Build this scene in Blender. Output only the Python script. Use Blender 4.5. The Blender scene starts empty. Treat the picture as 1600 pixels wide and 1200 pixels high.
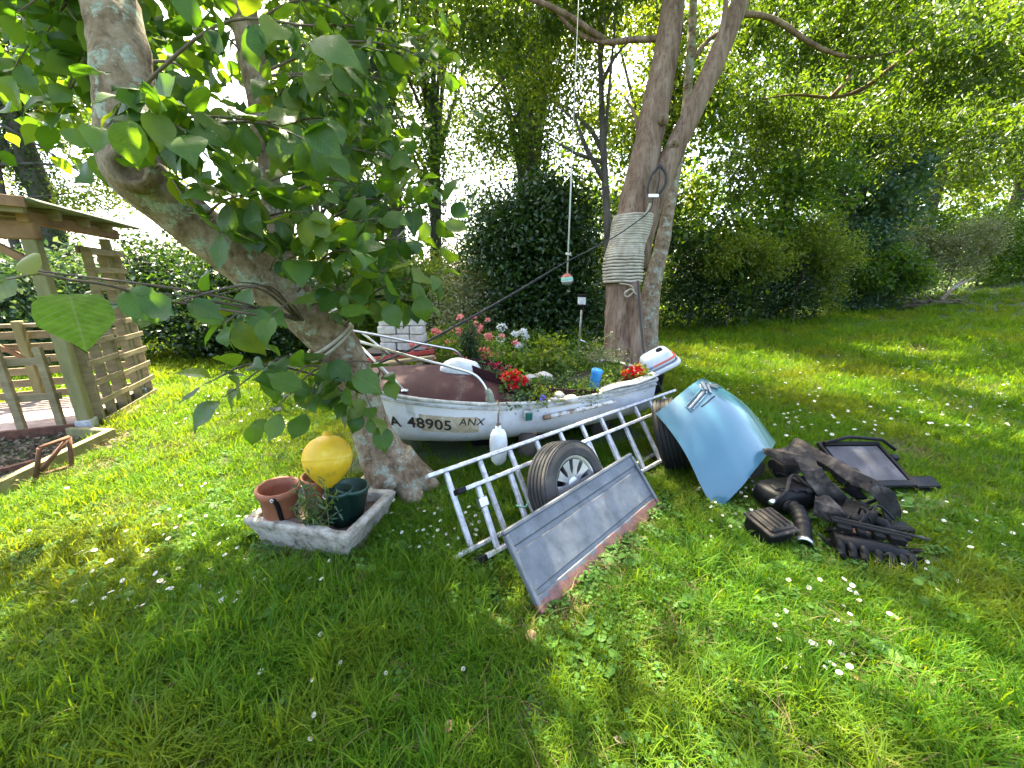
import bpy, bmesh, math, random
import numpy as np
from mathutils import Vector, Matrix, Euler, noise

random.seed(7)
RNG = np.random.default_rng(11)
SC = bpy.context.scene
COL = SC.collection

# ------------------------------------------------------------------ camera, sky, sun, exposure
CAM_H = 1.6
PITCH = math.radians(15.0)
cd = bpy.data.cameras.new('camera')
cd.sensor_width = 36.0
cd.lens = 13.5
cd.clip_start = 0.02
cd.clip_end = 900
cam = bpy.data.objects.new('camera', cd)
cam.location = (0, 0, CAM_H)
cam.rotation_euler = (math.pi / 2 - PITCH, 0, 0)
COL.objects.link(cam)
SC.camera = cam

SUN_AZ = math.radians(-20)      # to the left of the viewing direction (+Y)
SUN_EL = math.radians(57)
W = bpy.data.worlds.new('World')
SC.world = W
W.use_nodes = True
wn = W.node_tree
bg = wn.nodes['Background']
sky = wn.nodes.new('ShaderNodeTexSky')
sky.sky_type = 'NISHITA'
sky.sun_disc = False
sky.sun_elevation = SUN_EL
sky.sun_rotation = SUN_AZ
sky.air_density = 0.8
sky.dust_density = 5.0
sky.ozone_density = 0.4
wn.links.new(sky.outputs[0], bg.inputs[0])
bg.inputs[1].default_value = 0.15
sl = bpy.data.lights.new('sun', 'SUN')
sl.energy = 5.0
sl.angle = math.radians(0.55)
sl.color = (1.0, 0.90, 0.66)
so = bpy.data.objects.new('sun', sl)
to_sun = Vector((math.sin(SUN_AZ) * math.cos(SUN_EL), math.cos(SUN_AZ) * math.cos(SUN_EL), math.sin(SUN_EL)))
so.rotation_euler = (-to_sun).to_track_quat('-Z', 'Y').to_euler()
so.location = (0, 0, 30)
COL.objects.link(so)
SC.view_settings.view_transform = 'Standard'
SC.view_settings.look = 'None'
SC.view_settings.gamma = 1.0
SC.view_settings.use_curve_mapping = False
SC.view_settings.exposure = 3.05
cy = SC.cycles
cy.max_bounces = 7
cy.diffuse_bounces = 4
cy.glossy_bounces = 2
cy.transmission_bounces = 5
cy.transparent_max_bounces = 6
cy.caustics_reflective = False
cy.caustics_refractive = False
cy.use_denoising = True
cy.sample_clamp_indirect = 6.0

# ------------------------------------------------------------------ points measured in the photograph
CP, SP = math.cos(PITCH), math.sin(PITCH)


def ray(px, py):
    r = (px - 800) / 600.0
    u = -(py - 600) / 600.0
    return Vector((r, CP + u * SP, -SP + u * CP))


def at(px, py, d):
    return Vector((0, 0, CAM_H)) + ray(px, py) * d


def gz(px, py, z=0.0):
    v = ray(px, py)
    return Vector((0, 0, CAM_H)) + v * ((z - CAM_H) / v.z)


def H(x, y):
    xx = min(max(x, 0.0), 24.0)
    z = 0.0036 * xx * xx
    d = math.hypot(x, y)
    k = min(1.0, max(0.0, (d - 1.0) / 6.0))
    z += 0.02 * k * (math.sin(x * 0.9 + 1.3) * math.cos(y * 0.7) + 0.6 * math.sin(x * 2.1 - y * 1.7))
    return z


# ------------------------------------------------------------------ materials
MATS = {}


def new_mat(name):
    m = bpy.data.materials.new(name)
    m.use_nodes = True
    nt = m.node_tree
    return m, nt, nt.nodes['Principled BSDF']


def ramp(nt, stops):
    n = nt.nodes.new('ShaderNodeValToRGB')
    cr = n.color_ramp
    while len(cr.elements) < len(stops):
        cr.elements.new(0.5)
    for e, (p, c) in zip(cr.elements, stops):
        e.position = p
        e.color = (c[0], c[1], c[2], 1)
    return n


def noise_node(nt, scale, detail=6, rough=0.6, coord='Object', stretch=None):
    tc = nt.nodes.new('ShaderNodeTexCoord')
    n = nt.nodes.new('ShaderNodeTexNoise')
    n.inputs['Scale'].default_value = scale
    n.inputs['Detail'].default_value = detail
    n.inputs['Roughness'].default_value = rough
    out = tc.outputs[coord]
    if stretch:
        mp = nt.nodes.new('ShaderNodeMapping')
        mp.inputs['Scale'].default_value = stretch
        nt.links.new(out, mp.inputs[0])
        out = mp.outputs[0]
    nt.links.new(out, n.inputs['Vector'])
    return n


def mk(name, stops, scale=6.0, rough=0.6, metal=0.0, bump=0.0, bscale=40.0, coat=0.0, detail=7, stretch=None, spec=0.5, bdist=0.01, rough2=None):
    if name in MATS:
        return MATS[name]
    m, nt, b = new_mat(name)
    n = noise_node(nt, scale, detail, 0.62, stretch=stretch)
    if len(stops) == 1:
        stops = [(0.3, tuple(c * 0.88 for c in stops[0])), (0.7, stops[0])]
    r = ramp(nt, stops)
    nt.links.new(n.outputs['Fac'], r.inputs[0])
    nt.links.new(r.outputs[0], b.inputs['Base Color'])
    b.inputs['Roughness'].default_value = rough
    b.inputs['Metallic'].default_value = metal
    b.inputs['Specular IOR Level'].default_value = spec
    b.inputs['Coat Weight'].default_value = coat
    b.inputs['Coat Roughness'].default_value = 0.08
    if rough2 is not None:
        mr = nt.nodes.new('ShaderNodeMapRange')
        mr.inputs['From Min'].default_value = 0.35
        mr.inputs['From Max'].default_value = 0.65
        mr.inputs['To Min'].default_value = rough
        mr.inputs['To Max'].default_value = rough2
        nt.links.new(n.outputs['Fac'], mr.inputs['Value'])
        nt.links.new(mr.outputs[0], b.inputs['Roughness'])
    if bump:
        n2 = noise_node(nt, bscale, 5, 0.6, stretch=stretch)
        bp = nt.nodes.new('ShaderNodeBump')
        bp.inputs['Strength'].default_value = bump
        bp.inputs['Distance'].default_value = bdist
        nt.links.new(n2.outputs['Fac'], bp.inputs['Height'])
        nt.links.new(bp.outputs[0], b.inputs['Normal'])
    MATS[name] = m
    return m


def mk_leaf(name, cols, trans=0.45, rough=0.45, tcol=None, patch=None, spec=0.35, per_obj=False):
    """thin leaf: diffuse + gloss from the front, light shining through from behind; every leaf a little different"""
    if name in MATS:
        return MATS[name]
    m, nt, b = new_mat(name)
    geo = nt.nodes.new('ShaderNodeNewGeometry')
    fac = geo.outputs['Random Per Island']
    if per_obj:
        oi = nt.nodes.new('ShaderNodeObjectInfo')
        if per_obj == 'both':
            ad = nt.nodes.new('ShaderNodeMath')
            ad.operation = 'ADD'
            nt.links.new(oi.outputs['Random'], ad.inputs[0])
            nt.links.new(fac, ad.inputs[1])
            fr = nt.nodes.new('ShaderNodeMath')
            fr.operation = 'FRACT'
            nt.links.new(ad.outputs[0], fr.inputs[0])
            fac = fr.outputs[0]
        else:
            fac = oi.outputs['Random']
    k = len(cols)
    r = ramp(nt, [((i + 0.5) / k, c) for i, c in enumerate(cols)])
    nt.links.new(fac, r.inputs[0])
    colour = r.outputs[0]
    if patch:
        # dry or yellowish growth in patches of its own, metres across
        n = nt.nodes.new('ShaderNodeTexNoise')
        n.inputs['Scale'].default_value = patch[1]
        n.inputs['Detail'].default_value = 3
        nt.links.new(geo.outputs['Position'], n.inputs['Vector'])
        mr = nt.nodes.new('ShaderNodeMapRange')
        mr.inputs['From Min'].default_value = 0.46
        mr.inputs['From Max'].default_value = 0.66
        mr.inputs['To Max'].default_value = patch[2]
        nt.links.new(n.outputs['Fac'], mr.inputs['Value'])
        mx = nt.nodes.new('ShaderNodeMixRGB')
        mx.inputs[2].default_value = (*patch[0], 1)
        nt.links.new(mr.outputs[0], mx.inputs[0])
        nt.links.new(colour, mx.inputs[1])
        colour = mx.outputs[0]
    nt.links.new(colour, b.inputs['Base Color'])
    b.inputs['Roughness'].default_value = rough
    b.inputs['Specular IOR Level'].default_value = spec
    t = nt.nodes.new('ShaderNodeBsdfTranslucent')
    mul = nt.nodes.new('ShaderNodeMixRGB')
    mul.blend_type = 'MULTIPLY'
    mul.inputs[0].default_value = 1.0
    mul.inputs[2].default_value = (*(tcol or (1.9, 1.7, 0.5)), 1)
    nt.links.new(colour, mul.inputs[1])
    nt.links.new(mul.outputs[0], t.inputs['Color'])
    mixs = nt.nodes.new('ShaderNodeMixShader')
    mixs.inputs[0].default_value = trans
    nt.links.new(b.outputs[0], mixs.inputs[1])
    nt.links.new(t.outputs[0], mixs.inputs[2])
    nt.links.new(mixs.outputs[0], nt.nodes['Material Output'].inputs['Surface'])
    MATS[name] = m
    return m


# ------------------------------------------------------------------ objects
def tag(o, label=None, cat=None, group=None, kind=None):
    if label:
        o['label'] = label
    if cat:
        o['category'] = cat
    if group:
        o['group'] = group
    if kind:
        o['kind'] = kind
    return o


def thing(name, loc, label, cat, group=None):
    o = bpy.data.objects.new(name, None)
    o.empty_display_size = 0.1
    o.location = loc
    COL.objects.link(o)
    return tag(o, label, cat, group)


def world_loc(o):
    v = Vector((0, 0, 0))
    while o is not None:
        v += o.location
        o = o.parent
    return v


def link(name, me, parent=None, loc=None):
    o = bpy.data.objects.new(name, me)
    COL.objects.link(o)
    o.parent = parent
    if loc is not None:
        o.location = loc
    return o


class MB:
    """collects shapes given in world coordinates; build() makes one mesh object of them"""

    def __init__(self):
        self.v = []
        self.f = []
        self.sm = []

    def add(self, verts, faces, smooth=False):
        n = len(self.v)
        self.v.extend([tuple(p) for p in verts])
        self.f.extend([tuple(i + n for i in f) for f in faces])
        self.sm.extend([smooth] * len(faces))
        return self

    def box(self, c, size, ax=None, bevel=0.0):
        """box centred at c; ax = three axis vectors"""
        c = Vector(c)
        if ax is None:
            ax = (Vector((1, 0, 0)), Vector((0, 1, 0)), Vector((0, 0, 1)))
        h = [s / 2 for s in size]
        if bevel <= 0:
            vs = [c + ax[0] * (sx * h[0]) + ax[1] * (sy * h[1]) + ax[2] * (sz * h[2]) for sz in (-1, 1) for sy in (-1, 1) for sx in (-1, 1)]
            return self.add(vs, [(0, 2, 3, 1), (4, 5, 7, 6), (0, 1, 5, 4), (2, 6, 7, 3), (0, 4, 6, 2), (1, 3, 7, 5)])
        bm = bmesh.new()
        bmesh.ops.create_cube(bm, size=1.0)
        for v in bm.verts:
            v.co = Vector((v.co.x * size[0], v.co.y * size[1], v.co.z * size[2]))
        bmesh.ops.bevel(bm, geom=bm.edges[:], offset=bevel, segments=1, affect='EDGES', profile=0.5)
        bm.verts.index_update()
        vs = [c + ax[0] * v.co.x + ax[1] * v.co.y + ax[2] * v.co.z for v in bm.verts]
        fs = [[v.index for v in f.verts] for f in bm.faces]
        bm.free()
        return self.add(vs, fs)

    def bar(self, p, q, w, t, up=(0, 0, 1), bevel=0.0):
        """a straight timber from p to q, w wide across, t thick along up"""
        p, q = Vector(p), Vector(q)
        x = (q - p).normalized()
        u = Vector(up)
        y = u.cross(x)
        if y.length < 1e-4:
            y = Vector((0, 1, 0)).cross(x)
        y.normalize()
        z = x.cross(y)
        return self.box((p + q) / 2, ((q - p).length, w, t), (x, y, z), bevel)

    def tube(self, pts, rad, seg=10, caps=True, smooth=True, rough=0.0, fseed=0):
        pts = [Vector(p) for p in pts]
        n = len(pts)
        if not hasattr(rad, '__len__'):
            rad = [rad] * n
        t0 = (pts[1] - pts[0]).normalized()
        u = t0.cross(Vector((0.3, 0.2, 1)) if abs(t0.z) < 0.9 else Vector((0, 1, 0.1))).normalized()
        vs, fs = [], []
        for i, p in enumerate(pts):
            t = (pts[min(i + 1, n - 1)] - pts[max(i - 1, 0)]).normalized()
            u = (u - t * u.dot(t)).normalized()
            w = t.cross(u)
            for j in range(seg):
                a = 2 * math.pi * j / seg
                d = u * math.cos(a) + w * math.sin(a)
                r = rad[i]
                if rough:
                    q = p + d * r
                    r *= 1 + rough * (noise.noise(q * 5 + Vector((fseed, 0, 0))) + 0.5 * noise.noise(q * 14))
                vs.append(p + d * r)
        for i in range(n - 1):
            for j in range(seg):
                k = (j + 1) % seg
                fs.append((i * seg + j, i * seg + k, (i + 1) * seg + k, (i + 1) * seg + j))
        m = len(fs)
        if caps:
            fs.append(tuple(reversed(range(seg))))
            fs.append(tuple((n - 1) * seg + j for j in range(seg)))
        k = len(self.v)
        self.add(vs, fs, smooth)
        if caps:
            self.sm[-1] = self.sm[-2] = False
        return self

    def lathe(self, prof, c, axis=(0, 0, 1), seg=24, smooth=True, close=False):
        """prof: (radius, height along axis)"""
        c = Vector(c)
        a = Vector(axis).normalized()
        x = a.orthogonal().normalized()
        y = a.cross(x)
        vs, fs = [], []
        for r, h in prof:
            for j in range(seg):
                t = 2 * math.pi * j / seg
                vs.append(c + a * h + (x * math.cos(t) + y * math.sin(t)) * r)
        n = len(prof)
        rng = range(n if close else n - 1)
        for i in rng:
            i2 = (i + 1) % n
            for j in range(seg):
                k = (j + 1) % seg
                fs.append((i * seg + j, i * seg + k, i2 * seg + k, i2 * seg + j))
        return self.add(vs, fs, smooth)

    def blob(self, c, r, seed=0, sub=2, amp=0.15, freq=1.6):
        bm = bmesh.new()
        bmesh.ops.create_icosphere(bm, subdivisions=sub, radius=1.0)
        bm.verts.index_update()
        vs = []
        for v in bm.verts:
            k = 1 + amp * noise.noise(v.co * freq + Vector((seed * 3.1, seed, 0)))
            vs.append(Vector(c) + Vector((v.co.x * r[0] * k, v.co.y * r[1] * k, v.co.z * r[2] * k)))
        fs = [[v.index for v in f.verts] for f in bm.faces]
        bm.free()
        return self.add(vs, fs, True)

    def grid(self, fn, nu, nv, smooth=True):
        vs = [fn(i / nu, j / nv) for i in range(nu + 1) for j in range(nv + 1)]
        fs = [(i * (nv + 1) + j, (i + 1) * (nv + 1) + j, (i + 1) * (nv + 1) + j + 1, i * (nv + 1) + j + 1) for i in range(nu) for j in range(nv)]
        return self.add(vs, fs, smooth)

    def sheet(self, fn, nu, nv, thick, smooth=True):
        """a curved plate with thickness: fn(u, v) -> (point, normal)"""
        top = [fn(i / nu, j / nv) for i in range(nu + 1) for j in range(nv + 1)]
        n = len(top)
        vs = [p for p, _ in top] + [p - q * thick for p, q in top]
        fs = []
        sm = []
        for i in range(nu):
            for j in range(nv):
                a, b, c, d = i * (nv + 1) + j, (i + 1) * (nv + 1) + j, (i + 1) * (nv + 1) + j + 1, i * (nv + 1) + j + 1
                fs.append((a, b, c, d))
                fs.append((a + n, d + n, c + n, b + n))
        for i in range(nu):
            for j in (0, nv):
                a, b = i * (nv + 1) + j, (i + 1) * (nv + 1) + j
                fs.append((a, a + n, b + n, b) if j == 0 else (a, b, b + n, a + n))
        for j in range(nv):
            for i in (0, nu):
                a, b = i * (nv + 1) + j, i * (nv + 1) + j + 1
                fs.append((a, b, b + n, a + n) if i == 0 else (a, a + n, b + n, b))
        return self.add(vs, fs, smooth)

    def build(self, name, mat, parent=None, label=None, loc=None):
        off = world_loc(parent) if parent else Vector(loc or (0, 0, 0))
        me = bpy.data.meshes.new(name)
        me.from_pydata([(x - off.x, y - off.y, z - off.z) for x, y, z in self.v], [], self.f)
        me.polygons.foreach_set('use_smooth', self.sm)
        me.materials.append(mat)
        me.update()
        o = link(name, me, parent, None if parent else off)
        if label:
            o['label'] = label
        return o


def auto_smooth(o, deg=40):
    me = o.data
    me.shade_smooth()
    me.set_sharp_from_angle(angle=math.radians(deg))
    return o


def leaf_cloud(pts, size, rng=RNG, width=0.55, up=0.6, droop=0.0, var=0.35, fold=0.12):
    """one mesh of single leaves: every leaf two triangles folded along its midrib"""
    pts = np.asarray(pts, dtype=np.float64)
    n = len(pts)
    nrm = rng.normal(size=(n, 3))
    nrm[:, 2] += up * 1.6
    nrm /= np.linalg.norm(nrm, axis=1)[:, None]
    d = rng.normal(size=(n, 3))
    d[:, 2] -= droop * 2.0
    d -= nrm * np.sum(d * nrm, axis=1)[:, None]
    d /= np.linalg.norm(d, axis=1)[:, None] + 1e-9
    s = np.cross(nrm, d)
    ln = size * (1 + var * rng.uniform(-1, 1, n))[:, None]
    w = ln * width * 0.5
    mid = pts + d * ln * 0.45 + nrm * ln * fold
    v = np.empty((n, 4, 3))
    v[:, 0] = pts
    v[:, 1] = mid + s * w
    v[:, 2] = pts + d * ln
    v[:, 3] = mid - s * w
    me = bpy.data.meshes.new('leaves')
    me.vertices.add(n * 4)
    me.vertices.foreach_set('co', v.reshape(-1).astype(np.float32))
    idx = np.arange(n)[:, None] * 4 + np.array([[0, 1, 2, 0, 2, 3]])
    me.loops.add(n * 6)
    me.loops.foreach_set('vertex_index', idx.reshape(-1).astype(np.int32))
    me.polygons.add(n * 2)
    me.polygons.foreach_set('loop_start', (np.arange(n * 2) * 3).astype(np.int32))
    me.update(calc_edges=True)
    return me


def leaves_obj(name, pts, size, mat, parent, **kw):
    off = world_loc(parent) if parent else Vector((0, 0, 0))
    me = leaf_cloud(np.asarray(pts) - np.array(off), size, **kw)
    me.name = name
    me.materials.append(mat)
    return link(name, me, parent)


def clump_points(blobs, n, per=55, sig=0.28, rng=RNG, shell=0.5, flat=0.75):
    """points in leafy clumps spread through ellipsoids (cx,cy,cz,rx,ry,rz)"""
    vol = np.array([b[3] * b[4] * b[5] for b in blobs]) ** 0.75
    cnt = np.maximum(1, (vol / vol.sum() * n / per)).astype(int)
    cs = []
    for b, k in zip(blobs, cnt):
        u = rng.normal(size=(k, 3))
        u /= np.linalg.norm(u, axis=1)[:, None]
        r = rng.uniform(0, 1, k) ** shell
        cs.append(np.array(b[:3]) + u * r[:, None] * np.array(b[3:6]))
    cs = np.concatenate(cs)
    sg = sig * rng.uniform(0.6, 1.35, len(cs))
    p = cs[:, None, :] + rng.normal(size=(len(cs), per, 3)) * sg[:, None, None] * np.array([1, 1, flat])
    return p.reshape(-1, 3), cs


# ------------------------------------------------------------------ shared materials
M_SOIL = None


def make_soil():
    m, nt, b = new_mat('lawn soil')
    geo = nt.nodes.new('ShaderNodeNewGeometry')
    n = nt.nodes.new('ShaderNodeTexNoise')
    n.inputs['Scale'].default_value = 1.3
    n.inputs['Detail'].default_value = 8
    n.inputs['Roughness'].default_value = 0.7
    nt.links.new(geo.outputs['Position'], n.inputs['Vector'])
    r = ramp(nt, [(0.35, (0.035, 0.06, 0.014)), (0.55, (0.05, 0.075, 0.02)), (0.7, (0.10, 0.085, 0.045))])
    nt.links.new(n.outputs['Fac'], r.inputs[0])
    nt.links.new(r.outputs[0], b.inputs['Base Color'])
    b.inputs['Roughness'].default_value = 0.95
    n2 = nt.nodes.new('ShaderNodeTexNoise')
    n2.inputs['Scale'].default_value = 60
    n2.inputs['Detail'].default_value = 6
    nt.links.new(geo.outputs['Position'], n2.inputs['Vector'])
    bp = nt.nodes.new('ShaderNodeBump')
    bp.inputs['Strength'].default_value = 0.8
    bp.inputs['Distance'].default_value = 0.02
    nt.links.new(n2.outputs['Fac'], bp.inputs['Height'])
    nt.links.new(bp.outputs[0], b.inputs['Normal'])
    return m


M_LAWN = make_soil()
def mk_bark(name, stops, lichen=None, amount=.56, streak=(1, 1, .3), scale=6.0, furrow=30.0, strength=.8):
    """bark: mottled base colour, fine furrows, crusts of pale lichen with edges of their own"""
    m, nt, b = new_mat(name)
    n = noise_node(nt, scale, 8, .7, stretch=streak)
    r = ramp(nt, stops)
    nt.links.new(n.outputs['Fac'], r.inputs[0])
    col = r.outputs[0]
    nf = noise_node(nt, furrow, 6, .65, stretch=(1, 1, streak[2] * .6))
    rf_ = ramp(nt, [(.36, (.45, .42, .40)), (.52, (1, 1, 1))])
    nt.links.new(nf.outputs['Fac'], rf_.inputs[0])
    mu = nt.nodes.new('ShaderNodeMixRGB')
    mu.blend_type = 'MULTIPLY'
    mu.inputs[0].default_value = .75
    nt.links.new(col, mu.inputs[1])
    nt.links.new(rf_.outputs[0], mu.inputs[2])
    col = mu.outputs[0]
    if lichen:
        nl_ = noise_node(nt, 8.0, 9, .72)
        rl_ = ramp(nt, [(amount, (0, 0, 0)), (amount + .035, (1, 1, 1))])
        nt.links.new(nl_.outputs['Fac'], rl_.inputs[0])
        n2 = noise_node(nt, 45, 4, .6)
        r2 = ramp(nt, [(.35, lichen[0]), (.65, lichen[1])])
        nt.links.new(n2.outputs['Fac'], r2.inputs[0])
        mx = nt.nodes.new('ShaderNodeMixRGB')
        nt.links.new(rl_.outputs[0], mx.inputs[0])
        nt.links.new(col, mx.inputs[1])
        nt.links.new(r2.outputs[0], mx.inputs[2])
        col = mx.outputs[0]
    nt.links.new(col, b.inputs['Base Color'])
    b.inputs['Roughness'].default_value = .92
    b.inputs['Specular IOR Level'].default_value = .15
    bp = nt.nodes.new('ShaderNodeBump')
    bp.inputs['Strength'].default_value = strength
    bp.inputs['Distance'].default_value = .02
    nt.links.new(nf.outputs['Fac'], bp.inputs['Height'])
    nt.links.new(bp.outputs[0], b.inputs['Normal'])
    MATS[name] = m
    return m


M_BARK_PALE = mk_bark('tan magnolia bark with lichen', [(.32, (.11, .075, .043)), (.5, (.235, .17, .105)), (.66, (.33, .265, .19))], ((.19, .21, .145), (.36, .37, .29)), .54, (1, 1, 1), 7, 26, .7)
M_BARK_BROWN = mk_bark('reddish streaked bark', [(.30, (.095, .058, .036)), (.5, (.215, .142, .094)), (.68, (.31, .23, .165))], ((.16, .15, .11), (.26, .25, .19)), .64, (1, 1, .18), 6, 34, .9)
M_BARK_DARK = mk('dark bark', [(0.3, (0.035, 0.028, 0.02)), (0.6, (0.10, 0.085, 0.065))], scale=6, rough=0.95, bump=0.8, bscale=18, stretch=(1, 1, 0.3), bdist=0.03)
M_WOOD = mk('weathered pallet wood', [(0.3, (0.15, 0.115, 0.06)), (0.5, (0.24, 0.19, 0.10)), (0.7, (0.34, 0.27, 0.15))], scale=4, rough=0.85, bump=0.3, bscale=40, stretch=(1, 1, 3))
M_WOOD_RED = mk('reddish timber', [(0.3, (0.13, 0.065, 0.03)), (0.55, (0.26, 0.14, 0.065)), (0.75, (0.34, 0.21, 0.11))], scale=4, rough=0.8, bump=0.3, bscale=30)
M_WOOD_DECK = mk('pinkish deck boards', [(0.3, (0.24, 0.17, 0.14)), (0.6, (0.40, 0.31, 0.27))], scale=3, rough=0.75, bump=0.2, bscale=30)
M_STEEL = mk('stainless tube', [(0.3, (0.55, 0.55, 0.55)), (0.7, (0.72, 0.72, 0.72))], scale=12, rough=0.28, metal=1.0)
M_ALU = mk('dull weathered aluminium', [(0.32, (0.33, 0.33, 0.32)), (0.5, (0.55, 0.55, 0.56)), (0.68, (0.70, 0.70, 0.71))], scale=22, rough=0.55, metal=0.45, bump=0.25, bscale=80, bdist=0.002)
M_BLACK = mk('black plastic', [(0.3, (0.0022, 0.0022, 0.0024)), (0.66, (0.0050, 0.0050, 0.0052)), (0.84, (0.020, 0.018, 0.015))], scale=9, rough=0.55, spec=.22, bump=0.15, bscale=50, bdist=0.003)
M_RUBBER = mk('tyre rubber', [(0.3, (0.022, 0.021, 0.02)), (0.52, (0.045, 0.042, 0.038)), (0.72, (0.11, 0.098, 0.082))], scale=5, rough=0.85, bump=0.3, bscale=60, bdist=0.003)
M_RUBBER_DARK = mk('clean black rubber', [(0.3, (0.004, 0.004, 0.004)), (0.7, (0.011, 0.011, 0.0105))], scale=5, rough=0.7, spec=.3, bump=0.3, bscale=60, bdist=0.003)
M_RUST = mk('rusty iron', [(0.3, (0.06, 0.025, 0.015)), (0.6, (0.15, 0.065, 0.035)), (0.8, (0.22, 0.12, 0.07))], scale=14, rough=0.9, bump=0.5, bscale=60, bdist=0.004)
M_ROPE_BLACK = mk('black rope', [(0.3, (0.012, 0.012, 0.013)), (0.7, (0.035, 0.035, 0.035))], scale=60, rough=0.8)
M_STONE = mk('grey garden stones', [(0.3, (0.22, 0.20, 0.17)), (0.5, (0.36, 0.34, 0.30)), (0.7, (0.52, 0.50, 0.46))], scale=8, rough=0.9, bump=0.4, bscale=40)
M_GREEN_STEM = mk('green stems', [(0.3, (0.06, 0.10, 0.03)), (0.7, (0.11, 0.15, 0.05))], scale=20, rough=0.6)
M_TWIG = mk('brown twigs', [(0.3, (0.07, 0.05, 0.035)), (0.7, (0.16, 0.12, 0.08))], scale=20, rough=0.8)
M_WHITE = mk('dirty white plastic', [(0.3, (0.52, 0.54, 0.50)), (0.55, (0.72, 0.73, 0.70)), (0.75, (0.80, 0.80, 0.78))], scale=7, rough=0.45)

L_MAG = mk_leaf('magnolia leaf', [(0.036, 0.096, 0.014), (0.060, 0.138, 0.018), (0.046, 0.110, 0.020), (0.084, 0.168, 0.026), (0.053, 0.120, 0.016), (0.12, 0.180, 0.026)], trans=0.44, rough=0.42, tcol=(2.6, 2.2, 0.4), per_obj=True, spec=0.35)
L_MAG2 = mk_leaf('magnolia leaf mass', [(0.028, 0.078, 0.012), (0.046, 0.108, 0.016), (0.068, 0.136, 0.022)], trans=0.44, rough=0.42, tcol=(2.6, 2.2, 0.4), spec=0.35)
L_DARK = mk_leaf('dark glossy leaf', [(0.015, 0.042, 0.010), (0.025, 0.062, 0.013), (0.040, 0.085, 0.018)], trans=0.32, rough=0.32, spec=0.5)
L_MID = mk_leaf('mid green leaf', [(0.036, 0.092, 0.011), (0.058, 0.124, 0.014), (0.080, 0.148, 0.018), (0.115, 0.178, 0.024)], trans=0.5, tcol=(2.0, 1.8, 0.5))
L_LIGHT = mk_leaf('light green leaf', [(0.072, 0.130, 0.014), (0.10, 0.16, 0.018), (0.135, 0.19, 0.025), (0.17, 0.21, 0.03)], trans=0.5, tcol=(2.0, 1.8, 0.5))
L_BLUE = mk_leaf('bluish green leaf', [(0.035, 0.085, 0.040), (0.055, 0.11, 0.055), (0.085, 0.14, 0.075)], trans=0.4)
L_OLIVE = mk_leaf('olive green leaflet', [(0.030, 0.066, 0.010), (0.046, 0.092, 0.013), (0.068, 0.118, 0.018)], trans=0.45, rough=.4, tcol=(2.2, 1.9, 0.4))
L_IVY = mk_leaf('ivy leaf', [(0.022, 0.058, 0.014), (0.035, 0.08, 0.02), (0.055, 0.105, 0.03)], trans=0.35, rough=0.35)
L_CREAM = mk_leaf('variegated cream leaf', [(0.20, 0.22, 0.10), (0.32, 0.31, 0.18), (0.12, 0.17, 0.05)], trans=0.4, tcol=(1.3, 1.2, 0.7))
L_GRASS = mk_leaf('lawn grass blade', [(0.042, 0.125, 0.007), (0.062, 0.158, 0.009), (0.085, 0.190, 0.011), (0.128, 0.208, 0.018), (0.070, 0.168, 0.009)], trans=0.52, rough=0.6, spec=.12, tcol=(2.3, 1.75, 0.2), patch=((0.18, 0.185, 0.020), 0.9, 0.40), per_obj='both')
L_CLOVER = mk_leaf('clover leaf', [(0.044, 0.120, 0.018), (0.062, 0.150, 0.024), (0.085, 0.178, 0.030)], trans=0.4, rough=0.6, per_obj='both', spec=.2)
L_RED = mk_leaf('red petals', [(0.42, 0.008, 0.012), (0.60, 0.015, 0.018), (0.50, 0.010, 0.02)], trans=0.3, tcol=(1.3, 0.6, 0.5))
L_CRIM = mk_leaf('crimson petals', [(0.22, 0.006, 0.03), (0.34, 0.01, 0.05)], trans=0.3, tcol=(1.3, 0.6, 0.6))
L_PINK = mk_leaf('pink petals', [(0.62, 0.20, 0.24), (0.75, 0.34, 0.34), (0.70, 0.28, 0.18)], trans=0.35, tcol=(1.2, 0.9, 0.8))
L_WHITE = mk_leaf('white petals', [(0.75, 0.76, 0.74), (0.82, 0.82, 0.80)], trans=0.3, tcol=(1, 1, 0.95))
L_VIOLET = mk_leaf('violet petals', [(0.16, 0.12, 0.60), (0.22, 0.16, 0.70)], trans=0.3, tcol=(1, 0.9, 1.2))

# ================================================================== THE SETTING
xs = sorted(set([-400, -250, -150, -90, -60, -40, -30, -24, 30, 36, 45, 60, 90, 150, 250, 400] + list(np.arange(-20, 26.01, 0.4).round(2))))
ys = sorted(set([-60, -30, -15, -8, -4, 26, 30, 36, 45, 60, 90, 150, 250, 450] + list(np.arange(-2, 22.01, 0.4).round(2))))
vs = [(x, y, H(x, y)) for x in xs for y in ys]
ny = len(ys)
fs = [(i * ny + j, (i + 1) * ny + j, (i + 1) * ny + j + 1, i * ny + j + 1) for i in range(len(xs) - 1) for j in range(ny - 1)]
mb = MB()
mb.add(vs, fs, True)
lawn = mb.build('lawn', M_LAWN)
tag(lawn, 'wide green lawn rising gently towards the hedge', kind='structure')

# footprints that grass keeps clear of (pergola, wood chips, trough, trunks)
PG0 = Vector((-4.64, 3.94, 0))
PE1 = Vector((-0.40, 0.917, 0)).normalized()
PE2 = Vector((-0.917, -0.40, 0)).normalized()
BOW = Vector((-1.75, 3.40, 0))
STERN = Vector((1.32, 4.20, 0))
BL = (STERN - BOW).length
BX = (STERN - BOW).normalized()
BN = Vector((BX.y, -BX.x, 0))        # towards the viewer


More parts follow.
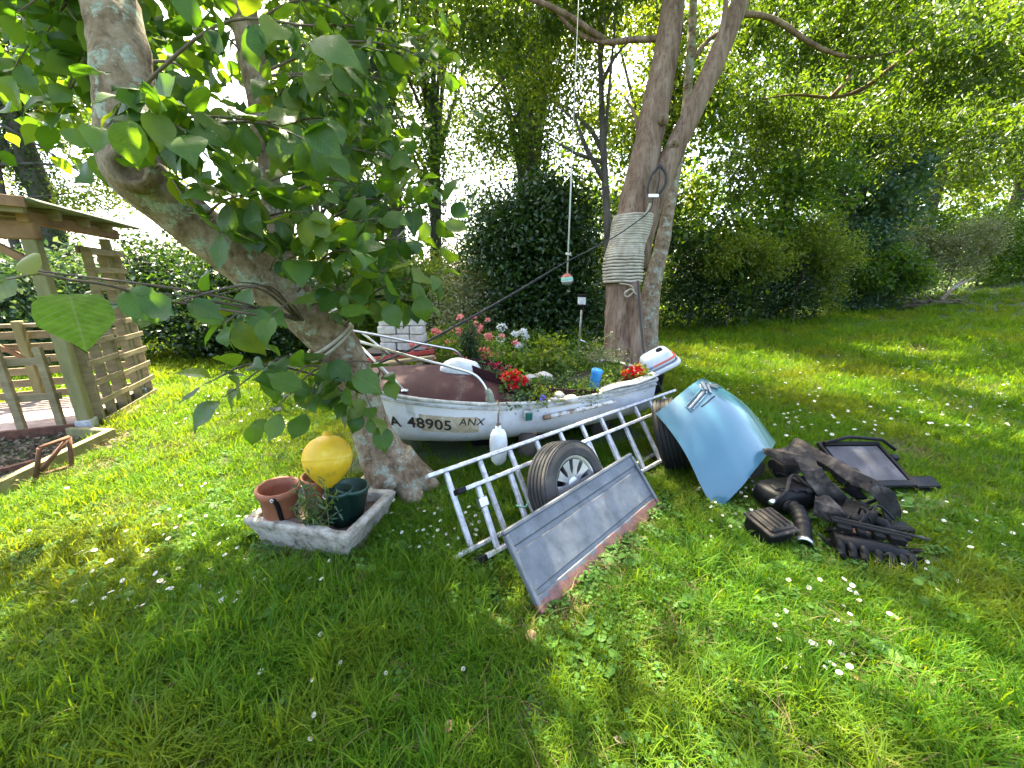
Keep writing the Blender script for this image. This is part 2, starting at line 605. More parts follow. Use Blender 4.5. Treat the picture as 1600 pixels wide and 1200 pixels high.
def grass_keep(x, y):
    """how likely a tuft is kept at (x, y)"""
    p = Vector((x, y, 0)) - PG0
    a, b = p.dot(PE1), p.dot(PE2)
    if -0.05 < a < 1.6 and b > -0.05:
        return 0.0
    if -1.9 < a <= 0 and b > -0.16 + 0.0 * a and x < -3.95 - (y - 2.64) * 0.2:
        return 0.0
    if a < -1.9 and x < -4.0:
        return 0.3
    q = Vector((x, y, 0)) - BOW
    s, t = q.dot(BX) / BL, q.dot(BN)
    if 0.05 < s < 1.0 and abs(t) < 0.55:
        return 0.10
    if -1.62 < x < -0.9 and 2.0 < y < 2.55:
        return 0.05
    if math.hypot(x + 0.97, y - 2.87) < 0.27:
        return 0.0
    if math.hypot(x - 1.75, y - 6.0) < 0.5:
        return 0.0
    if 4.9 < y < 8.6 and -3.2 < x < 2.4:
        return 0.35
    # worn bare spots
    w = noise.noise(Vector((x * 0.8, y * 0.8, 3.3))) + 0.5 * noise.noise(Vector((x * 2.3, y * 2.3, 1.0)))
    if w > 0.55:
        return 0.35
    return 1.0


def tuft(seed, blades, hmin, hmax, spread, wid, lean):
    r = random.Random(seed)
    v, f = [], []
    for _ in range(blades):
        a = r.uniform(0, 6.283)
        rr = spread * math.sqrt(r.random())
        b = Vector((rr * math.cos(a), rr * math.sin(a), -0.005))
        h = r.uniform(hmin, hmax)
        da = r.uniform(0, 6.283)
        ln = r.uniform(0.15, 1.0) * lean
        dirv = Vector((math.cos(da), math.sin(da), 0))
        side = Vector((-math.sin(da + r.uniform(-.7, .7)), math.cos(da), 0)).normalized()
        w = wid * r.uniform(0.6, 1.25)
        n = len(v)
        for k, t in enumerate((0.0, 0.45, 0.78)):
            c = b + Vector((0, 0, h * (t - 0.18 * ln * t * t))) + dirv * (h * ln * t * t)
            ww = w * (1, 0.95, 0.6)[k]
            v += [c - side * ww / 2, c + side * ww / 2]
        v.append(b + Vector((0, 0, h * (1 - 0.3 * ln))) + dirv * (h * ln))
        f += [(n, n + 1, n + 3, n + 2), (n + 2, n + 3, n + 5, n + 4), (n + 4, n + 5, n + 6)]
    me = bpy.data.meshes.new('tuft')
    me.from_pydata(v, [], f)
    me.polygons.foreach_set('use_smooth', [True] * len(f))
    return me


def rosette(seed, leaves, size, hgt):
    """clover or plantain: little round leaves held low"""
    r = random.Random(seed)
    v, f = [], []
    for _ in range(leaves):
        a = r.uniform(0, 6.283)
        rr = 0.05 * math.sqrt(r.random())
        b = Vector((rr * math.cos(a), rr * math.sin(a), r.uniform(0.4, 1.0) * hgt))
        k = r.uniform(0, 6.283)
        nrm = Vector((r.uniform(-.5, .5), r.uniform(-.5, .5), 1)).normalized()
        d = Vector((math.cos(k), math.sin(k), 0))
        d = (d - nrm * d.dot(nrm)).normalized()
        s = nrm.cross(d)
        L = size * r.uniform(0.6, 1.3)
        n = len(v)
        v += [b, b + d * L * .3 + s * L * .4, b + d * L * .8 + s * L * .36, b + d * L, b + d * L * .8 - s * L * .36, b + d * L * .3 - s * L * .4]
        f += [(n, n + 1, n + 2, n + 3), (n, n + 3, n + 4, n + 5)]
    me = bpy.data.meshes.new('rosette')
    me.from_pydata(v, [], f)
    return me


def scatter(name, pts, idx, rot, scl, meshes, mat, label):
    coll = bpy.data.collections.new(name + '_kinds')
    for i, me in enumerate(meshes):
        me.materials.append(mat)
        o = bpy.data.objects.new('%s_kind_%02d' % (name, i), me)
        coll.objects.link(o)
    me = bpy.data.meshes.new(name)
    n = len(pts)
    me.vertices.add(n)
    me.vertices.foreach_set('co', np.asarray(pts, dtype=np.float32).reshape(-1))
    for an, tp, key, val in (('kind_index', 'INT', 'value', idx), ('turn', 'FLOAT_VECTOR', 'vector', rot), ('size', 'FLOAT', 'value', scl)):
        at_ = me.attributes.new(an, tp, 'POINT')
        at_.data.foreach_set(key, np.asarray(val).reshape(-1))
    o = link(name, me)
    ng = bpy.data.node_groups.new(name + '_scatter', 'GeometryNodeTree')
    ng.interface.new_socket('Geometry', in_out='INPUT', socket_type='NodeSocketGeometry')
    ng.interface.new_socket('Geometry', in_out='OUTPUT', socket_type='NodeSocketGeometry')
    gi = ng.nodes.new('NodeGroupInput')
    go = ng.nodes.new('NodeGroupOutput')
    ip = ng.nodes.new('GeometryNodeInstanceOnPoints')
    ci = ng.nodes.new('GeometryNodeCollectionInfo')
    ci.inputs['Collection'].default_value = coll
    ci.inputs['Separate Children'].default_value = True
    ci.inputs['Reset Children'].default_value = True

    def named(an, tp):
        q = ng.nodes.new('GeometryNodeInputNamedAttribute')
        q.data_type = tp
        q.inputs['Name'].default_value = an
        return q.outputs['Attribute']
    ng.links.new(gi.outputs[0], ip.inputs['Points'])
    ng.links.new(ci.outputs[0], ip.inputs['Instance'])
    ip.inputs['Pick Instance'].default_value = True
    ng.links.new(named('kind_index', 'INT'), ip.inputs['Instance Index'])
    ng.links.new(named('turn', 'FLOAT_VECTOR'), ip.inputs['Rotation'])
    ng.links.new(named('size', 'FLOAT'), ip.inputs['Scale'])
    ng.links.new(ip.outputs[0], go.inputs[0])
    md = o.modifiers.new('scatter', 'NODES')
    md.node_group = ng
    tag(o, label, kind='stuff')
    return o


def polar(n, r0, r1, flat, half=1.12):
    """random lawn points, as dense per picture area far away as near"""
    out = []
    rr = random.Random(int(n * 13 + r0 * 100))
    a1 = 0.5 * (flat * flat - r0 * r0)
    a2 = flat * flat * math.log(r1 / flat)
    for _ in range(n):
        t = rr.random() * (a1 + a2)
        r = math.sqrt(r0 * r0 + 2 * t) if t < a1 else flat * math.exp((t - a1) / (flat * flat))
        th = rr.uniform(-half, half)
        out.append((r * math.sin(th), r * math.cos(th), r))
    return out


def near_seg(x, y, a, b):
    p_, a, b = Vector((x, y)), Vector(a), Vector(b)
    d_ = b - a
    t = max(0, min(1, (p_ - a).dot(d_) / d_.length_squared))
    return (p_ - a - d_ * t).length


def short_grass(x, y):
    """trodden, shaded grass keeps short beside the scrap and the trough"""
    k = 1.0
    for a, b, w in (((.17, 1.50), (1.10, 2.44), .16), ((-.2, 1.85), (1.3, 3.1), .12), ((1.7, 2.35), (3.1, 2.6), .30), ((1.75, 2.0), (2.4, 1.95), .18), ((-1.6, 2.0), (-.9, 1.85), .10), ((1.5, 2.4), (2.4, 3.2), .18), ((-3.8, 2.0), (-4.1, 3.7), .2)):
        d_ = near_seg(x, y, a, b)
        if d_ < w:
            k = min(k, .45 + .45 * d_ / w)
    return k


def build_grass():
    kinds = [tuft(100 + i, 24, 0.035, 0.085, 0.05, 0.0050, 1.0) for i in range(4)] + \
            [tuft(200 + i, 22, 0.05, 0.13, 0.045, 0.0050, 1.1) for i in range(3)] + \
            [tuft(300 + i, 26, 0.08, 0.20, 0.05, 0.0056, 1.5) for i in range(2)]
    P, I, R, S = [], [], [], []
    r = random.Random(5)
    for x, y, d in polar(46000, 0.6, 24.0, 3.0):
        k = grass_keep(x, y)
        if r.random() > k:
            continue
        w = noise.noise(Vector((x * 1.1, y * 1.1, 7.7)))
        tall = r.random() < 0.10 + 0.25 * max(0, w)
        if d < 2.3 and tall and r.random() < 0.30:
            i = r.randint(7, 8)
        elif tall or r.random() < 0.25:
            i = r.randint(4, 6)
        else:
            i = r.randint(0, 3)
        P.append((x, y, H(x, y)))
        I.append(i)
        R.append((r.uniform(-.12, .12), r.uniform(-.12, .12), r.uniform(0, 6.283)))
        S.append(short_grass(x, y) * r.uniform(0.75, 1.2) * (1 + 0.22 * w) * (1.0 if d < 3.5 else min(2.4, 1 + (d - 3.5) * 0.14)))
    scatter('grass', P, np.array(I, np.int32), np.array(R, np.float32), np.array(S, np.float32), kinds, L_GRASS, 'uneven green lawn grass with dry patches')
    kinds = [tuft(500 + i, 20, 0.03, 0.09, 0.06, 0.0040, 2.2) for i in range(3)]
    P, I, R, S = [], [], [], []
    for x, y, d in polar(15000, 0.7, 14.0, 3.0):
        w = noise.noise(Vector((x * 0.8, y * 0.8, 3.3))) + 0.5 * noise.noise(Vector((x * 2.3, y * 2.3, 1.0)))
        if r.random() > .10 + 1.6 * max(0, w - .18) or grass_keep(x, y) <= .1:
            continue
        P.append((x, y, H(x, y)))
        I.append(r.randint(0, 2))
        R.append((r.uniform(-.3, .3), r.uniform(-.3, .3), r.uniform(0, 6.283)))
        S.append(r.uniform(.7, 1.2) * (1.0 if d < 3.5 else 1 + (d - 3.5) * .1))
    scatter('dry_thatch', P, np.array(I, np.int32), np.array(R, np.float32), np.array(S, np.float32), kinds, mk_leaf('dry thatch', [(.15, .125, .05), (.21, .175, .08), (.11, .085, .04), (.15, .15, .05)], trans=.25, rough=.8, tcol=(1.2, 1.1, .6), per_obj='both', spec=.1), 'dry straw coloured thatch in the worn parts of the lawn')
    kinds = [rosette(400 + i, 13, 0.019, 0.045) for i in range(3)] + [rosette(410 + i, 6, 0.055, 0.05) for i in range(2)]
    P, I, R, S = [], [], [], []
    for x, y, d in polar(9500, 0.8, 9.0, 3.0):
        w = noise.noise(Vector((x * 0.7 + 20, y * 0.7, 2.2)))
        lft = math.exp(-((x + 1.9) ** 2 + (y - 2.6) ** 2) / 2.5) + math.exp(-((x - 1.6) ** 2 + (y - 1.6) ** 2) / 1.4) + math.exp(-((x - 1.2) ** 2 + (y - 2.4) ** 2) / .6) + math.exp(-((x + .6) ** 2 + (y - 2.2) ** 2) / .4)
        if r.random() > (0.15 + 0.6 * w + 0.55 * lft) * grass_keep(x, y):
            continue
        P.append((x, y, H(x, y)))
        I.append(r.randint(0, 2) if r.random() < 0.93 else r.randint(3, 4))
        R.append((r.uniform(-.15, .15), r.uniform(-.15, .15), r.uniform(0, 6.283)))
        S.append(r.uniform(0.7, 1.25))
    scatter('clover', P, np.array(I, np.int32), np.array(R, np.float32), np.array(S, np.float32), kinds, L_CLOVER, 'patches of low clover and broad leaved weeds in the lawn')


build_grass()

# ================================================================== BACKGROUND TREES AND HEDGE
def tree(name, label, base, top, r, blobs, n, size, mat, bark, per=55, sig=0.3, kind='tree', group=None, limbs=10, lean=None, trunk_pts=None, **kw):
    x, y = base
    z0 = H(x, y)
    t = thing(name, (x, y, z0), label, kind, group)
    pts, cs = clump_points(blobs, n, per, sig)
    leaves_obj('crown', pts, size, mat, t, **kw)
    rr = random.Random(sum(ord(c) for c in label))
    if r > 0:
        m = MB()
        if trunk_pts is None:
            T = Vector(top)
            B = Vector((x, y, z0 - 0.1))
            trunk_pts = []
            for k in range(8):
                q = B.lerp(T, k / 7)
                if 0 < k < 7:
                    q += Vector((rr.uniform(-.1, .1), rr.uniform(-.1, .1), 0))
                trunk_pts.append(q)
        N = len(trunk_pts)
        m.tube(trunk_pts, [r * (1.35 if k == 0 else 1 - 0.72 * k / (N - 1)) for k in range(N)], 12, rough=0.1)
        m.build('trunk', bark, t)
        for q in range(limbs):
            c = Vector(cs[rr.randrange(len(cs))])
            k = rr.uniform(0.3, 0.9) * (N - 1)
            i = int(k)
            s = Vector(trunk_pts[i]).lerp(Vector(trunk_pts[min(i + 1, N - 1)]), k - i)
            mid = s.lerp(c, 0.5) + Vector((rr.uniform(-.2, .2), rr.uniform(-.2, .2), rr.uniform(0.0, .4)))
            MB().tube([s, s.lerp(mid, .5) + Vector((0, 0, .05)), mid, c], [r * .38, r * .28, r * .2, .012], 7).build('limb', bark, t)
    return t


def ivy_trunk(t, pts, r, n, size=0.085, rng=RNG):
    """ivy leaves wrapped round a trunk"""
    P = np.array([tuple(p) for p in pts])
    k = rng.uniform(0, len(P) - 1.001, n)
    i = k.astype(int)
    f = (k - i)[:, None]
    c = P[i] * (1 - f) + P[i + 1] * f
    a = rng.uniform(0, 6.283, n)
    rad = r * rng.uniform(0.85, 1.5, n) + 0.12 * rng.uniform(0, 1, n) ** 3
    c[:, 0] += np.cos(a) * rad
    c[:, 1] += np.sin(a) * rad
    leaves_obj('ivy', c, size, L_IVY, t, up=0.1, droop=0.6)


# far poplars, their trunks wrapped in ivy, with white sky between
for (px, d, r, lab, n) in ((566, 12.5, 0.42, 'ivy wrapped poplar trunk just right of the leaning magnolia, thickest of three', 9000),
                           (622, 11.5, 0.34, 'tall ivy wrapped poplar in the middle of the three thin trunks', 9000),
                           (683, 13.0, 0.24, 'slimmest ivy clad poplar beside the dark laurel', 6000),
                           (100, 11.0, 0.34, 'ivy clad poplar rising behind the pergola roof', 7000),
                           (815, 15.0, 0.30, 'far pale poplar trunk behind the leafy tree over the boat', 5000)):
    b = at(px, 439, d)
    x, y = b.x, b.y
    z0 = H(x, y)
    pts = [Vector((x + 0.03 * k * math.sin(k + px), y, z0 + k * 1.35)) for k in range(9)]
    bl = [(x - .6, y, z0 + 8.5, 1.7, 1.6, 2.6), (x + .8, y + .6, z0 + 10.5, 1.6, 1.6, 2.2), (x, y, z0 + 13, 1.4, 1.4, 2.2), (x + 1.0, y + .8, z0 + 5.2, 1.0, 1.0, 1.1), (x - 1.2, y + .6, z0 + 6.0, .9, .9, 1.0)]
    t = tree('poplar_tree', lab, (x, y), None, r, bl, int(n * 1.9), 0.13, L_LIGHT if px != 622 else L_MID, M_BARK_DARK, per=110, sig=0.42, limbs=12, trunk_pts=pts, droop=.3)
    ivy_trunk(t, pts[:8], r, int(9000 * r / .34))

for px, d, lab, bls in ((40, 10.5, 'pale sunlit tree behind the pergola roof', ((-30, 250, .9, .7), (60, 180, 1.0, .8), (150, 300, .8, .5), (20, 110, 1.1, .8), (150, 150, .9, .7), (230, 260, .7, .5), (90, 30, 1.2, .8), (220, 60, 1.0, .8), (-60, 330, .8, .5))),
                        (500, 14.5, 'pale sunlit tree between the magnolia and the poplars', ((440, 330, .8, .6), (520, 250, .9, .7), (590, 300, .7, .6), (480, 120, 1.3, .9), (600, 150, 1.0, .8), (655, 80, 1.2, .8), (700, 180, .8, .8), (560, 40, 1.3, .9), (700, 30, 1.2, .8), (760, 200, .8, .8), (780, 90, 1.2, .8)))):
    b = at(px, 439, d)
    bl = []
    for qx, qy, rx_, rz_ in bls:
        q = at(qx, qy, d)
        bl.append((q.x, q.y, q.z, rx_, rx_, rz_))
    tree('pale_tree', lab, (b.x, b.y), (b.x + .2, b.y, 8.0), .13, bl, 22000 if px == 40 else 30000, .10, L_LIGHT, M_BARK_DARK, per=70, sig=.34, limbs=9, droop=.3)

# leafy tree with dark ivy trunk above the boat
b = at(835, 439, 9.6)
tp = [Vector((b.x - .2, b.y, 0)), Vector((b.x - .25, b.y, 1.4)), at(825, 330, 9.5), at(838, 230, 9.4), at(850, 120, 9.4), at(858, 0, 9.5), at(862, -150, 9.8)]
t = tree('ivy_tree', 'leafy tree with dark ivy covered trunk above the hanging float', (b.x, b.y), None, .24,
         [(b.x - .6, b.y, 4.6, 1.3, 1.1, 1.0), (b.x - .9, b.y, 6.4, 1.4, 1.2, 1.3), (b.x - .2, b.y, 8.2, 1.7, 1.4, 1.2), (b.x - 1.1, b.y + .2, 3.0, .9, .9, 1.1), (b.x - .2, b.y, 9.6, 1.6, 1.4, 1.2)],
         26000, 0.085, L_MID, M_BARK_DARK, per=60, sig=.26, trunk_pts=tp, limbs=14, droop=.4)
ivy_trunk(t, tp[:6], .26, 9000, .075)

# the big dark evergreen behind the boat
c = at(845, 439, 7.9)
tree('laurel_bush', 'big dark evergreen laurel behind the flower bed', (c.x, c.y + .4), (c.x, c.y + .4, 2.8), .09,
     [(c.x, c.y + .3, 1.0, 1.55, .9, 1.0), (c.x + .1, c.y + .4, 2.2, 1.25, .9, .9), (c.x + .35, c.y + .4, 3.1, .8, .7, .6), (c.x - .7, c.y + .3, 2.4, .8, .7, .8)],
     42000, 0.10, L_DARK, M_BARK_DARK, per=60, sig=.24, kind='bush', limbs=8, up=.5)

# slim young tree with bare side branches, left of the roped trunk
tp = [at(958, 600, 7.2), at(955, 450, 7.1), at(948, 330, 7.0), at(941, 200, 7.0), at(938, 90, 7.1), at(940, -60, 7.3)]
sl_t = tree('slim_tree', 'slim young tree with bare side branches, left of the roped trunk', (tp[0].x, tp[0].y), None, .10,
            [(tp[5].x - .2, tp[5].y, 6.6, 1.3, 1.2, .8), (tp[5].x - .9, tp[5].y, 5.5, .7, .6, .4), (tp[5].x, tp[5].y, 8.0, 1.4, 1.3, .9), (tp[3].x - .5, tp[3].y + .4, tp[3].z + .4, .5, .5, .7), (tp[4].x - .3, tp[4].y + .5, tp[4].z, .6, .6, .5), (tp[3].x + .4, tp[3].y + .6, tp[3].z + .2, .4, .4, .6), (tp[2].x - .4, tp[2].y + .6, tp[2].z + .5, .35, .35, .4)], 13000, .085, L_LIGHT, M_BARK_DARK, limbs=3, trunk_pts=tp, droop=.5)
for br in ([(945, 285, 7.0), (915, 230, 6.9), (900, 190, 6.8), (870, 165, 6.7)], [(943, 240, 7.0), (925, 205, 7.1), (890, 170, 7.2), (850, 150, 7.3)], [(947, 255, 7.0), (900, 240, 6.9), (862, 218, 6.8)], [(940, 130, 7.0), (960, 90, 7.0), (985, 60, 7.0)]):
    MB().tube([at(*q) for q in br], [.05, .04, .025, .01][:len(br)] if len(br) == 4 else [.045, .03, .01], 7).build('limb', M_BARK_DARK, sl_t)

# trees closing the right-hand side behind the lawn
RT = [
    (8.6, 13.2, 9.0, 'broad mid green tree behind the outboard motor', L_MID, 0.140, [(0, 0, 4.6, 2.2, 1.7, 1.6), (-1.3, .4, 6.6, 2.0, 1.7, 1.6), (1.2, .2, 7.0, 2.2, 1.8, 1.7), (0, 0, 9.0, 2.6, 2, 1.4), (.4, 0, 3.0, 1.7, 1.2, 1.0)], 30000),
    (12.4, 15.2, 8.0, 'pale willow in the middle of the hedge line', L_BLUE, 0.182, [(0, 0, 4.8, 2.1, 1.6, 1.7), (-1.3, 0, 6.6, 2.0, 1.6, 1.5), (1.2, 0, 7.6, 2.2, 1.8, 1.6), (.5, 0, 3.2, 1.8, 1.2, 1.1), (0, 0, 9.6, 2.4, 2, 1.4)], 30000),
    (16.5, 16.4, 8.0, 'light green tree above the brush pile', L_LIGHT, 0.154, [(0, 0, 4.8, 2.4, 1.6, 1.6), (-1.3, 0, 6.8, 2.1, 1.6, 1.6), (1.5, 0, 7.2, 2.2, 1.8, 1.5), (0, 0, 9.4, 2.6, 2, 1.5)], 26000),
    (21.0, 17.5, 8.0, 'yellowish tree at the far end of the hedge', L_LIGHT, 0.168, [(0, 0, 5.0, 2.8, 1.6, 1.9), (-1.3, 0, 7.2, 2.3, 1.6, 1.7), (1.5, 0, 7.6, 2.5, 1.8, 1.7), (0, 0, 10, 3.0, 2, 1.5)], 24000),
    (4.8, 14.0, 9.0, 'sunlit tree seen through the fork of the roped trunk', L_LIGHT, 0.154, [(0, 0, 4.0, 1.7, 1.4, 1.5), (-1.0, .4, 6.3, 1.6, 1.5, 1.4), (.8, .2, 7.4, 1.8, 1.5, 1.5), (-.4, 0, 9.3, 2.0, 1.6, 1.3)], 19000),
]
for x, y, h, lab, mat, sz, bl, n in RT:
    z = H(x, y)
    tree('hedge_tree', lab, (x, y), (x + .3, y, z + h), .26, [(x + q[0], y + q[1], z + q[2], *q[3:]) for q in bl], n, sz, mat, M_BARK_DARK, per=110, sig=.30, limbs=12, droop=.45, group='trees along the hedge')

# shrubs of the hedge
SH = [
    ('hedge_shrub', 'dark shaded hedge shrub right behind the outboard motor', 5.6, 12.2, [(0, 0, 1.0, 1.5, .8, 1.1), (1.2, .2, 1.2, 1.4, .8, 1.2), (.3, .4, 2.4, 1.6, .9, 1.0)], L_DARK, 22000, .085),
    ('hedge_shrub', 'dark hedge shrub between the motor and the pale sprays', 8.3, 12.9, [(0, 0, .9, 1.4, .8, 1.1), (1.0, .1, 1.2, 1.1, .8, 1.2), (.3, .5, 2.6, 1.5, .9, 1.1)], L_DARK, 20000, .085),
    ('pale_shrub', 'pale yellow green sprays hanging over the dark hedge', 10.0, 12.9, [(0, 0, .9, .8, .6, .9), (-.2, 0, 1.9, .9, .6, .7)], L_LIGHT, 8000, .075),
    ('fern_shrub', 'ferny blue green shrub left of the brush pile', 11.9, 14.0, [(0, 0, .9, 1.2, .8, 1.0), (.9, .2, 1.0, 1.2, .8, 1.0), (.3, .4, 2.2, 1.4, .8, .9)], L_BLUE, 20000, .13),
    ('hedge_shrub', 'grey green scrub behind the brush pile', 15.2, 15.2, [(0, 0, .9, 1.5, .8, 1.0), (1.2, .2, 1.5, 1.4, .8, 1.2), (-.3, .2, 2.1, 1.2, .8, .9)], L_CREAM, 9000, .10),
    ('hedge_shrub', 'mid green scrub filling the gap over the brush pile', 14.6, 15.9, [(0, 0, 1.2, 2.0, .8, 1.2), (1.2, .2, 2.5, 1.8, .8, 1.2)], L_MID, 16000, .11),
    ('hedge_shrub', 'low green scrub at the far end of the lawn', 19.5, 16.6, [(0, 0, .9, 2.2, .8, 1.2), (2.0, .2, 1.2, 1.8, .8, 1.3), (0, .2, 2.3, 2.2, .8, 1.2)], L_MID, 20000, .11),
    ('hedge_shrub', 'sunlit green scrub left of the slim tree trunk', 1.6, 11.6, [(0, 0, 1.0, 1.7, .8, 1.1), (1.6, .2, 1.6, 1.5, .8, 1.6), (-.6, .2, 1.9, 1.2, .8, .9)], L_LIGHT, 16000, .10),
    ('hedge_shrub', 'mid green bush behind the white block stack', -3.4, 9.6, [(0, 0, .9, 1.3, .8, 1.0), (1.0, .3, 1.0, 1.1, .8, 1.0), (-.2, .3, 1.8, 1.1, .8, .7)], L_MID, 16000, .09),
    ('hedge_shrub', 'yellow green bush below the ivy poplars', -2.2, 11.5, [(0, 0, 1.2, 1.6, .8, 1.2), (-1.6, .3, 1.4, 1.4, .8, 1.3), (1.0, .3, 1.9, 1.0, .8, .9)], L_LIGHT, 17000, .10),
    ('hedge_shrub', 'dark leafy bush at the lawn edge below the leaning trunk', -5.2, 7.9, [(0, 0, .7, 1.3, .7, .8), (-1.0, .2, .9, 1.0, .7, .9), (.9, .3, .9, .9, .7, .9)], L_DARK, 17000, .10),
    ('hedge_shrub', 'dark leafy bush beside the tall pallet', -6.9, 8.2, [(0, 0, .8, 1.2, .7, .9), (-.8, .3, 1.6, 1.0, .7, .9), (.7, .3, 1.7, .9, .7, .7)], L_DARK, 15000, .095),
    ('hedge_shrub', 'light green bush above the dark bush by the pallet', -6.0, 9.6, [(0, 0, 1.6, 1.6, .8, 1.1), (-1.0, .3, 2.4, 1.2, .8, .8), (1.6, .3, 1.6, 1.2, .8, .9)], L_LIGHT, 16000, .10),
    ('hedge_shrub', 'bluish bush seen under the pergola roof', -9.8, 7.4, [(0, 0, 1.0, 1.6, .9, 1.1), (-1.4, .2, 1.5, 1.3, .8, 1.2), (1.2, .3, 1.3, 1.2, .8, 1.0)], L_BLUE, 17000, .11),
    ('pale_shrub', 'cream variegated bush in sun behind the pink flowers', -1.0, 8.6, [(0, 0, .9, .9, .6, .7), (.8, .2, .8, .6, .5, .6), (.2, .2, 1.5, .6, .5, .4)], L_CREAM, 10000, .065),
]
for nm, lab, x, y, bl, mat, n, sz in SH:
    z = H(x, y)
    tree(nm, lab, (x, y), (x, y, z + 1.5), .05, [(x + q[0], y + q[1], z + q[2], *q[3:]) for q in bl], n, sz, mat, M_BARK_DARK, per=50, sig=.24, kind='bush', limbs=5, group='bushes of the hedge', up=.5, droop=.3)

for x, y, z_, lab, mat, sz in ((6.6, 11.3, 2.4, 'yellow green spray of leaves hanging over the dark hedge behind the motor', L_LIGHT, .10), (9.0, 11.9, 2.7, 'bright spray of leaves hanging over the middle of the dark hedge', L_LIGHT, .10), (12.6, 13.2, 1.6, 'lush fresh green shrub at the foot of the willow', L_MID, .15), (16.6, 14.6, 2.4, 'cream tinted spray of leaves above the brush pile', L_CREAM, .09)):
    z = H(x, y)
    tree('leafy_spray', lab, (x, y + .5), (x, y + .5, z + z_), .03, [(x, y, z + z_, .9, .45, .45), (x + .7, y + .1, z + z_ - .5, .55, .4, .5), (x - .7, y, z + z_ - .4, .5, .4, .45)], 4200, sz, mat, M_BARK_DARK, per=60, sig=.2, kind='bush', limbs=5, group='bushes of the hedge', droop=.7, width=.4)

# one mass of far woodland closing the gaps low down
wp = []
rw = np.random.default_rng(4)
for k in range(34):
    th = -1.15 + 2.35 * k / 33
    rr_ = 17 + 3 * math.sin(k * 2.1) + (14 if th > .62 else 0)
    x, y = rr_ * math.sin(th), rr_ * math.cos(th)
    hgt = 1.5 if th < 0.05 else 5.0
    wp.append((x, y, H(x, y) + hgt * .55, 1.9, 1.2, hgt * (.75 + .15 * math.sin(k * 3.3))))
wpts, _ = clump_points(wp, 70000, 90, .42)
wood = leaves_obj('woodland', wpts, .2, L_MID, None, droop=.4)
tag(wood, 'far woodland seen as one green mass behind the hedge', kind='stuff')

# ================================================================== THE ROPED TREE BEHIND THE BOAT
def smooth_path(pts, k=4):
    """Catmull-Rom through the points"""
    P = [Vector(p) for p in pts]
    P = [P[0] * 2 - P[1]] + P + [P[-1] * 2 - P[-2]]
    out = []
    for i in range(1, len(P) - 2):
        for j in range(k):
            t = j / k
            a, b, c, d = P[i - 1], P[i], P[i + 1], P[i + 2]
            out.append(0.5 * ((2 * b) + (c - a) * t + (2 * a - 5 * b + 4 * c - d) * t * t + (3 * b - a - 3 * c + d) * t ** 3))
    out.append(P[-2])
    return out


def lerp_list(v, n):
    return [float(np.interp(i / (n - 1) * (len(v) - 1), range(len(v)), v)) for i in range(n)]


A_PATH = [at(975, 606, 5.75), at(972, 560, 5.7), at(970, 500, 5.65), at(973, 430, 5.6), at(986, 345, 5.55), at(1008, 245, 5.5), at(1030, 140, 5.45), at(1046, 50, 5.45), at(1062, -80, 5.5), at(1078, -260, 5.9)]
rt = thing('roped_tree', (A_PATH[0].x, A_PATH[0].y, 0), 'forked brown tree behind the boat with rope wound round its trunk', 'tree')
p = smooth_path(A_PATH, 5)
MB().tube(p, lerp_list([.32, .26, .235, .23, .222, .205, .185, .165, .14, .10], len(p)), 18, rough=.10).build('trunk', M_BARK_BROWN, rt)
p = smooth_path([at(1000, 420, 5.62), at(1012, 345, 5.55), at(1040, 265, 5.45), at(1075, 190, 5.35), at(1112, 110, 5.25), at(1150, 20, 5.2), at(1190, -80, 5.2), at(1250, -220, 5.4)], 5)
MB().tube(p, lerp_list([.10, .145, .148, .14, .13, .12, .105, .08], len(p)), 16, rough=.10).build('fork', M_BARK_BROWN, rt)
p = smooth_path([at(1013, 612, 6.3), at(1012, 540, 6.3), at(1016, 460, 6.25), at(1033, 390, 6.2), at(1050, 300, 6.3), at(1068, 200, 6.4), at(1078, 100, 6.5), at(1085, -30, 6.6), at(1095, -200, 6.9)], 5)
MB().tube(p, lerp_list([.20, .17, .15, .12, .085, .075, .07, .065, .05], len(p)), 14, rough=.12).build('rear_stem', M_BARK_PALE, rt)
p = smooth_path([at(1003, 612, 5.55), at(996, 560, 5.5), at(992, 500, 5.45), at(988, 440, 5.42)], 5)
MB().tube(p, lerp_list([.17, .125, .115, .10], len(p)), 14, rough=.16).build('bark_ridge', M_BARK_BROWN, rt)
for br in ([(1042, 60, 5.45), (985, 62, 5.55), (940, 66, 5.6), (893, 45, 5.62), (850, -5, 5.8), (800, -40, 6.0)],
           [(945, 64, 5.6), (880, 20, 5.4), (800, -10, 5.3), (700, -30, 5.2)],
           [(1150, 20, 5.2), (1210, 30, 5.4), (1280, 75, 5.7), (1350, 90, 6.0), (1440, 70, 6.4)],
           [(1440, 70, 6.4), (1400, 100, 6.5), (1345, 140, 6.8), (1300, 152, 7.0), (1240, 148, 7.2), (1190, 155, 7.4)],
           [(1300, 152, 7.0), (1330, 110, 6.9), (1290, 80, 6.7), (1250, 75, 6.6)],
           [(1078, 100, 6.5), (1110, 60, 6.7), (1160, 40, 7.0), (1240, 60, 7.2)],
           [(1112, 110, 5.25), (1130, 40, 5.1), (1135, -60, 5.0), (1120, -200, 5.0)],
           [(1078, -260, 5.9), (1150, -330, 5.2), (1250, -400, 4.6)],
           [(1078, -260, 5.9), (960, -330, 5.2), (820, -380, 4.6)],
           [(1010, 240, 5.5), (1000, 215, 5.6), (992, 180, 5.75), (975, 150, 5.9)]):
    q = smooth_path([at(*b_) for b_ in br], 3)
    MB().tube(q, lerp_list([.042, .036, .026, .010], len(q)), 8, rough=.18).build('limb', M_BARK_BROWN, rt)
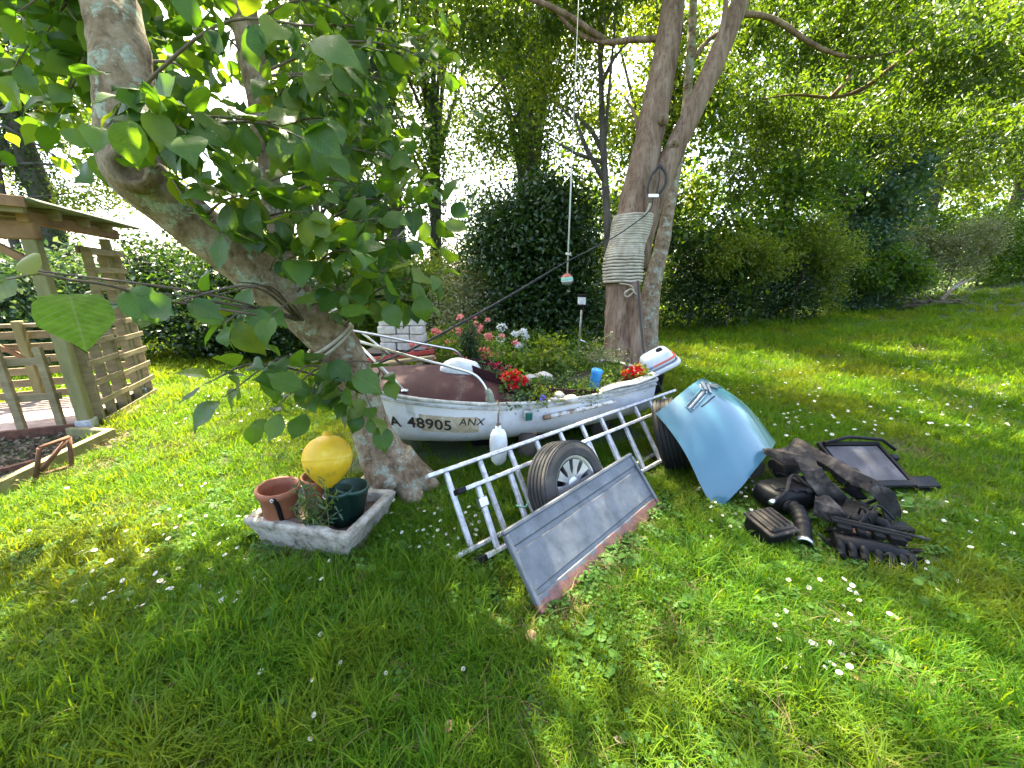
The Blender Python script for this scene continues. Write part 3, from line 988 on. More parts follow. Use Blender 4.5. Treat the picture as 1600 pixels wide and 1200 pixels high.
for c_, lab in ((at(1037, 187, 5.24), None), (at(1053, 226, 5.28), None)):
    MB().lathe([(.02, .03), (.055, .025), (.075, .0), (.06, -.03)], c_, (c_ - Vector((0, 0, 0))).normalized() * -1, 12).build('branch_scar', M_BARK_PALE, rt)
# its crown, reaching over the lawn and above the frame
bl = []
for px, py, d, rx, rz in ((700, 20, 5.6, .8, .45), (790, 60, 6.2, .8, .5), (860, 10, 6.0, .9, .5), (930, -30, 5.8, .8, .45), (640, -60, 5.4, 1.0, .5),
                          (1180, 40, 7.0, .9, .6), (1250, 20, 6.2, 1.0, .55), (1330, 40, 6.0, 1.0, .55), (1430, 60, 6.0, 1.0, .6), (1530, 90, 6.0, 1.0, .6), (1600, 60, 5.6, 1.0, .6),
                          (1220, 170, 8.0, 1.0, .8), (1330, 190, 7.6, .9, .7), (1450, 200, 7.2, .9, .7), (1560, 230, 7.0, .8, .7), (1130, 110, 8.2, .7, .7), (1180, 260, 9.0, .8, .8)):
    q = at(px, py, d)
    bl.append((q.x, q.y, q.z, rx, rx, rz))
pts, _ = clump_points(bl, 27000, 90, .19)
leaves_obj('crown', pts, .115, L_OLIVE, rt, droop=.7, width=.36)
hi = [(1.8, 6.2, 8.2, 2.6, 2.4, 1.3), (4.4, 5.6, 7.6, 2.2, 2.0, 1.1), (-.6, 5.6, 8.0, 2.2, 2.0, 1.1), (2.2, 4.0, 7.8, 2.2, 1.8, .9), (6.6, 6.2, 8.2, 1.9, 1.8, 1.0), (-2.8, 6.2, 7.6, 1.7, 1.7, .9), (.8, 7.6, 9.6, 2.4, 2.2, 1.2), (4.0, 7.4, 9.6, 2.4, 2.0, 1.1)]  # unseen upper crown, added and thinned to dapple the foreground with shade
pts, _ = clump_points(hi, 20000, 170, .36)
leaves_obj('foliage', pts, .14, L_MID, rt, droop=.4)

# the pale rope wound round the trunk
M_ROPE = mk('cream laid rope', [(0.3, (0.26, 0.22, 0.155)), (0.55, (0.42, 0.37, 0.28)), (0.75, (0.52, 0.47, 0.38))], scale=9, rough=0.9, bump=0.9, bscale=120, bdist=0.006)
wrap_axis = smooth_path([at(972, 443, 5.58), at(975, 400, 5.57), at(983, 370, 5.56), at(990, 338, 5.55)], 10)
pp = []
turns, ppt = 27, 22
for i in range(turns * ppt + 1):
    k = i / (turns * ppt) * (len(wrap_axis) - 1)
    j = min(int(k), len(wrap_axis) - 2)
    c_ = wrap_axis[j].lerp(wrap_axis[j + 1], k - j)
    a = 2 * math.pi * i / ppt
    f = i / (turns * ppt)
    r_ = .262 + .012 * math.sin(f * 9) + .008 * noise.noise(Vector((f * 40, 0, a * .2)))
    jog = .012 * noise.noise(Vector((math.cos(a) * 2, math.sin(a) * 2, f * 8)))
    pp.append(c_ + Vector((math.cos(a) * r_, math.sin(a) * r_, jog)))
rw_t = thing('rope_wrap', tuple(wrap_axis[0]), 'cream rope wound in tight coils round the brown trunk', 'rope')
MB().tube(pp, .0195, 7).build('coil', M_ROPE, rw_t)
MB().tube(smooth_path([at(968, 443, 5.33), at(985, 446, 5.30), at(990, 455, 5.30), at(980, 464, 5.28), at(976, 458, 5.26), at(986, 452, 5.26), at(994, 460, 5.27)], 5), .012, 7).build('knot', M_ROPE, rw_t)
MB().tube(smooth_path([at(1006, 338, 5.28), at(1012, 330, 5.26), at(1016, 318, 5.24)], 4), .02, 7).build('rope_end', M_ROPE, rw_t)

# black sling with its buckle, the line down to the boat and the line down to the stern
sg = thing('sling', tuple(at(1022, 300, 5.2)), 'black webbing sling with metal buckle in the tree fork', 'strap')
MB().tube(smooth_path([at(1031, 258, 5.22), at(1018, 275, 5.2), at(1012, 295, 5.18), at(1014, 305, 5.17)], 5), .014, 6).build('webbing', M_ROPE_BLACK, sg)
MB().tube(smooth_path([at(1031, 258, 5.22), at(1040, 272, 5.18), at(1039, 290, 5.17), at(1028, 305, 5.17)], 5), .018, 6).build('webbing', M_ROPE_BLACK, sg)
MB().tube(smooth_path([at(1031, 258, 5.2), at(1030, 280, 5.17), at(1026, 303, 5.17)], 5), .010, 6).build('webbing', M_ROPE_BLACK, sg)
MB().box(at(1021, 306, 5.15), (.14, .03, .05), bevel=.008).build('buckle', M_STEEL, sg)
ln = thing('mooring_line', tuple(at(640, 547, 4.3)), 'long black line slanting from the tree down to the boat', 'rope')
q = smooth_path([at(1021, 308, 5.15), at(1012, 332, 5.15), at(960, 370, 5.1), at(880, 412, 4.9), at(800, 460, 4.7), at(720, 505, 4.5), at(640, 547, 4.3), at(560, 580, 4.1)], 6)
MB().tube(q, [.008 if i < 20 else .014 for i in range(len(q))], 7).build('line', M_ROPE_BLACK, ln)
l2 = thing('stay_line', tuple(at(1012, 598, 4.6)), 'black stay hanging from the rope coils down to the boat stern', 'rope')
q = smooth_path([at(997, 440, 5.25), at(1000, 490, 5.05), at(1005, 540, 4.8), at(1008, 566, 4.7)], 5)
MB().tube(q, .015, 7).build('line', M_ROPE_BLACK, l2)
MB().tube([at(1008, 562, 4.7), at(1010, 600, 4.6)], .025, 8).build('turnbuckle', mk('grey green casting', [(0.3, (.16, .18, .16)), (.7, (.28, .31, .28))], rough=.6), l2)

# float hanging on a pale cord
fp = at(886, 437, 5.6)
fl = thing('hanging_float', tuple(fp), 'red, green and grey striped float hanging on a pale cord', 'float')
R = .088
MB().tube([fp + Vector((0, 0, R - .01)), Vector((fp.x + .008, fp.y, at(892, 278, 5.6).z)), Vector((fp.x + .008, fp.y, at(892, 276, 5.6).z)), Vector((fp.x + .02, fp.y, at(893, 47, 5.62).z))], [.012, .011, .0035, .0035], 6).build('cord', mk('pale cord', [(0.3, (.45, .47, .40)), (.7, (.6, .62, .55))], scale=30, rough=.8), fl)
MB().tube([fp + Vector((-.035, 0, .36)), fp + Vector((.05, -.03, .34)), fp + Vector((.02, -.03, .37))], .016, 6).build('knot', MATS['pale cord'], fl)
for a0, a1, m_, nm in ((0, 62, mk('faded red paint', [(.3, (.32, .07, .05)), (.7, (.45, .14, .10))], scale=14, rough=.6), 'red_band'),
                       (62, 92, mk('mint green paint', [(.3, (.18, .45, .34)), (.7, (.30, .58, .45))], scale=14, rough=.6), 'green_band'),
                       (92, 104, mk('white line paint', [(.3, (.6, .6, .58)), (.7, (.75, .75, .72))], scale=14, rough=.6), 'white_band'),
                       (104, 180, mk('grey paint', [(.3, (.17, .18, .17)), (.7, (.30, .32, .30))], scale=14, rough=.6), 'grey_band')):
    prof = [(max(.001, R * math.sin(math.radians(a))), R * math.cos(math.radians(a))) for a in np.linspace(a0, a1, 8)]
    MB().lathe(prof, fp, Vector((-.12, -.1, 1)), 20).build(nm, m_, fl)

# garden solar lamp
lp = at(905, 548, 6.2)
sol = thing('solar_lamp', (lp.x, lp.y, 0), 'solar garden lamp on a thin steel post by the laurel', 'lamp')
ztop = at(908, 483, 6.2).z
MB().tube([(lp.x - .02, lp.y, 0), (lp.x, lp.y, .9), (lp.x + .01, lp.y, ztop)], .017, 8).build('post', mk('tarnished steel', [(.3, (.22, .20, .15)), (.7, (.42, .40, .33))], rough=.5, metal=.6), sol)
c_ = at(909, 470, 6.2)
MB().box((c_.x, c_.y, c_.z), (.115, .115, .12), bevel=.008).build('lens', M_WHITE, sol)
MB().box((c_.x, c_.y, c_.z + .085), (.14, .14, .035), bevel=.008).build('cap', M_BLACK, sol)
MB().box((c_.x, c_.y, c_.z - .075), (.13, .13, .025), bevel=.006).build('collar', M_BLACK, sol)
MB().tube([(lp.x + .01, lp.y - .02, at(905, 530, 6.2).z), (lp.x + .13, lp.y - .05, at(905, 536, 6.2).z)], .012, 6).build('ground_peg', M_STEEL, sol)

# ================================================================== THE LEANING MAGNOLIA
def mag_leaf_mesh(seed):
    r = random.Random(seed)
    prof = [(0.0, .02), (.07, .13), (.18, .25), (.34, .345), (.52, .37), (.66, .335), (.80, .24), (.90, .12), (1.04, .003)]
    fat = r.uniform(.86, 1.15)
    curl = r.uniform(-.25, .55)
    cup = r.uniform(-.10, .42)
    v, f = [], []
    for i, (t, w) in enumerate(prof):
        w *= fat * (1 + r.uniform(-.05, .05))
        z = curl * (t - .3) ** 2 * -1.6 + .03 * math.sin(t * 8 + seed)
        v += [(-w, t, z + cup * w * .9 + r.uniform(-.03, .03)), (-w * .5, t + .02, z + cup * w * .38), (0, t, z - .012), (w * .5, t + .02, z + cup * w * .38), (w, t, z + cup * w * .9 + r.uniform(-.03, .03))]
    for i in range(len(prof) - 1):
        for j in range(4):
            a = i * 5 + j
            f.append((a, a + 1, a + 6, a + 5))
    # leaf stalk
    n = len(v)
    v += [(-.012, -.16, .03), (.012, -.16, .03), (.012, .02, -.01), (-.012, .02, -.01), (0, -.16, .05), (0, .02, .012)]
    f += [(n, n + 1, n + 2, n + 3), (n + 1, n + 4, n + 5, n + 2), (n + 4, n, n + 3, n + 5)]
    me = bpy.data.meshes.new('leaf')
    me.from_pydata(v, [], f)
    me.polygons.foreach_set('use_smooth', [True] * len(f))
    me.materials.append(L_MAG)
    return me


def vein_leaf(mat):
    """side veins pressed into the blade"""
    nt = mat.node_tree
    tc = nt.nodes.new('ShaderNodeTexCoord')
    sx = nt.nodes.new('ShaderNodeSeparateXYZ')
    nt.links.new(tc.outputs['Object'], sx.inputs[0])
    ab = nt.nodes.new('ShaderNodeMath'); ab.operation = 'ABSOLUTE'
    nt.links.new(sx.outputs['X'], ab.inputs[0])
    m1 = nt.nodes.new('ShaderNodeMath'); m1.operation = 'MULTIPLY_ADD'
    m1.inputs[1].default_value = -0.75
    nt.links.new(ab.outputs[0], m1.inputs[0]); nt.links.new(sx.outputs['Y'], m1.inputs[2])
    m2 = nt.nodes.new('ShaderNodeMath'); m2.operation = 'MULTIPLY'; m2.inputs[1].default_value = 34
    nt.links.new(m1.outputs[0], m2.inputs[0])
    m3 = nt.nodes.new('ShaderNodeMath'); m3.operation = 'SINE'
    nt.links.new(m2.outputs[0], m3.inputs[0])
    m4 = nt.nodes.new('ShaderNodeMath'); m4.operation = 'POWER'; m4.inputs[1].default_value = 6
    m5 = nt.nodes.new('ShaderNodeMath'); m5.operation = 'ABSOLUTE'
    nt.links.new(m3.outputs[0], m5.inputs[0]); nt.links.new(m5.outputs[0], m4.inputs[0])
    bp = nt.nodes.new('ShaderNodeBump')
    bp.inputs['Strength'].default_value = .10
    bp.inputs['Distance'].default_value = -.008
    nt.links.new(m4.outputs[0], bp.inputs['Height'])
    nt.links.new(bp.outputs[0], nt.nodes['Principled BSDF'].inputs['Normal'])
    # paler midrib and side veins
    mid = nt.nodes.new('ShaderNodeMath'); mid.operation = 'LESS_THAN'; mid.inputs[1].default_value = .013
    nt.links.new(ab.outputs[0], mid.inputs[0])
    vv = nt.nodes.new('ShaderNodeMath'); vv.operation = 'POWER'; vv.inputs[1].default_value = 40
    nt.links.new(m5.outputs[0], vv.inputs[0])
    mxx = nt.nodes.new('ShaderNodeMath'); mxx.operation = 'MAXIMUM'
    nt.links.new(mid.outputs[0], mxx.inputs[0]); nt.links.new(vv.outputs[0], mxx.inputs[1])
    sc_ = nt.nodes.new('ShaderNodeMath'); sc_.operation = 'MULTIPLY'; sc_.inputs[1].default_value = .38
    nt.links.new(mxx.outputs[0], sc_.inputs[0])
    b_ = nt.nodes['Principled BSDF'].inputs['Base Color']
    src = b_.links[0].from_socket
    nz_ = noise_node(nt, 5, 5, .7)
    dk_ = ramp(nt, [(.3, (.70, .72, .65)), (.6, (1.05, 1.0, 1.0))])
    nt.links.new(nz_.outputs['Fac'], dk_.inputs[0])
    mu_ = nt.nodes.new('ShaderNodeMixRGB'); mu_.blend_type = 'MULTIPLY'; mu_.inputs[0].default_value = 1
    nt.links.new(src, mu_.inputs[1]); nt.links.new(dk_.outputs[0], mu_.inputs[2])
    mx_ = nt.nodes.new('ShaderNodeMixRGB')
    mx_.inputs[2].default_value = (.16, .20, .07, 1)
    nt.links.new(sc_.outputs[0], mx_.inputs[0]); nt.links.new(mu_.outputs[0], mx_.inputs[1])
    nt.links.new(mx_.outputs[0], b_)


vein_leaf(L_MAG)
LEAF_MESHES = [mag_leaf_mesh(i) for i in range(9)]
MG = [at(618, 752, 3.02), at(600, 715, 3.0), at(578, 665, 2.94), at(558, 612, 2.84), at(532, 548, 2.70), at(472, 485, 2.52), at(398, 422, 2.33), at(325, 367, 2.15), at(262, 318, 2.0), at(222, 285, 1.9), at(206, 250, 1.85), at(203, 205, 1.82), at(196, 140, 1.8), at(184, 60, 1.82), at(166, -30, 1.88), at(145, -150, 2.0), at(120, -320, 2.3)]
MGR = [.225, .17, .145, .142, .15, .148, .142, .13, .122, .122, .125, .118, .115, .112, .105, .095, .07]
mg = thing('magnolia_tree', (MG[0].x, MG[0].y, 0), 'leaning pale barked magnolia with big oval leaves beside the boat bow', 'tree')
p = smooth_path(MG, 6)
MB().tube(p, lerp_list(MGR, len(p)), 22, rough=.11).build('trunk', M_BARK_PALE, mg)
base = MG[0]
for k, (dx, dy) in enumerate(((.34, .02), (.22, -.2), (-.18, -.22), (-.34, .0), (.1, .3), (-.2, .22), (.30, .16))):
    s_ = Vector((base.x + .02, base.y, .2))
    MB().tube(smooth_path([s_ + Vector((dx * .1, dy * .1, .1)), s_ + Vector((dx * .45, dy * .45, -.10)), Vector((base.x + dx * .85, base.y + dy * .85, .0)), Vector((base.x + dx * 1.15, base.y + dy * 1.15, -.06))], 4), lerp_list([.10, .11, .075, .03], 13), 10, rough=.15).build('root', M_BARK_PALE, mg)
p = smooth_path([at(478, 490, 2.5), at(455, 430, 2.48), at(430, 340, 2.45), at(418, 250, 2.42), at(405, 160, 2.4), at(392, 80, 2.42), at(375, 0, 2.48), at(350, -120, 2.65)], 5)
MB().tube(p, lerp_list([.05, .06, .062, .065, .068, .075, .085, .075], len(p)), 14, rough=.14).build('stem', M_BARK_PALE, mg)
# hollow knot where a limb was sawn off at the bend
kc = at(204, 262, 1.74)
MB().lathe([(.105, -.05), (.095, .0), (.075, .025), (.055, .015), (.045, -.03), (.01, -.05)], kc, (Vector((0, 0, 1.75)) - kc).normalized() + Vector((-.35, 0, .1)), 18).build('knot_hole', M_BARK_PALE, mg)
# white lashing round the trunk
MBR = MB()
tq = at(500, 552, 2.66)
tdir = (at(532, 548, 2.70) - at(472, 485, 2.52)).normalized()
lash = thing('trunk_lashing', tuple(tq), 'dirty white cord tied round the leaning magnolia trunk', 'rope')
MB().lathe([(.178 + .012 * math.cos(a), .012 * math.sin(a)) for a in np.linspace(0, 2 * math.pi, 7)[:-1]], at(515, 530, 2.66), tdir, 28, close=True).build('cord', M_ROPE, lash)
MB().lathe([(.181 + .010 * math.cos(a), .010 * math.sin(a)) for a in np.linspace(0, 2 * math.pi, 7)[:-1]], at(519, 535, 2.665), tdir + Vector((.06, .05, 0)), 28, close=True).build('cord', M_ROPE, lash)

LEAVES = []          # (position of leaf base, direction, normal, length)
rl = random.Random(21)


def near_trunk(q):
    """closest point of the trunk for a twig to start from"""
    best, bd = None, 1e9
    for c in p_trunk:
        d_ = (c - q).length
        if d_ < bd:
            best, bd = c, d_
    return best


p_trunk = smooth_path(MG, 4)[10:] + smooth_path([at(455, 430, 2.48), at(430, 340, 2.45), at(418, 250, 2.42), at(405, 160, 2.4), at(392, 80, 2.42), at(375, 0, 2.48), at(350, -120, 2.65)], 4)
TW = [(700, 320, 2.15), (665, 290, 2.2), (640, 370, 2.0), (690, 425, 2.1), (605, 420, 1.9), (560, 390, 1.8), (655, 470, 2.25), (520, 360, 1.75), (545, 455, 2.0), (625, 250, 2.4), (480, 330, 1.75), (505, 230, 1.6), (430, 190, 1.65), (400, 300, 1.7), (330, 250, 1.6), (290, 205, 1.5), (300, 330, 1.65), (350, 370, 1.75), (455, 270, 1.8), (525, 185, 2.2), (560, 290, 2.3), (590, 340, 2.0), (460, 400, 1.9), (370, 440, 1.85),
      (490, 40, 1.45), (530, 90, 1.9), (600, 80, 2.4), (300, 60, 2.2), (265, 130, 2.1), (60, 70, 2.0), (25, 20, 1.8), (105, 140, 2.1), (85, 190, 2.2), (145, 250, 1.9), (120, 50, 2.3), (215, 30, 2.3), (450, 90, 2.5), (560, 30, 2.6), (665, 60, 2.8), (715, 115, 2.9), (20, 110, 2.2), (310, 150, 2.0), (560, 150, 2.5), (450, 140, 2.2),
      (170, 195, 1.45), (245, 170, 1.5), (620, 130, 2.6), (480, 120, 2.0), (70, 10, 1.9), (150, 110, 2.3), (350, 200, 2.1), (590, 220, 2.4), (610, 310, 2.2), (500, 300, 2.0), (420, 360, 2.0), (560, 470, 2.3),
      (440, 615, 2.0), (540, 600, 2.15), (480, 640, 2.1), (575, 650, 2.25), (605, 590, 2.4), (350, 620, 1.85), (320, 600, 1.8), (500, 570, 2.1), (420, 650, 2.1), (590, 660, 2.3),
      (35, 420, 0.95), (170, 475, 1.2), (255, 475, 1.35), (350, 505, 1.55), (425, 490, 1.7), (340, 460, 1.7)]
LOW = (440, 540, 480, 575, 605, 350, 320, 500, 420, 590)
for (px, py, d) in TW:
    e = at(px, py, d)
    if px in LOW and py > 560:
        s_ = at(520 + rl.uniform(-15, 40), 585 + rl.uniform(-20, 30), 2.55)
    elif py > 410 and px < 460:
        s_ = at(470 + rl.uniform(-10, 10), 500, 2.35)
    else:
        s_ = near_trunk(e)
        if (s_ - e).length > .9:
            s_ = s_.lerp(e, .25) if False else s_
    mid = s_.lerp(e, .55) + Vector((rl.uniform(-.06, .06), rl.uniform(-.06, .06), rl.uniform(.02, .14)))
    q = smooth_path([s_, mid, e], 7)
    MB().tube(q, lerp_list([.009, .006, .0025], len(q)), 6).build('twig', M_TWIG, mg)
    L = (e - s_).length
    nl = max(7, min(16, int(6 + L * 9)))
    if py > 560:
        nl = min(nl, 6)
    if px < 300 and py > 400 and py < 560:
        nl = 2
    for k in range(nl):
        f = 1 - (k / nl) * (.62 if px > 260 or py < 260 else .42)
        i = min(len(q) - 2, int(f * (len(q) - 1)))
        c = q[i].lerp(q[i + 1], f * (len(q) - 1) - i) if f < 1 else q[-1]
        axis = (q[i + 1] - q[i]).normalized()
        perp = axis.cross(Vector((rl.gauss(0, 1), rl.gauss(0, 1), rl.gauss(0, 1)))).normalized()
        dr = (axis * (.9 if k == 0 else .35) + perp * (0.3 if k == 0 else 1.0) + Vector((0, 0, -.38))).normalized()
        nm = Vector((rl.gauss(0, .55), rl.gauss(-.35, .5), .75))
        LEAVES.append((c, dr, nm, rl.uniform(.095, .165)))
# the large near leaves that can be told apart
for px, py, d, ang, L, tn in ((103, 444, .86, -92, .150, (.62, -.54, .50)), (60, 432, .80, 130, .062, (.2, -1, .3)), (10, 440, .85, 205, .14, (.1, -.7, .7)),
                              (200, 175, 1.35, -88, .15, (.2, -.9, .4)), (470, 195, 1.5, -35, .155, (-.2, -.8, .6)), (470, 60, 1.35, -10, .17, (0, -.8, .6)),
                              (505, 175, 1.6, -55, .13, (.5, -.5, .6)), (540, 400, 1.75, 20, .16, (0, -.6, .8)), (690, 345, 2.0, -25, .13, (0, -.8, .6)), (600, 470, 2.0, -60, .13, (.1, -.8, .6)),
                              (480, 610, 1.9, 160, .17, (0, -.6, .8)), (545, 580, 2.0, -30, .16, (.1, -.8, .6)), (440, 640, 1.95, -110, .14, (.2, -.8, .5)), (400, 655, 1.95, -100, .12, (.5, -.8, .3)),
                              (215, 460, 1.2, -30, .12, (-.2, -.8, .6)), (190, 470, 1.25, 215, .11, (-.3, -.7, .6)), (285, 470, 1.4, -20, .12, (0, -.7, .7)), (520, 490, 1.9, 15, .15, (0, -.6, .8)), (655, 455, 2.1, -80, .14, (0, -.9, .4)),
                              (215, 130, 1.4, -30, .13, (0, .6, .8)), (175, 115, 1.4, 170, .13, (.1, -.2, 1))):
    a = math.radians(ang)
    c = at(px, py, d)
    dr = (Vector((1, 0, 0)) * math.cos(a) + Vector((0, SP, CP)) * math.sin(a)).normalized()
    if (px, py) == (103, 444):
        dr = Vector((.60, -.52, -.60)).normalized()
    LEAVES.append((c, dr, Vector(tn), -L))


for tw in ([(400, 492, 1.7), (255, 468, 1.35), (170, 446, 1.1), (108, 437, .88), (62, 428, .815), (12, 436, .85)], [(470, 500, 2.3), (330, 470, 1.6), (280, 462, 1.42), (205, 452, 1.24)]):
    q = smooth_path([at(*t_) for t_ in tw], 5)
    MB().tube(q, lerp_list([.006, .004, .0022], len(q)), 6).build('twig', M_TWIG, mg)


def leaf_matrix(c, dr, nm, L):
    y = dr
    z = (nm - y * nm.dot(y))
    if z.length < 1e-3:
        z = y.orthogonal()
    z.normalize()
    x = y.cross(z)
    m = Matrix((x, y, z)).transposed().to_4x4()
    return Matrix.Translation(c + dr * L * .16) @ m @ Matrix.Scale(L, 4)


def keyd(l):
    c = l[0] - Vector((0, 0, CAM_H))
    return (0 if l[3] < 0 else 1, c.length / abs(l[3]))


def to_px(P):
    q = P - Vector((0, 0, CAM_H))
    d_ = q.y * CP - q.z * SP
    return 800 + 600 * q.x / d_, 600 - 600 * (q.y * SP + q.z * CP) / d_


TL = [(215, 285), (262, 318), (325, 367), (398, 422), (472, 485), (532, 548)]


def hides_trunk(c, dr, L):
    for f in (0, .5, 1):
        x_, y_ = to_px(c + dr * L * f)
        if 190 < x_ < 520:
            yl = np.interp(x_, [q[0] for q in TL], [q[1] for q in TL])
            if -12 < y_ - yl < 62:
                return True
    return False


LEAVES = [l for l in LEAVES if l[3] < 0 or not (hides_trunk(l[0], l[1], l[3]) and rl.random() < .88)]
LEAVES.sort(key=keyd)
off = Matrix.Translation(-world_loc(mg))
bright = mk_leaf('young yellow green leaf', [(0.20, 0.21, 0.02), (0.17, 0.20, 0.02)], trans=.45, tcol=(2.2, 1.8, .35), per_obj=True)
for i, (c, dr, nm, L) in enumerate(LEAVES[:298]):
    o = link('leaf', LEAF_MESHES[i % 9], mg)
    o.matrix_local = off @ leaf_matrix(c, dr, nm, abs(L))
    if L < 0 and abs(L) < .1:
        me = LEAF_MESHES[i % 9].copy()
        me.materials[0] = bright
        o.data = me
        o['label'] = 'small yellow young leaf at the twig tip'
    elif L == -.150:
        me = LEAF_MESHES[i % 9].copy()
        me.materials[0] = mk_leaf('backlit light green leaf', [(.085, .19, .018), (.10, .21, .02)], trans=.5, rough=.6, tcol=(1.9, 1.6, .3), spec=.12)  # lighter copy of the leaf green, light from behind put into the colour
        vein_leaf(me.materials[0])
        o.data = me
        o['label'] = 'large backlit green leaf close to the viewer'
rest = MB()
for i, (c, dr, nm, L) in enumerate(LEAVES[298:]):
    M_ = leaf_matrix(c, dr, nm, abs(L))
    me = LEAF_MESHES[i % 9]
    rest.add([M_ @ v.co for v in me.vertices], [tuple(p_.vertices) for p_ in me.polygons], True)
for (px, py, d, n_l) in ((50, 50, 2.9, 42), (110, 120, 3.0, 42), (190, 40, 3.2, 34), (100, 205, 2.9, 30), (30, 130, 2.9, 34), (10, 20, 2.7, 30), (300, 90, 3.2, 42), (345, 25, 3.2, 40), (440, 50, 3.2, 46), (480, 140, 3.1, 46), (530, 60, 3.3, 46), (575, 130, 3.3, 42), (540, 200, 3.1, 40), (640, 50, 3.5, 40), (480, 250, 2.9, 34), (600, 260, 3.1, 34), (440, 190, 3.0, 36), (330, 180, 2.9, 34), (270, 40, 3.0, 36), (610, 180, 3.3, 30), (140, 60, 3.1, 36), (560, 320, 2.8, 26), (500, 330, 2.7, 26), (640, 340, 2.7, 20), (330, 300, 2.6, 18), (420, 270, 2.7, 26), (380, 240, 2.8, 22)):
    c0_ = at(px, py, d)
    for k in range(n_l):
        c = c0_ + Vector((rl.gauss(0, .19), rl.gauss(0, .2), rl.gauss(0, .15)))
        dr = Vector((rl.gauss(0, 1), rl.gauss(0, 1), rl.gauss(-.7, .6))).normalized()
        nm = Vector((rl.gauss(0, .7), rl.gauss(-.2, .7), .7))
        if hides_trunk(c, dr, .14):
            continue
        M_ = leaf_matrix(c, dr, nm, rl.uniform(.10, .16))
        me = LEAF_MESHES[k % 9]
        rest.add([M_ @ v.co for v in me.vertices], [tuple(p_.vertices) for p_ in me.polygons], True)
# farther leaves of the same crown, above and outside the picture
rest_o = rest.build('foliage', L_MAG2, mg)
rest_o['kind'] = 'stuff'
hp, _ = clump_points([(-1.7, 2.0, 3.9, 1.0, .8, .5), (-2.8, 2.6, 3.6, .8, .8, .5), (-.9, 2.9, 4.2, .9, .8, .5), (-2.0, 3.6, 4.2, 1.0, .8, .5), (-3.2, 3.4, 4.3, .8, .8, .5), (-.2, 2.0, 4.2, .8, .7, .4), (-1.6, .9, 4.1, .9, .7, .4)], 3600, 26, .2)
hpo = leaves_obj('high_foliage', hp, .15, L_MAG2, mg, width=.6, droop=.3)  # unseen leaves added overhead to shade the ground
hpo['kind'] = 'stuff'

# ================================================================== THE BOAT
def ip(s, tab):
    xs_, ys_ = zip(*tab)
    return float(np.interp(s, xs_, ys_))


def smooth_tab(tab, n=200):
    """piecewise table rounded off so that no knuckles show"""
    xs_ = np.linspace(0, 1, n)
    ys_ = np.interp(xs_, *zip(*tab))
    k = np.ones(15) / 15
    e = np.pad(ys_, 7, mode='edge')
    sm = np.convolve(e, k, 'valid')
    w = np.clip(np.minimum(xs_, 1 - xs_) / .06, 0, 1)
    return list(zip(xs_, ys_ * (1 - w) + sm * w))


TB = smooth_tab([(0, 0.015), (.03, .14), (.06, .235), (.1, .33), (.2, .52), (.35, .65), (.5, .68), (.7, .65), (.85, .585), (1, .50)])
TS = smooth_tab([(0, .77), (.1, .72), (.2, .675), (.35, .61), (.5, .567), (.65, .555), (.8, .575), (.9, .60), (1, .635)])
TK = smooth_tab([(0, .58), (.02, .40), (.05, .28), (.1, .165), (.2, .105), (.4, .08), (.7, .095), (.9, .15), (1, .185)])


def sec(s, t):
    b, zs, zk = ip(s, TB), ip(s, TS), ip(s, TK)
    lat = b * (1 - (1 - t) ** 4.2) ** .55 * (.91 + .09 * t)
    return lat, zk + (zs - zk) * t


def hull(s, t, side=1, off_=0.0):
    lat, z = sec(s, t)
    rake = .10 * (1 - t) * (1 - s) ** 3 * 2.0
    return BOW + BX * (s * BL + rake) + BN * (side * (lat + off_)) + Vector((0, 0, z))


def mat_hull():
    m, nt, b = new_mat('chalky white hull paint')
    n = noise_node(nt, 3.5, 8, .65)
    r = ramp(nt, [(.3, (.50, .50, .48)), (.45, (.66, .67, .67)), (.7, (.74, .75, .76))])
    nt.links.new(n.outputs['Fac'], r.inputs[0])
    n2 = noise_node(nt, 7, 9, .75, stretch=(1, 1, .25))
    r2 = ramp(nt, [(.58, (0, 0, 0)), (.72, (1, 1, 1))])
    nt.links.new(n2.outputs['Fac'], r2.inputs[0])
    mx = nt.nodes.new('ShaderNodeMixRGB')
    mx.inputs[2].default_value = (.30, .27, .20, 1)
    nt.links.new(r2.outputs[0], mx.inputs[0])
    nt.links.new(r.outputs[0], mx.inputs[1])
    nt.links.new(mx.outputs[0], b.inputs['Base Color'])
    b.inputs['Roughness'].default_value = .5
    n3 = noise_node(nt, 9, 4, .5)
    bp = nt.nodes.new('ShaderNodeBump')
    bp.inputs['Strength'].default_value = .2
    bp.inputs['Distance'].default_value = .02
    nt.links.new(n3.outputs['Fac'], bp.inputs['Height'])
    nt.links.new(bp.outputs[0], b.inputs['Normal'])
    return m


def mat_deck():
    m, nt, b = new_mat('worn oxblood deck paint')
    n = noise_node(nt, 2.6, 9, .68, stretch=(1, .6, 1))
    r = ramp(nt, [(.30, (.016, .0024, .0045)), (.48, (.026, .0042, .0075)), (.57, (.034, .009, .012)), (.62, (.060, .040, .038)), (.72, (.13, .11, .10))])
    nt.links.new(n.outputs['Fac'], r.inputs[0])
    n2 = noise_node(nt, 24, 6, .7)
    r2 = ramp(nt, [(.66, (0, 0, 0)), (.72, (1, 1, 1))])
    nt.links.new(n2.outputs['Fac'], r2.inputs[0])
    mx = nt.nodes.new('ShaderNodeMixRGB')
    mx.inputs[2].default_value = (.14, .075, .06, 1)
    nt.links.new(r2.outputs[0], mx.inputs[0])
    nt.links.new(r.outputs[0], mx.inputs[1])
    nt.links.new(mx.outputs[0], b.inputs['Base Color'])
    b.inputs['Roughness'].default_value = .7
    b.inputs['Specular IOR Level'].default_value = .25
    return m


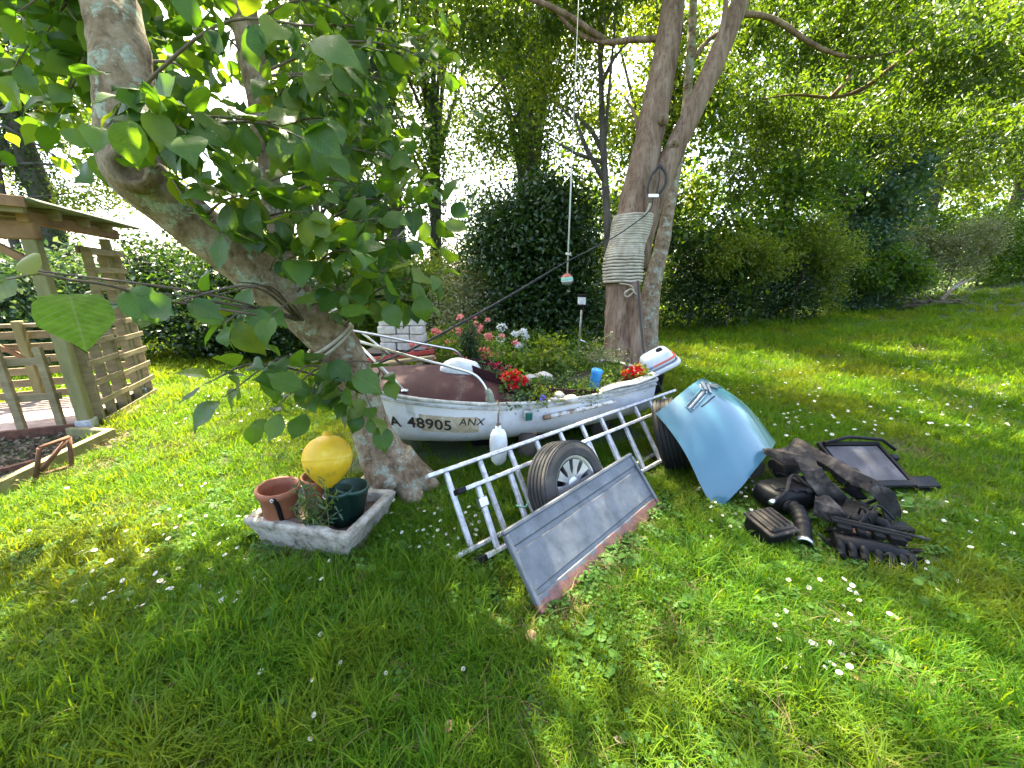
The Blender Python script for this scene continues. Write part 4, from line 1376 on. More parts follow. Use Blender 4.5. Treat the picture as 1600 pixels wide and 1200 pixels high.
M_HULL = mat_hull()
M_DECK = mat_deck()
M_TRIM = mk('grey weathered gunwale', [(.3, (.22, .21, .17)), (.5, (.40, .39, .34)), (.7, (.58, .57, .52))], scale=14, rough=.7, bump=.3, bscale=60)
boat = thing('boat', (BOW.x, BOW.y, 0), 'small white dinghy with worn oxblood deck, planted with flowers', 'boat')
m = MB()
NS, NT = 56, 14
SS = [(i / NS) ** 1.4 for i in range(NS + 1)]
for side in (1, -1):
    vs = [hull(s, j / NT, side) for s in SS for j in range(NT + 1)]
    fs = []
    for i in range(NS):
        for j in range(NT):
            q = (i * (NT + 1) + j, (i + 1) * (NT + 1) + j, (i + 1) * (NT + 1) + j + 1, i * (NT + 1) + j + 1)
            fs.append(q if side == 1 else tuple(reversed(q)))
    m.add(vs, fs, True)
m.build('hull', M_HULL, boat)
m = MB()
n_ = [hull(1, j / NT, 1) for j in range(NT + 1)]
f_ = [hull(1, j / NT, -1) for j in range(NT + 1)]
m.add(n_ + f_, [(j, j + NT + 1, j + NT + 2, j + 1) for j in range(NT)])
ins = BX * -.03
m.add([q + ins for q in n_ + f_], [(j, j + 1, j + NT + 2, j + NT + 1) for j in range(NT)])
m.build('transom', M_HULL, boat)
# deck: whole in front, an oval cockpit cut out behind with a raised coaming
S0, S1 = .42, .93


def inner(s):
    if s <= S0 or s >= S1:
        return 0.0
    k = (s - S0) / .40
    w = (ip(s, TB) - .055) * min(1, math.sqrt(max(0, 1 - (1 - min(1, k)) ** 2)))
    k2 = (S1 - s) / .08
    return w * min(1, math.sqrt(max(0, min(1, k2))))


def deck_z(s, lat):
    b = ip(s, TB)
    cam_ = ip(s, [(0, .02), (.1, .05), (.2, .10), (.3, .135), (.4, .145), (.5, .13), (.7, .06), (1, .03)])
    return ip(s, TS) + cam_ * (1 - (lat / max(b, .01)) ** 3.2)


for side in (1, -1):
    def dk(u, v, side=side):
        s = u
        b = ip(s, TB) - .004
        lat = b + (inner(s) - b) * v
        return BOW + BX * (s * BL) + BN * (side * lat) + Vector((0, 0, deck_z(s, lat) + .004))
    vs = [dk(s, j / 8) for s in SS for j in range(9)]
    fs = []
    for i in range(NS):
        for j in range(8):
            q = (i * 9 + j, (i + 1) * 9 + j, (i + 1) * 9 + j + 1, i * 9 + j + 1)
            fs.append(q if side == 1 else tuple(reversed(q)))
    MB().add(vs, fs, True).build('deck', M_DECK, boat)
    # coaming: a thin upright board round the cockpit
    ss = np.linspace(S0, .80, 30)
    m = MB()
    prof = []
    for s in ss:
        lat = inner(s)
        hgt = .085 * (1 - .85 * max(0, (s - S0) / (.80 - S0)) ** 1.3) + .012
        zz = deck_z(s, lat)
        b0 = BOW + BX * (s * BL)
        prof.append([b0 + BN * (side * (lat + .012)) + Vector((0, 0, zz - .05)), b0 + BN * (side * (lat + .004)) + Vector((0, 0, zz + hgt)), b0 + BN * (side * (lat - .014)) + Vector((0, 0, zz + hgt)), b0 + BN * (side * (lat - .014)) + Vector((0, 0, zz - .2))])
    vs = [q for r_ in prof for q in r_]
    m.add(vs, [(i * 4 + j, (i + 1) * 4 + j, (i + 1) * 4 + j + 1, i * 4 + j + 1) for i in range(len(prof) - 1) for j in range(3)], False)
    m.build('coaming', M_DECK, boat)
    # gunwale mouldings: a pale cap and a rubbing strake
    q = [hull(s, 1, side, .006) + Vector((0, 0, .010 + .004 * math.sin(s * 40))) for s in np.linspace(.0, 1, 60)]
    MB().tube(q, .016, 8, rough=.25).build('gunwale', M_TRIM, boat)
    q = [hull(s, .93, side, .008) for s in np.linspace(.01, 1, 60)]
    MB().tube(q, .010, 6, rough=.2).build('rubbing_strake', M_TRIM, boat)
MB().tube([hull(1, 1, 1) + Vector((0, 0, .015)), hull(1, 1, 1) * .5 + hull(1, 1, -1) * .5 + Vector((0, 0, .05)), hull(1, 1, -1) + Vector((0, 0, .015))], .022, 8).build('transom_cap', M_TRIM, boat)
MB().tube([hull(s, 0) + Vector((0, 0, -.012)) for s in np.linspace(0.0, 1, 40)], .022, 8).build('keel', M_TRIM, boat)
# weathered broken capping board near the stern and its curled plywood edge
MB().sheet(lambda u, v: (hull(.79 + .21 * u, 1, 1, .03 - .12 * v) + Vector((0, 0, .035 + .035 * u + .012 * math.sin(u * 7))), Vector((0, 0, 1))), 10, 3, .014).build('capping_board', M_TRIM, boat)
# soil filling the cockpit
MB().grid(lambda u, v: BOW + BX * ((.40 + .56 * u) * BL) + BN * ((v - .5) * 2 * (ip(.40 + .56 * u, TB) - .09) * min(1, .25 + 4 * u)) + Vector((0, 0, ip(.40 + .56 * u, TS) - .03 + .06 * math.sin(v * math.pi) + .02 * noise.noise(Vector((u * 9, v * 7, 0))))), 30, 14).build('soil', mk('dark potting soil', [(.3, (.025, .018, .012)), (.7, (.07, .05, .035))], scale=20, rough=1, bump=1, bscale=50), boat)

# registration letters on a sun-bleached patch of the bow
M_PATCH = mk('yellowed patch under the letters', [(.3, (.36, .28, .16)), (.55, (.50, .42, .28)), (.66, (.62, .58, .48))], scale=16, rough=.6)
M_LETTER = mk('black letters', [(.3, (.012, .012, .012)), (.7, (.03, .03, .03))], scale=20, rough=.5)


def on_hull(px, py, eps):
    """where the line of sight through a pixel meets the near side of the hull"""
    o_ = Vector((0, 0, CAM_H))
    d_ = ray(px, py)
    s, t = .3, .6
    for _ in range(40):
        P = hull(s, t)
        ps = (hull(s + .004, t) - P) / .004
        pt = (hull(s, t + .004) - P) / .004
        A = np.array([[ps.x, pt.x, -d_.x], [ps.y, pt.y, -d_.y], [ps.z, pt.z, -d_.z]])
        rhs = np.array(o_ - P)
        try:
            ds, dt, _d = np.linalg.solve(A, rhs)
        except Exception:
            break
        s = min(.99, max(.02, s + .6 * ds))
        t = min(.99, max(.05, t + .6 * dt))
        if abs(ds) + abs(dt) < 1e-5:
            break
    return s, t


def hull_eps(s, t, eps):
    P = hull(s, t)
    n = (hull(s + .003, t) - P).cross(hull(s, t + .003) - P).normalized()
    if n.dot(BN) < 0:
        n = -n
    return P + n * eps


sA, tA = on_hull(614, 655, 0)
sB, tB = on_hull(744, 664, 0)
# patches
for s0_, s1_, off_t, hh in ((sA + .075, sB + .006, 0.0, .18), (sA + .055, sA + .085, -.0, .10)):
    def pf(u, v, s0_=s0_, s1_=s1_, hh=hh):
        s = s0_ + (s1_ - s0_) * u
        t = tA + (tB - tA) * (s - sA) / (sB - sA) + (v - .5) * hh * 1.7
        t += .012 * noise.noise(Vector((u * 14, v * 3, 5)))
        return hull_eps(s + .003 * noise.noise(Vector((v * 12, u, 2))), t, .0035)
    MB().grid(pf, 26, 8).build('bleached_patch', M_PATCH, boat)


def hull_text(body, sx, ty, size, shear=0.0, bold=.02):
    cu = bpy.data.curves.new('txt', 'FONT')
    cu.body = body
    cu.size = 1.0
    cu.shear = shear
    cu.offset = bold
    cu.resolution_u = 4
    cu.space_character = 1.05
    o_ = bpy.data.objects.new('txt', cu)
    COL.objects.link(o_)
    dg = bpy.context.evaluated_depsgraph_get()
    me = bpy.data.meshes.new_from_object(o_.evaluated_get(dg))
    bpy.data.objects.remove(o_)
    hgt = (ip(sx, TS) - ip(sx, TK))
    for v in me.vertices:
        v.co = hull_eps(sx + v.co.x * size / BL, ty + v.co.y * size / hgt, .0065) - world_loc(boat)
    me.materials.append(M_LETTER)
    ob = link('registration_letters', me, boat)
    return ob


def base_at(px, py):
    return on_hull(px, py, 0)


sx, ty = base_at(612, 663)
hull_text('A', sx, ty, .135).__setitem__('label', 'single black letter A ahead of the number')
sx, ty = base_at(638, 666)
hull_text('48905', sx, ty, .148, .08).__setitem__('label', 'bold black number 48905')
sx, ty = base_at(717, 664)
hull_text('ANX', sx, ty, .10, .25, .008).__setitem__('label', 'small slanted black letters ANX')

# pulpit rail of stainless tube
def dpos(s, lat, h):
    return BOW + BX * (s * BL) + BN * lat + Vector((0, 0, deck_z(s, abs(lat)) + h))


foot = dpos(.455, .635, .0)
rail = [foot, dpos(.452, .62, .05), dpos(.44, .60, .13), dpos(.415, .57, .19), dpos(.36, .52, .215), dpos(.26, .43, .26), dpos(.14, .30, .35), dpos(.04, .14, .42), dpos(-.01, .0, .44), dpos(.04, -.14, .42), dpos(.14, -.30, .35), dpos(.26, -.43, .26), dpos(.36, -.52, .215), dpos(.415, -.57, .18), dpos(.455, -.635, 0)]
MB().tube(smooth_path(rail, 5), .0125, 10).build('pulpit_rail', M_STEEL, boat)
for sd in (1, -1):
    MB().tube([dpos(.235, sd * .47, 0), dpos(.115, sd * .27, .365)], .0115, 10).build('stanchion', M_STEEL, boat)
    MB().lathe([(.001, .012), (.03, .010), (.034, 0)], dpos(.235, sd * .47, .0), (0, 0, 1), 14).build('stanchion_foot', M_STEEL, boat)
MB().tube(smooth_path([foot + Vector((-.02, 0, .10)), foot + Vector((.01, -.02, .06)), foot + Vector((.0, .0, .0)), foot + Vector((.04, -.02, .0))], 4), [.026] * 5 + [.034] * 4 + [.03] * 4, 10, rough=.35).build('rail_lashing', mk('greenish lashing cord', [(.3, (.15, .17, .12)), (.7, (.30, .33, .25))], scale=40, rough=.9, bump=1, bscale=90), boat)
# green side light clipped under the gunwale
sx, ty = on_hull(823, 646, 0)
c_ = hull_eps(sx, ty, .035)
MB().box(c_, (.085, .055, .095), (BX, -BN, Vector((0, 0, 1))), bevel=.012).build('side_light_case', M_TRIM, boat)
MB().box(c_ + BN * .025, (.062, .03, .072), (BX, -BN, Vector((0, 0, 1))), bevel=.008).build('side_light_lens', mk('dark green lens', [(.3, (.01, .09, .065)), (.7, (.02, .14, .10))], rough=.2), boat)

# a paint-flaked round pole lying along the gunwale
pl = thing('painted_pole', tuple(hull_eps(*on_hull(855, 646, 0), .03)), 'flaking white wooden pole held along the side of the boat', 'pole')
P0_, P1_ = hull_eps(*on_hull(857, 648, 0), .034), hull_eps(*on_hull(955, 624, 0), .05)
MB().tube([P0_.lerp(P1_, k / 8) for k in range(9)], .021, 12, rough=.12).build('shaft', mk('flaking white paint on wood', [(.42, (.24, .16, .10)), (.5, (.55, .53, .48)), (.7, (.74, .73, .70))], scale=22, rough=.8), pl)
MB().tube([P0_ - (P1_ - P0_).normalized() * .06, P0_ + (P1_ - P0_).normalized() * .004], .0225, 12, rough=.1).build('bare_end', mk('bare brown wood', [(.3, (.16, .09, .05)), (.7, (.30, .19, .11))], scale=20, rough=.8), pl)

# white fender hanging in front
ft = hull(.475, 1, 1, .075)
fc = at(779, 699, 2.98)
fen = thing('fender', (fc.x, fc.y, fc.z), 'white pear shaped fender hanging on a thin cord from the gunwale', 'fender')
hh = .145
MB().lathe([(.001, -hh), (.03, -hh + .005), (.058, -hh + .04), (.068, -.03), (.070, .04), (.062, .11), (.045, hh - .005), (.024, hh + .006), (.022, hh + .03), (.001, hh + .03)], fc, (0, 0, 1), 22).build('body', M_WHITE, fen)
MB().tube([fc + Vector((0, 0, hh + .01)), fc + Vector((0, .01, .26)), Vector((ft.x, ft.y - .03, ft.z + .01)), hull(.475, 1, 1, -.03) + Vector((0, 0, .03))], .007, 6).build('cord', M_TWIG, fen)
MB().tube([fc + Vector((-.012, 0, hh + .035)), fc + Vector((.012, -.005, hh + .05)), fc + Vector((-.008, 0, hh + .06))], .011, 6).build('knot', M_TWIG, fen)

# white moulded cushion standing at the front of the cockpit
c_ = dpos(.40, -.05, .10)
c_ = at(719, 576, 3.75)
MB().blob((c_.x, c_.y, c_.z - .02), (.20, .10, .125), 3, 3, .12).build('white_float', M_WHITE, None, 'rounded white float lying behind the cockpit coaming', loc=(c_.x, c_.y, c_.z - .1))['category'] = 'float'

# blocks and log carrying the hull
kz = ip(.42, TK)
c_ = BOW + BX * (.47 * BL)
MB().box((c_.x, c_.y, kz / 2 - .012), (.26, .36, kz - .004), (BX, BN, Vector((0, 0, 1))), bevel=.012).build('black_block', M_BLACK, None, 'black block carrying the boat keel left of the fender', loc=(c_.x, c_.y, 0))['category'] = 'block'
c_ = gz(822, 722) + Vector((0, .1, 0))
lg = thing('log_prop', (c_.x, c_.y, 0), 'upright weathered log propping the hull behind the ladder', 'log')
MB().tube([(c_.x, c_.y, -.03), (c_.x + .01, c_.y, .12), (c_.x + .02, c_.y + .02, .245)], [.095, .088, .085], 14, rough=.12).build('bark', M_BARK_DARK, lg)
MB().lathe([(.001, .247), (.082, .246)], (c_.x + .02, c_.y + .02, 0), (0, 0, 1), 14).build('cut_face', mk('cut log face', [(.3, (.30, .22, .12)), (.7, (.45, .35, .2))], scale=20, rough=.9), lg)
c_ = BOW + BX * (.86 * BL)
MB().box((c_.x, c_.y, .10), (.2, .5, .20), (BX, BN, Vector((0, 0, 1))), bevel=.012).build('timber_block', M_BARK_DARK, None, 'dark timber block under the stern of the boat', loc=(c_.x, c_.y, 0))['category'] = 'block'

# ------------------------------------------------------------------ outboard motor, tilted up
om = thing('outboard_motor', tuple(at(1010, 600, 4.45)), 'white outboard motor with red stripes tilted up on the stern', 'outboard motor')
oc = at(1027, 566, 4.5)
ox = (at(1056, 548, 4.5) - at(1000, 576, 4.55)).normalized()
oz = (Vector((-.12, -.18, 1)) - ox * ox.dot(Vector((-.12, -.18, 1)))).normalized()
oy = oz.cross(ox)


def rbox(c, ax, size, e=.32, seg=(20, 10), taper=0.0):
    """rounded box (superellipsoid)"""
    vs, fs = [], []
    nu, nv = seg

    def pw(x):
        return math.copysign(abs(x) ** e, x)
    for j in range(nv + 1):
        b = -math.pi / 2 + math.pi * j / nv
        for i in range(nu):
            a = 2 * math.pi * i / nu
            x, y, z = pw(math.cos(b)) * pw(math.cos(a)), pw(math.cos(b)) * pw(math.sin(a)), pw(math.sin(b))
            k = 1 - taper * (z * .5 + .5)
            vs.append(Vector(c) + ax[0] * (x * size[0] / 2 * k) + ax[1] * (y * size[1] / 2 * k) + ax[2] * (z * size[2] / 2))
    for j in range(nv):
        for i in range(nu):
            k = (i + 1) % nu
            fs.append((j * nu + i, j * nu + k, (j + 1) * nu + k, (j + 1) * nu + i))
    return vs, fs


OA = (ox, oy, oz)
M_COWL = mk('white motor cowl', [(.3, (.60, .59, .56)), (.6, (.74, .74, .72))], scale=9, rough=.35)
MB().add(*rbox(oc + oz * .05, OA, (.40, .25, .19), .38, taper=.22), True).build('cowl', M_COWL, om)
MB().add(*rbox(oc - oz * .055, OA, (.47, .29, .075), .4), True).build('lower_cowl', M_COWL, om)
MB().add(*rbox(oc + oz * .035, OA, (.412, .262, .016), .35), True).build('red_stripe', mk('red stripe', [(.3, (.5, .06, .03)), (.7, (.62, .10, .05))], rough=.4), om)
MB().add(*rbox(oc - oz * .012, OA, (.425, .270, .014), .35), True).build('dark_stripe', mk('grey stripe', [(.3, (.12, .12, .14)), (.7, (.2, .2, .22))], rough=.4), om)
MB().add(*rbox(oc + oz * .145 + ox * .06 - oy * .02, OA, (.07, .06, .045), .6), True).build('starter_knob', M_BLACK, om)
MB().add(*rbox(oc + oz * .04 - ox * .12 - oy * .125, OA, (.05, .02, .03), .6), True).build('badge', mk('blue badge', [(.3, (.10, .2, .4)), (.7, (.2, .3, .5))], rough=.4), om)
MB().tube([oc - oz * .08 - ox * .02, oc - oz * .2 - ox * .05, oc - oz * .32 - ox * .12], [.075, .06, .05], 12).build('leg', M_BLACK, om)
MB().box(oc - oz * .26 - ox * .15, (.14, .2, .16), OA, bevel=.02).build('clamp', M_BLACK, om)
MB().tube([oc - oz * .06 - ox * .2, oc - oz * .05 - ox * .30 - oy * .05, oc - oz * .08 - ox * .40 - oy * .08], [.02, .018, .022], 10).build('tiller', M_BLACK, om)

# ------------------------------------------------------------------ plants in and around the boat
def plant(name, label, c, r, n, size, mat, kind='plant', flowers=None, per=14, sig=.05, stems=5, group=None, **kw):
    c = Vector(c)
    t = thing(name, tuple(c), label, kind, group)
    pts, cs = clump_points([(c.x, c.y, c.z + r[2], *r)], n, per, sig)
    leaves_obj('foliage', pts, size, mat, t, **kw)
    for i in range(stems):
        e = Vector(cs[i % len(cs)])
        MB().tube([c + Vector((.01 * i - .02, 0, -.02)), c.lerp(e, .5) + Vector((0, 0, .02)), e], [.006, .005, .003], 5).build('stem', M_GREEN_STEM, t)
    if flowers:
        for (dx, dy, dz, fr, fn, fs_, fm) in flowers:
            q = RNG.normal(size=(fn, 3))
            q /= np.linalg.norm(q, axis=1)[:, None]
            q = np.array([c.x + dx, c.y + dy, c.z + dz]) + q * (RNG.uniform(.6, 1, (fn, 1)) * np.array([fr, fr, fr * .6]))
            leaves_obj('flower_head', q, fs_, fm, t, width=.85, up=.5, fold=.06)
    return t


sb = at(803, 606, 3.55)
plant('red_geranium', 'scarlet geranium in full bloom beside the red deck', (sb.x, sb.y, sb.z - .08), (.15, .12, .10), 420, .045, L_MID, flowers=[(-.06, -.05, .19, .065, 110, .03, L_RED), (.05, -.06, .17, .07, 110, .03, L_RED), (.0, -.03, .22, .06, 90, .03, L_RED), (-.01, -.08, .12, .06, 80, .03, L_RED), (.09, 0, .14, .05, 60, .03, L_RED)], width=.9)
sb = at(986, 596, 4.0)
plant('red_geranium', 'scarlet geranium beside the outboard motor', (sb.x, sb.y, sb.z - .06), (.16, .12, .09), 380, .05, L_LIGHT, flowers=[(-.05, -.05, .16, .07, 110, .032, L_RED), (.04, -.05, .16, .07, 110, .032, L_RED), (.0, -.02, .19, .06, 80, .032, L_RED)], width=.9)
sb = at(772, 592, 3.75)
plant('crimson_dianthus', 'dark crimson flowers behind the scarlet geranium', (sb.x, sb.y, sb.z - .08), (.16, .10, .12), 380, .045, L_BLUE, flowers=[(rl.uniform(-.16, .16), rl.uniform(-.08, .06), rl.uniform(.12, .26), .022, 26, .022, L_CRIM) for _ in range(14)], width=.3)
for px, py, d, r_, n, sz, mat_, lab in (
        (842, 620, 3.45, (.13, .10, .07), 420, .032, L_LIGHT, 'soft green leaves spilling by the violet bloom'),
        (808, 622, 3.38, (.12, .08, .05), 330, .036, L_BLUE, 'low grey green leaves at the cockpit edge'),
        (882, 605, 3.75, (.20, .14, .10), 700, .03, L_DARK, 'dark bronze leaved plant in the middle of the boat'),
        (905, 612, 3.6, (.16, .10, .08), 520, .028, L_MID, 'small leaved green plant left of the blue bottle'),
        (950, 610, 3.85, (.15, .10, .07), 480, .03, L_LIGHT, 'low green plant right of the blue bottle'),
        (860, 575, 4.3, (.22, .16, .16), 700, .07, L_LIGHT, 'yellow green grassy plant in the middle of the bed'),
        (935, 575, 4.4, (.20, .15, .20), 700, .035, L_CREAM, 'pale variegated shrublet behind the blue bottle'),
        (960, 592, 4.25, (.13, .1, .13), 420, .028, L_CREAM, 'dry twiggy plant with white blooms by the trunk'),
        (905, 580, 4.5, (.24, .18, .16), 700, .04, L_MID, 'green leafy plant under the solar lamp'),
        (775, 570, 4.4, (.22, .2, .16), 600, .04, L_MID, 'leafy green plant behind the crimson flowers'),
        (825, 575, 4.4, (.2, .2, .15), 560, .05, L_MID, 'long leaved green plant under the white alliums')):
    sb = at(px, py, d)
    fl_ = None
    if 'violet' in lab:
        fl_ = [(.03, -.10, .09, .020, 26, .026, L_VIOLET)]
    if 'white blooms' in lab:
        fl_ = [(rl.uniform(-.1, .14), rl.uniform(-.1, .0), rl.uniform(.02, .26), .014, 14, .022, L_WHITE) for _ in range(14)]
    plant('bedding_plant', lab, (sb.x, sb.y, max(sb.z - r_[2], .5 if d < 4.25 else .0) if d < 4.25 else .35), r_ if d < 4.25 else (r_[0], r_[1], r_[2] + .18), n, sz, mat_, flowers=fl_, group='plants in the boat')
gcv = []
for k in range(4200):
    u, v = RNG.uniform(.0, 1), RNG.uniform(-1, 1)
    s_ = .44 + .52 * u
    if noise.noise(Vector((s_ * 14, v * 4, 1.5))) < -.12:
        continue
    q = BOW + BX * (s_ * BL) + BN * (v * (inner(s_) - .02)) + Vector((0, 0, ip(s_, TS) + .01 + .05 * (1 - v * v) + RNG.uniform(0, .07)))
    gcv.append(tuple(q))
gc_ = leaves_obj('ground_cover', gcv, .032, L_MID, boat, width=.6)
gc_['kind'] = 'stuff'
# bed behind the boat: pink alstroemerias, a small yew, white alliums
for px, py, d, lab, n in ((705, 540, 5.6, 'pink flowered clump beside the white blocks', 16), (765, 545, 5.6, 'pink flowered clump behind the dark red dianthus', 16), (735, 515, 6.4, 'tall pink flowered clump in the sun behind the little yew', 18), (690, 560, 5.2, 'low coral flowered clump at the far side of the deck', 9)):
    sb = at(px, py, d)
    plant('pink_flowers', lab, (sb.x, sb.y, 0), (.38, .28, sb.z * .5 + .12), 1500, .07, L_MID, flowers=[(rl.uniform(-.38, .38), rl.uniform(-.3, -.1), sb.z + rl.uniform(-.22, .25), .035, 22, .042, L_PINK) for _ in range(n)], width=.3, sig=.09, group='pink flower clumps')
sb = at(735, 560, 5.2)
tree('little_yew', 'small dark upright yew among the pink flowers', (sb.x, sb.y), (sb.x, sb.y, at(735, 535, 5.2).z), .02, [(sb.x, sb.y, sb.z - .05, .11, .1, .2), (sb.x, sb.y, sb.z + .18, .12, .11, .24)], 2600, .05, L_DARK, M_BARK_DARK, per=20, sig=.04, kind='shrub', limbs=3, width=.22, up=0, droop=-.4)
for px, py, d, lab in ((805, 521, 6.2, 'leftmost of the three white alliums standing close together'), (817, 518, 6.2, 'highest of the three white alliums standing close together'), (821, 526, 6.2, 'rightmost of the three white alliums standing close together'), (811, 540, 6.2, 'small white allium below the group of three'), (784, 512, 6.6, 'upper of the two large white flower heads behind the pink clump'), (782, 530, 6.6, 'lower of the two large white flower heads behind the pink clump')):
    c_ = at(px, py, d)
    al = thing('white_allium', (c_.x + .02, c_.y, 0), lab, 'flower', 'white alliums behind the boat')
    MB().tube([(c_.x + .02, c_.y, 0), (c_.x + .01, c_.y, c_.z * .6), (c_.x, c_.y, c_.z)], .008, 6).build('stem', M_GREEN_STEM, al)
    q = RNG.normal(size=(70, 3))
    q /= np.linalg.norm(q, axis=1)[:, None]
    rr_ = .05 if d < 6.5 else .085
    leaves_obj('flower_head', np.array(c_) + q * np.array([rr_, rr_, rr_ * .7]), .04, L_WHITE, al, width=.7)
for px, py, d, r_, mat_, sz, lab in ((690, 520, 6.9, (.5, .3, .45), L_LIGHT, .07, 'light green leafy clump behind the pink flowers'), (830, 520, 6.8, (.5, .3, .42), L_MID, .07, 'green leafy clump behind the white alliums'), (900, 525, 6.7, (.4, .3, .36), L_MID, .06, 'green clump under the laurel beside the lamp post'), (790, 555, 5.6, (.4, .25, .30), L_MID, .06, 'green leaves between the yew and the alliums'), (862, 560, 5.3, (.42, .25, .32), L_LIGHT, .09, 'bright yellow green grassy clump in the middle of the bed'), (935, 556, 5.3, (.36, .22, .34), L_CREAM, .05, 'pale small leaved shrub left of the roped trunk')):
    sb = at(px, py, d)
    plant('border_plant', lab, (sb.x, sb.y, 0), (r_[0], r_[1], max(.2, sb.z * .55)), 2200, sz, mat_, per=24, sig=.09, group='leafy clumps behind the boat', width=.35)
# bare sticks in the bed
for a, b in (((848, 545, 4.9), (830, 590, 4.8)), ((866, 535, 5.0), (866, 590, 4.9))):
    p_, q_ = at(*a), at(*b)
    MB().tube([q_, p_.lerp(q_, .5) + Vector((-.01, 0, 0)), p_], [.009, .008, .006], 6).build('plant_stick', M_TWIG, None, 'thin bent stick in the bed behind the geranium' if a[0] < 860 else 'straight thin stick in the bed by the yellow grass', loc=q_)['category'] = 'stick'
# stones along the cockpit edge
for k, (px, py, d, r_, lab) in enumerate(((873, 617, 3.52, .05, 'rounded grey stone beside the violet bloom'), (892, 624, 3.4, .06, 'broad pale stone on the gunwale in the middle'), (827, 592, 3.9, .07, 'grey stone behind the scarlet geranium'), (848, 590, 4.0, .09, 'large pale pinkish stone in the middle of the bed'), (866, 624, 3.4, .03, 'small white stone at the cockpit edge'))):
    c_ = at(px, py, d)
    MB().blob(c_, (r_ * 1.15, r_, r_ * .7), k + 4, 2, .3).build('stone', M_STONE, None, lab, loc=c_)['category'] = 'stone'
# blue plastic bottle planted upside down
bt = at(927, 606, 3.8)
M_BLUE = mk('bright blue plastic', [(.3, (.03, .22, .58)), (.7, (.06, .32, .70))], scale=8, rough=.35)
bo = thing('blue_bottle', tuple(bt), 'bright blue plastic bottle standing among the boat plants', 'bottle')
axb = Vector((.16, -.02, 1)).normalized()
MB().lathe([(.001, 0), (.045, 0), (.05, .02), (.05, .18), (.056, .19), (.056, .225), (.046, .235), (.001, .237)], bt - axb * .04, axb, 20).build('body', M_BLUE, bo)
MB().lathe([(.0505, .05), (.0507, .11)], bt - axb * .04, axb, 20).build('red_label', mk('small red label', [(.45, (.05, .28, .64)), (.62, (.07, .30, .66)), (.66, (.5, .08, .06))], scale=12, rough=.5), bo)

# white blocks stacked beyond the bow, on a cart with a red side bar
M_BLOCK = mk('pale concrete blocks', [(.3, (.42, .36, .31)), (.55, (.58, .53, .48)), (.75, (.68, .64, .60))], scale=9, rough=.9, bump=.4, bscale=50)
c0 = at(632, 546, 5.2)
k = 0
for row in range(5):
    wids = ((.22, .20, .18), (.16, .24, .20), (.24, .18, .18), (.18, .18, .24), (.20, .22, .16))[row]
    x_ = -.30
    for w in wids:
        c_ = Vector((c0.x + x_ + w / 2 + .012 * math.sin(k * 7), c0.y + .02 * math.sin(k * 3), c0.z + .055 + row * .108))
        MB().box(c_, (w - .012, .2, .10), bevel=.008).build('pale_block', M_BLOCK, None, 'pale concrete block at the %s of the %s row of the stack' % (('left end', 'middle', 'right end')[k % 3], ('bottom', 'second lowest', 'middle', 'second highest', 'top')[row]), loc=c_)
        x_ += w
        k += 1
for o in list(COL.objects):
    if o.name.startswith('pale_block'):
        tag(o, None, 'block', 'stack of pale blocks')
ct = thing('garden_cart', (c0.x, c0.y, 0), 'black cart with a red bar carrying the pale blocks', 'cart')
MB().box((c0.x - .05, c0.y, c0.z - .03), (.95, .5, .05), bevel=.01).build('bed', M_BLACK, ct)
MB().bar((c0.x - .55, c0.y - .35, c0.z - .1), (c0.x + .45, c0.y - .25, c0.z + .02), .03, .05).build('red_bar', mk('red paint', [(.3, (.30, .03, .02)), (.7, (.42, .05, .04))], scale=10, rough=.5), ct)
for sx_ in (-.4, .35):
    for sy_ in (-.2, .2):
        MB().bar((c0.x + sx_, c0.y + sy_, -.02), (c0.x + sx_, c0.y + sy_, c0.z - .05), .05, .05, (1, 0, 0)).build('leg', M_BLACK, ct)
for k, (px, py, d) in enumerate(((622, 566, 4.35), (655, 562, 4.3), (600, 570, 4.3))):
    c_ = at(px, py, d)
    MB().bar(c_ + Vector((-.16, 0, -.01)), c_ + Vector((.16, .06, .02)), .09, .035, bevel=.006).build('scrap_board', M_WOOD, None, ('scrap board lying behind the deck under the red bar', 'scrap board lying behind the deck near the white float', 'scrap board lying behind the bow')[k], loc=c_)['category'] = 'board'
    MB().bar(Vector((c_.x, c_.y, -.02)), c_ + Vector((0, 0, -.03)), .06, .06, (1, 0, 0)).build('fence_stake', M_WOOD, None, ('stake under the scrap board by the red bar', 'stake under the scrap board near the white float', 'stake under the scrap board behind the bow')[k], loc=(c_.x, c_.y, 0))['category'] = 'stake'

# ================================================================== THE SCRAP IN FRONT OF THE BOAT
def frame(name, M_, label, cat, group=None):
    t = thing(name, (0, 0, 0), label, cat, group)
    t.matrix_world = M_
    return t


def local(mb, name, mat, parent, label=None):
    me = bpy.data.meshes.new(name)
    me.from_pydata(mb.v, [], mb.f)
    me.polygons.foreach_set('use_smooth', mb.sm)
    me.materials.append(mat)
    me.update()
    o = link(name, me, parent)
    if label:
        o['label'] = label
    return o


def axes(x, y, z, o):
    m = Matrix((x, y, z)).transposed().to_4x4()
    return Matrix.Translation(o) @ m


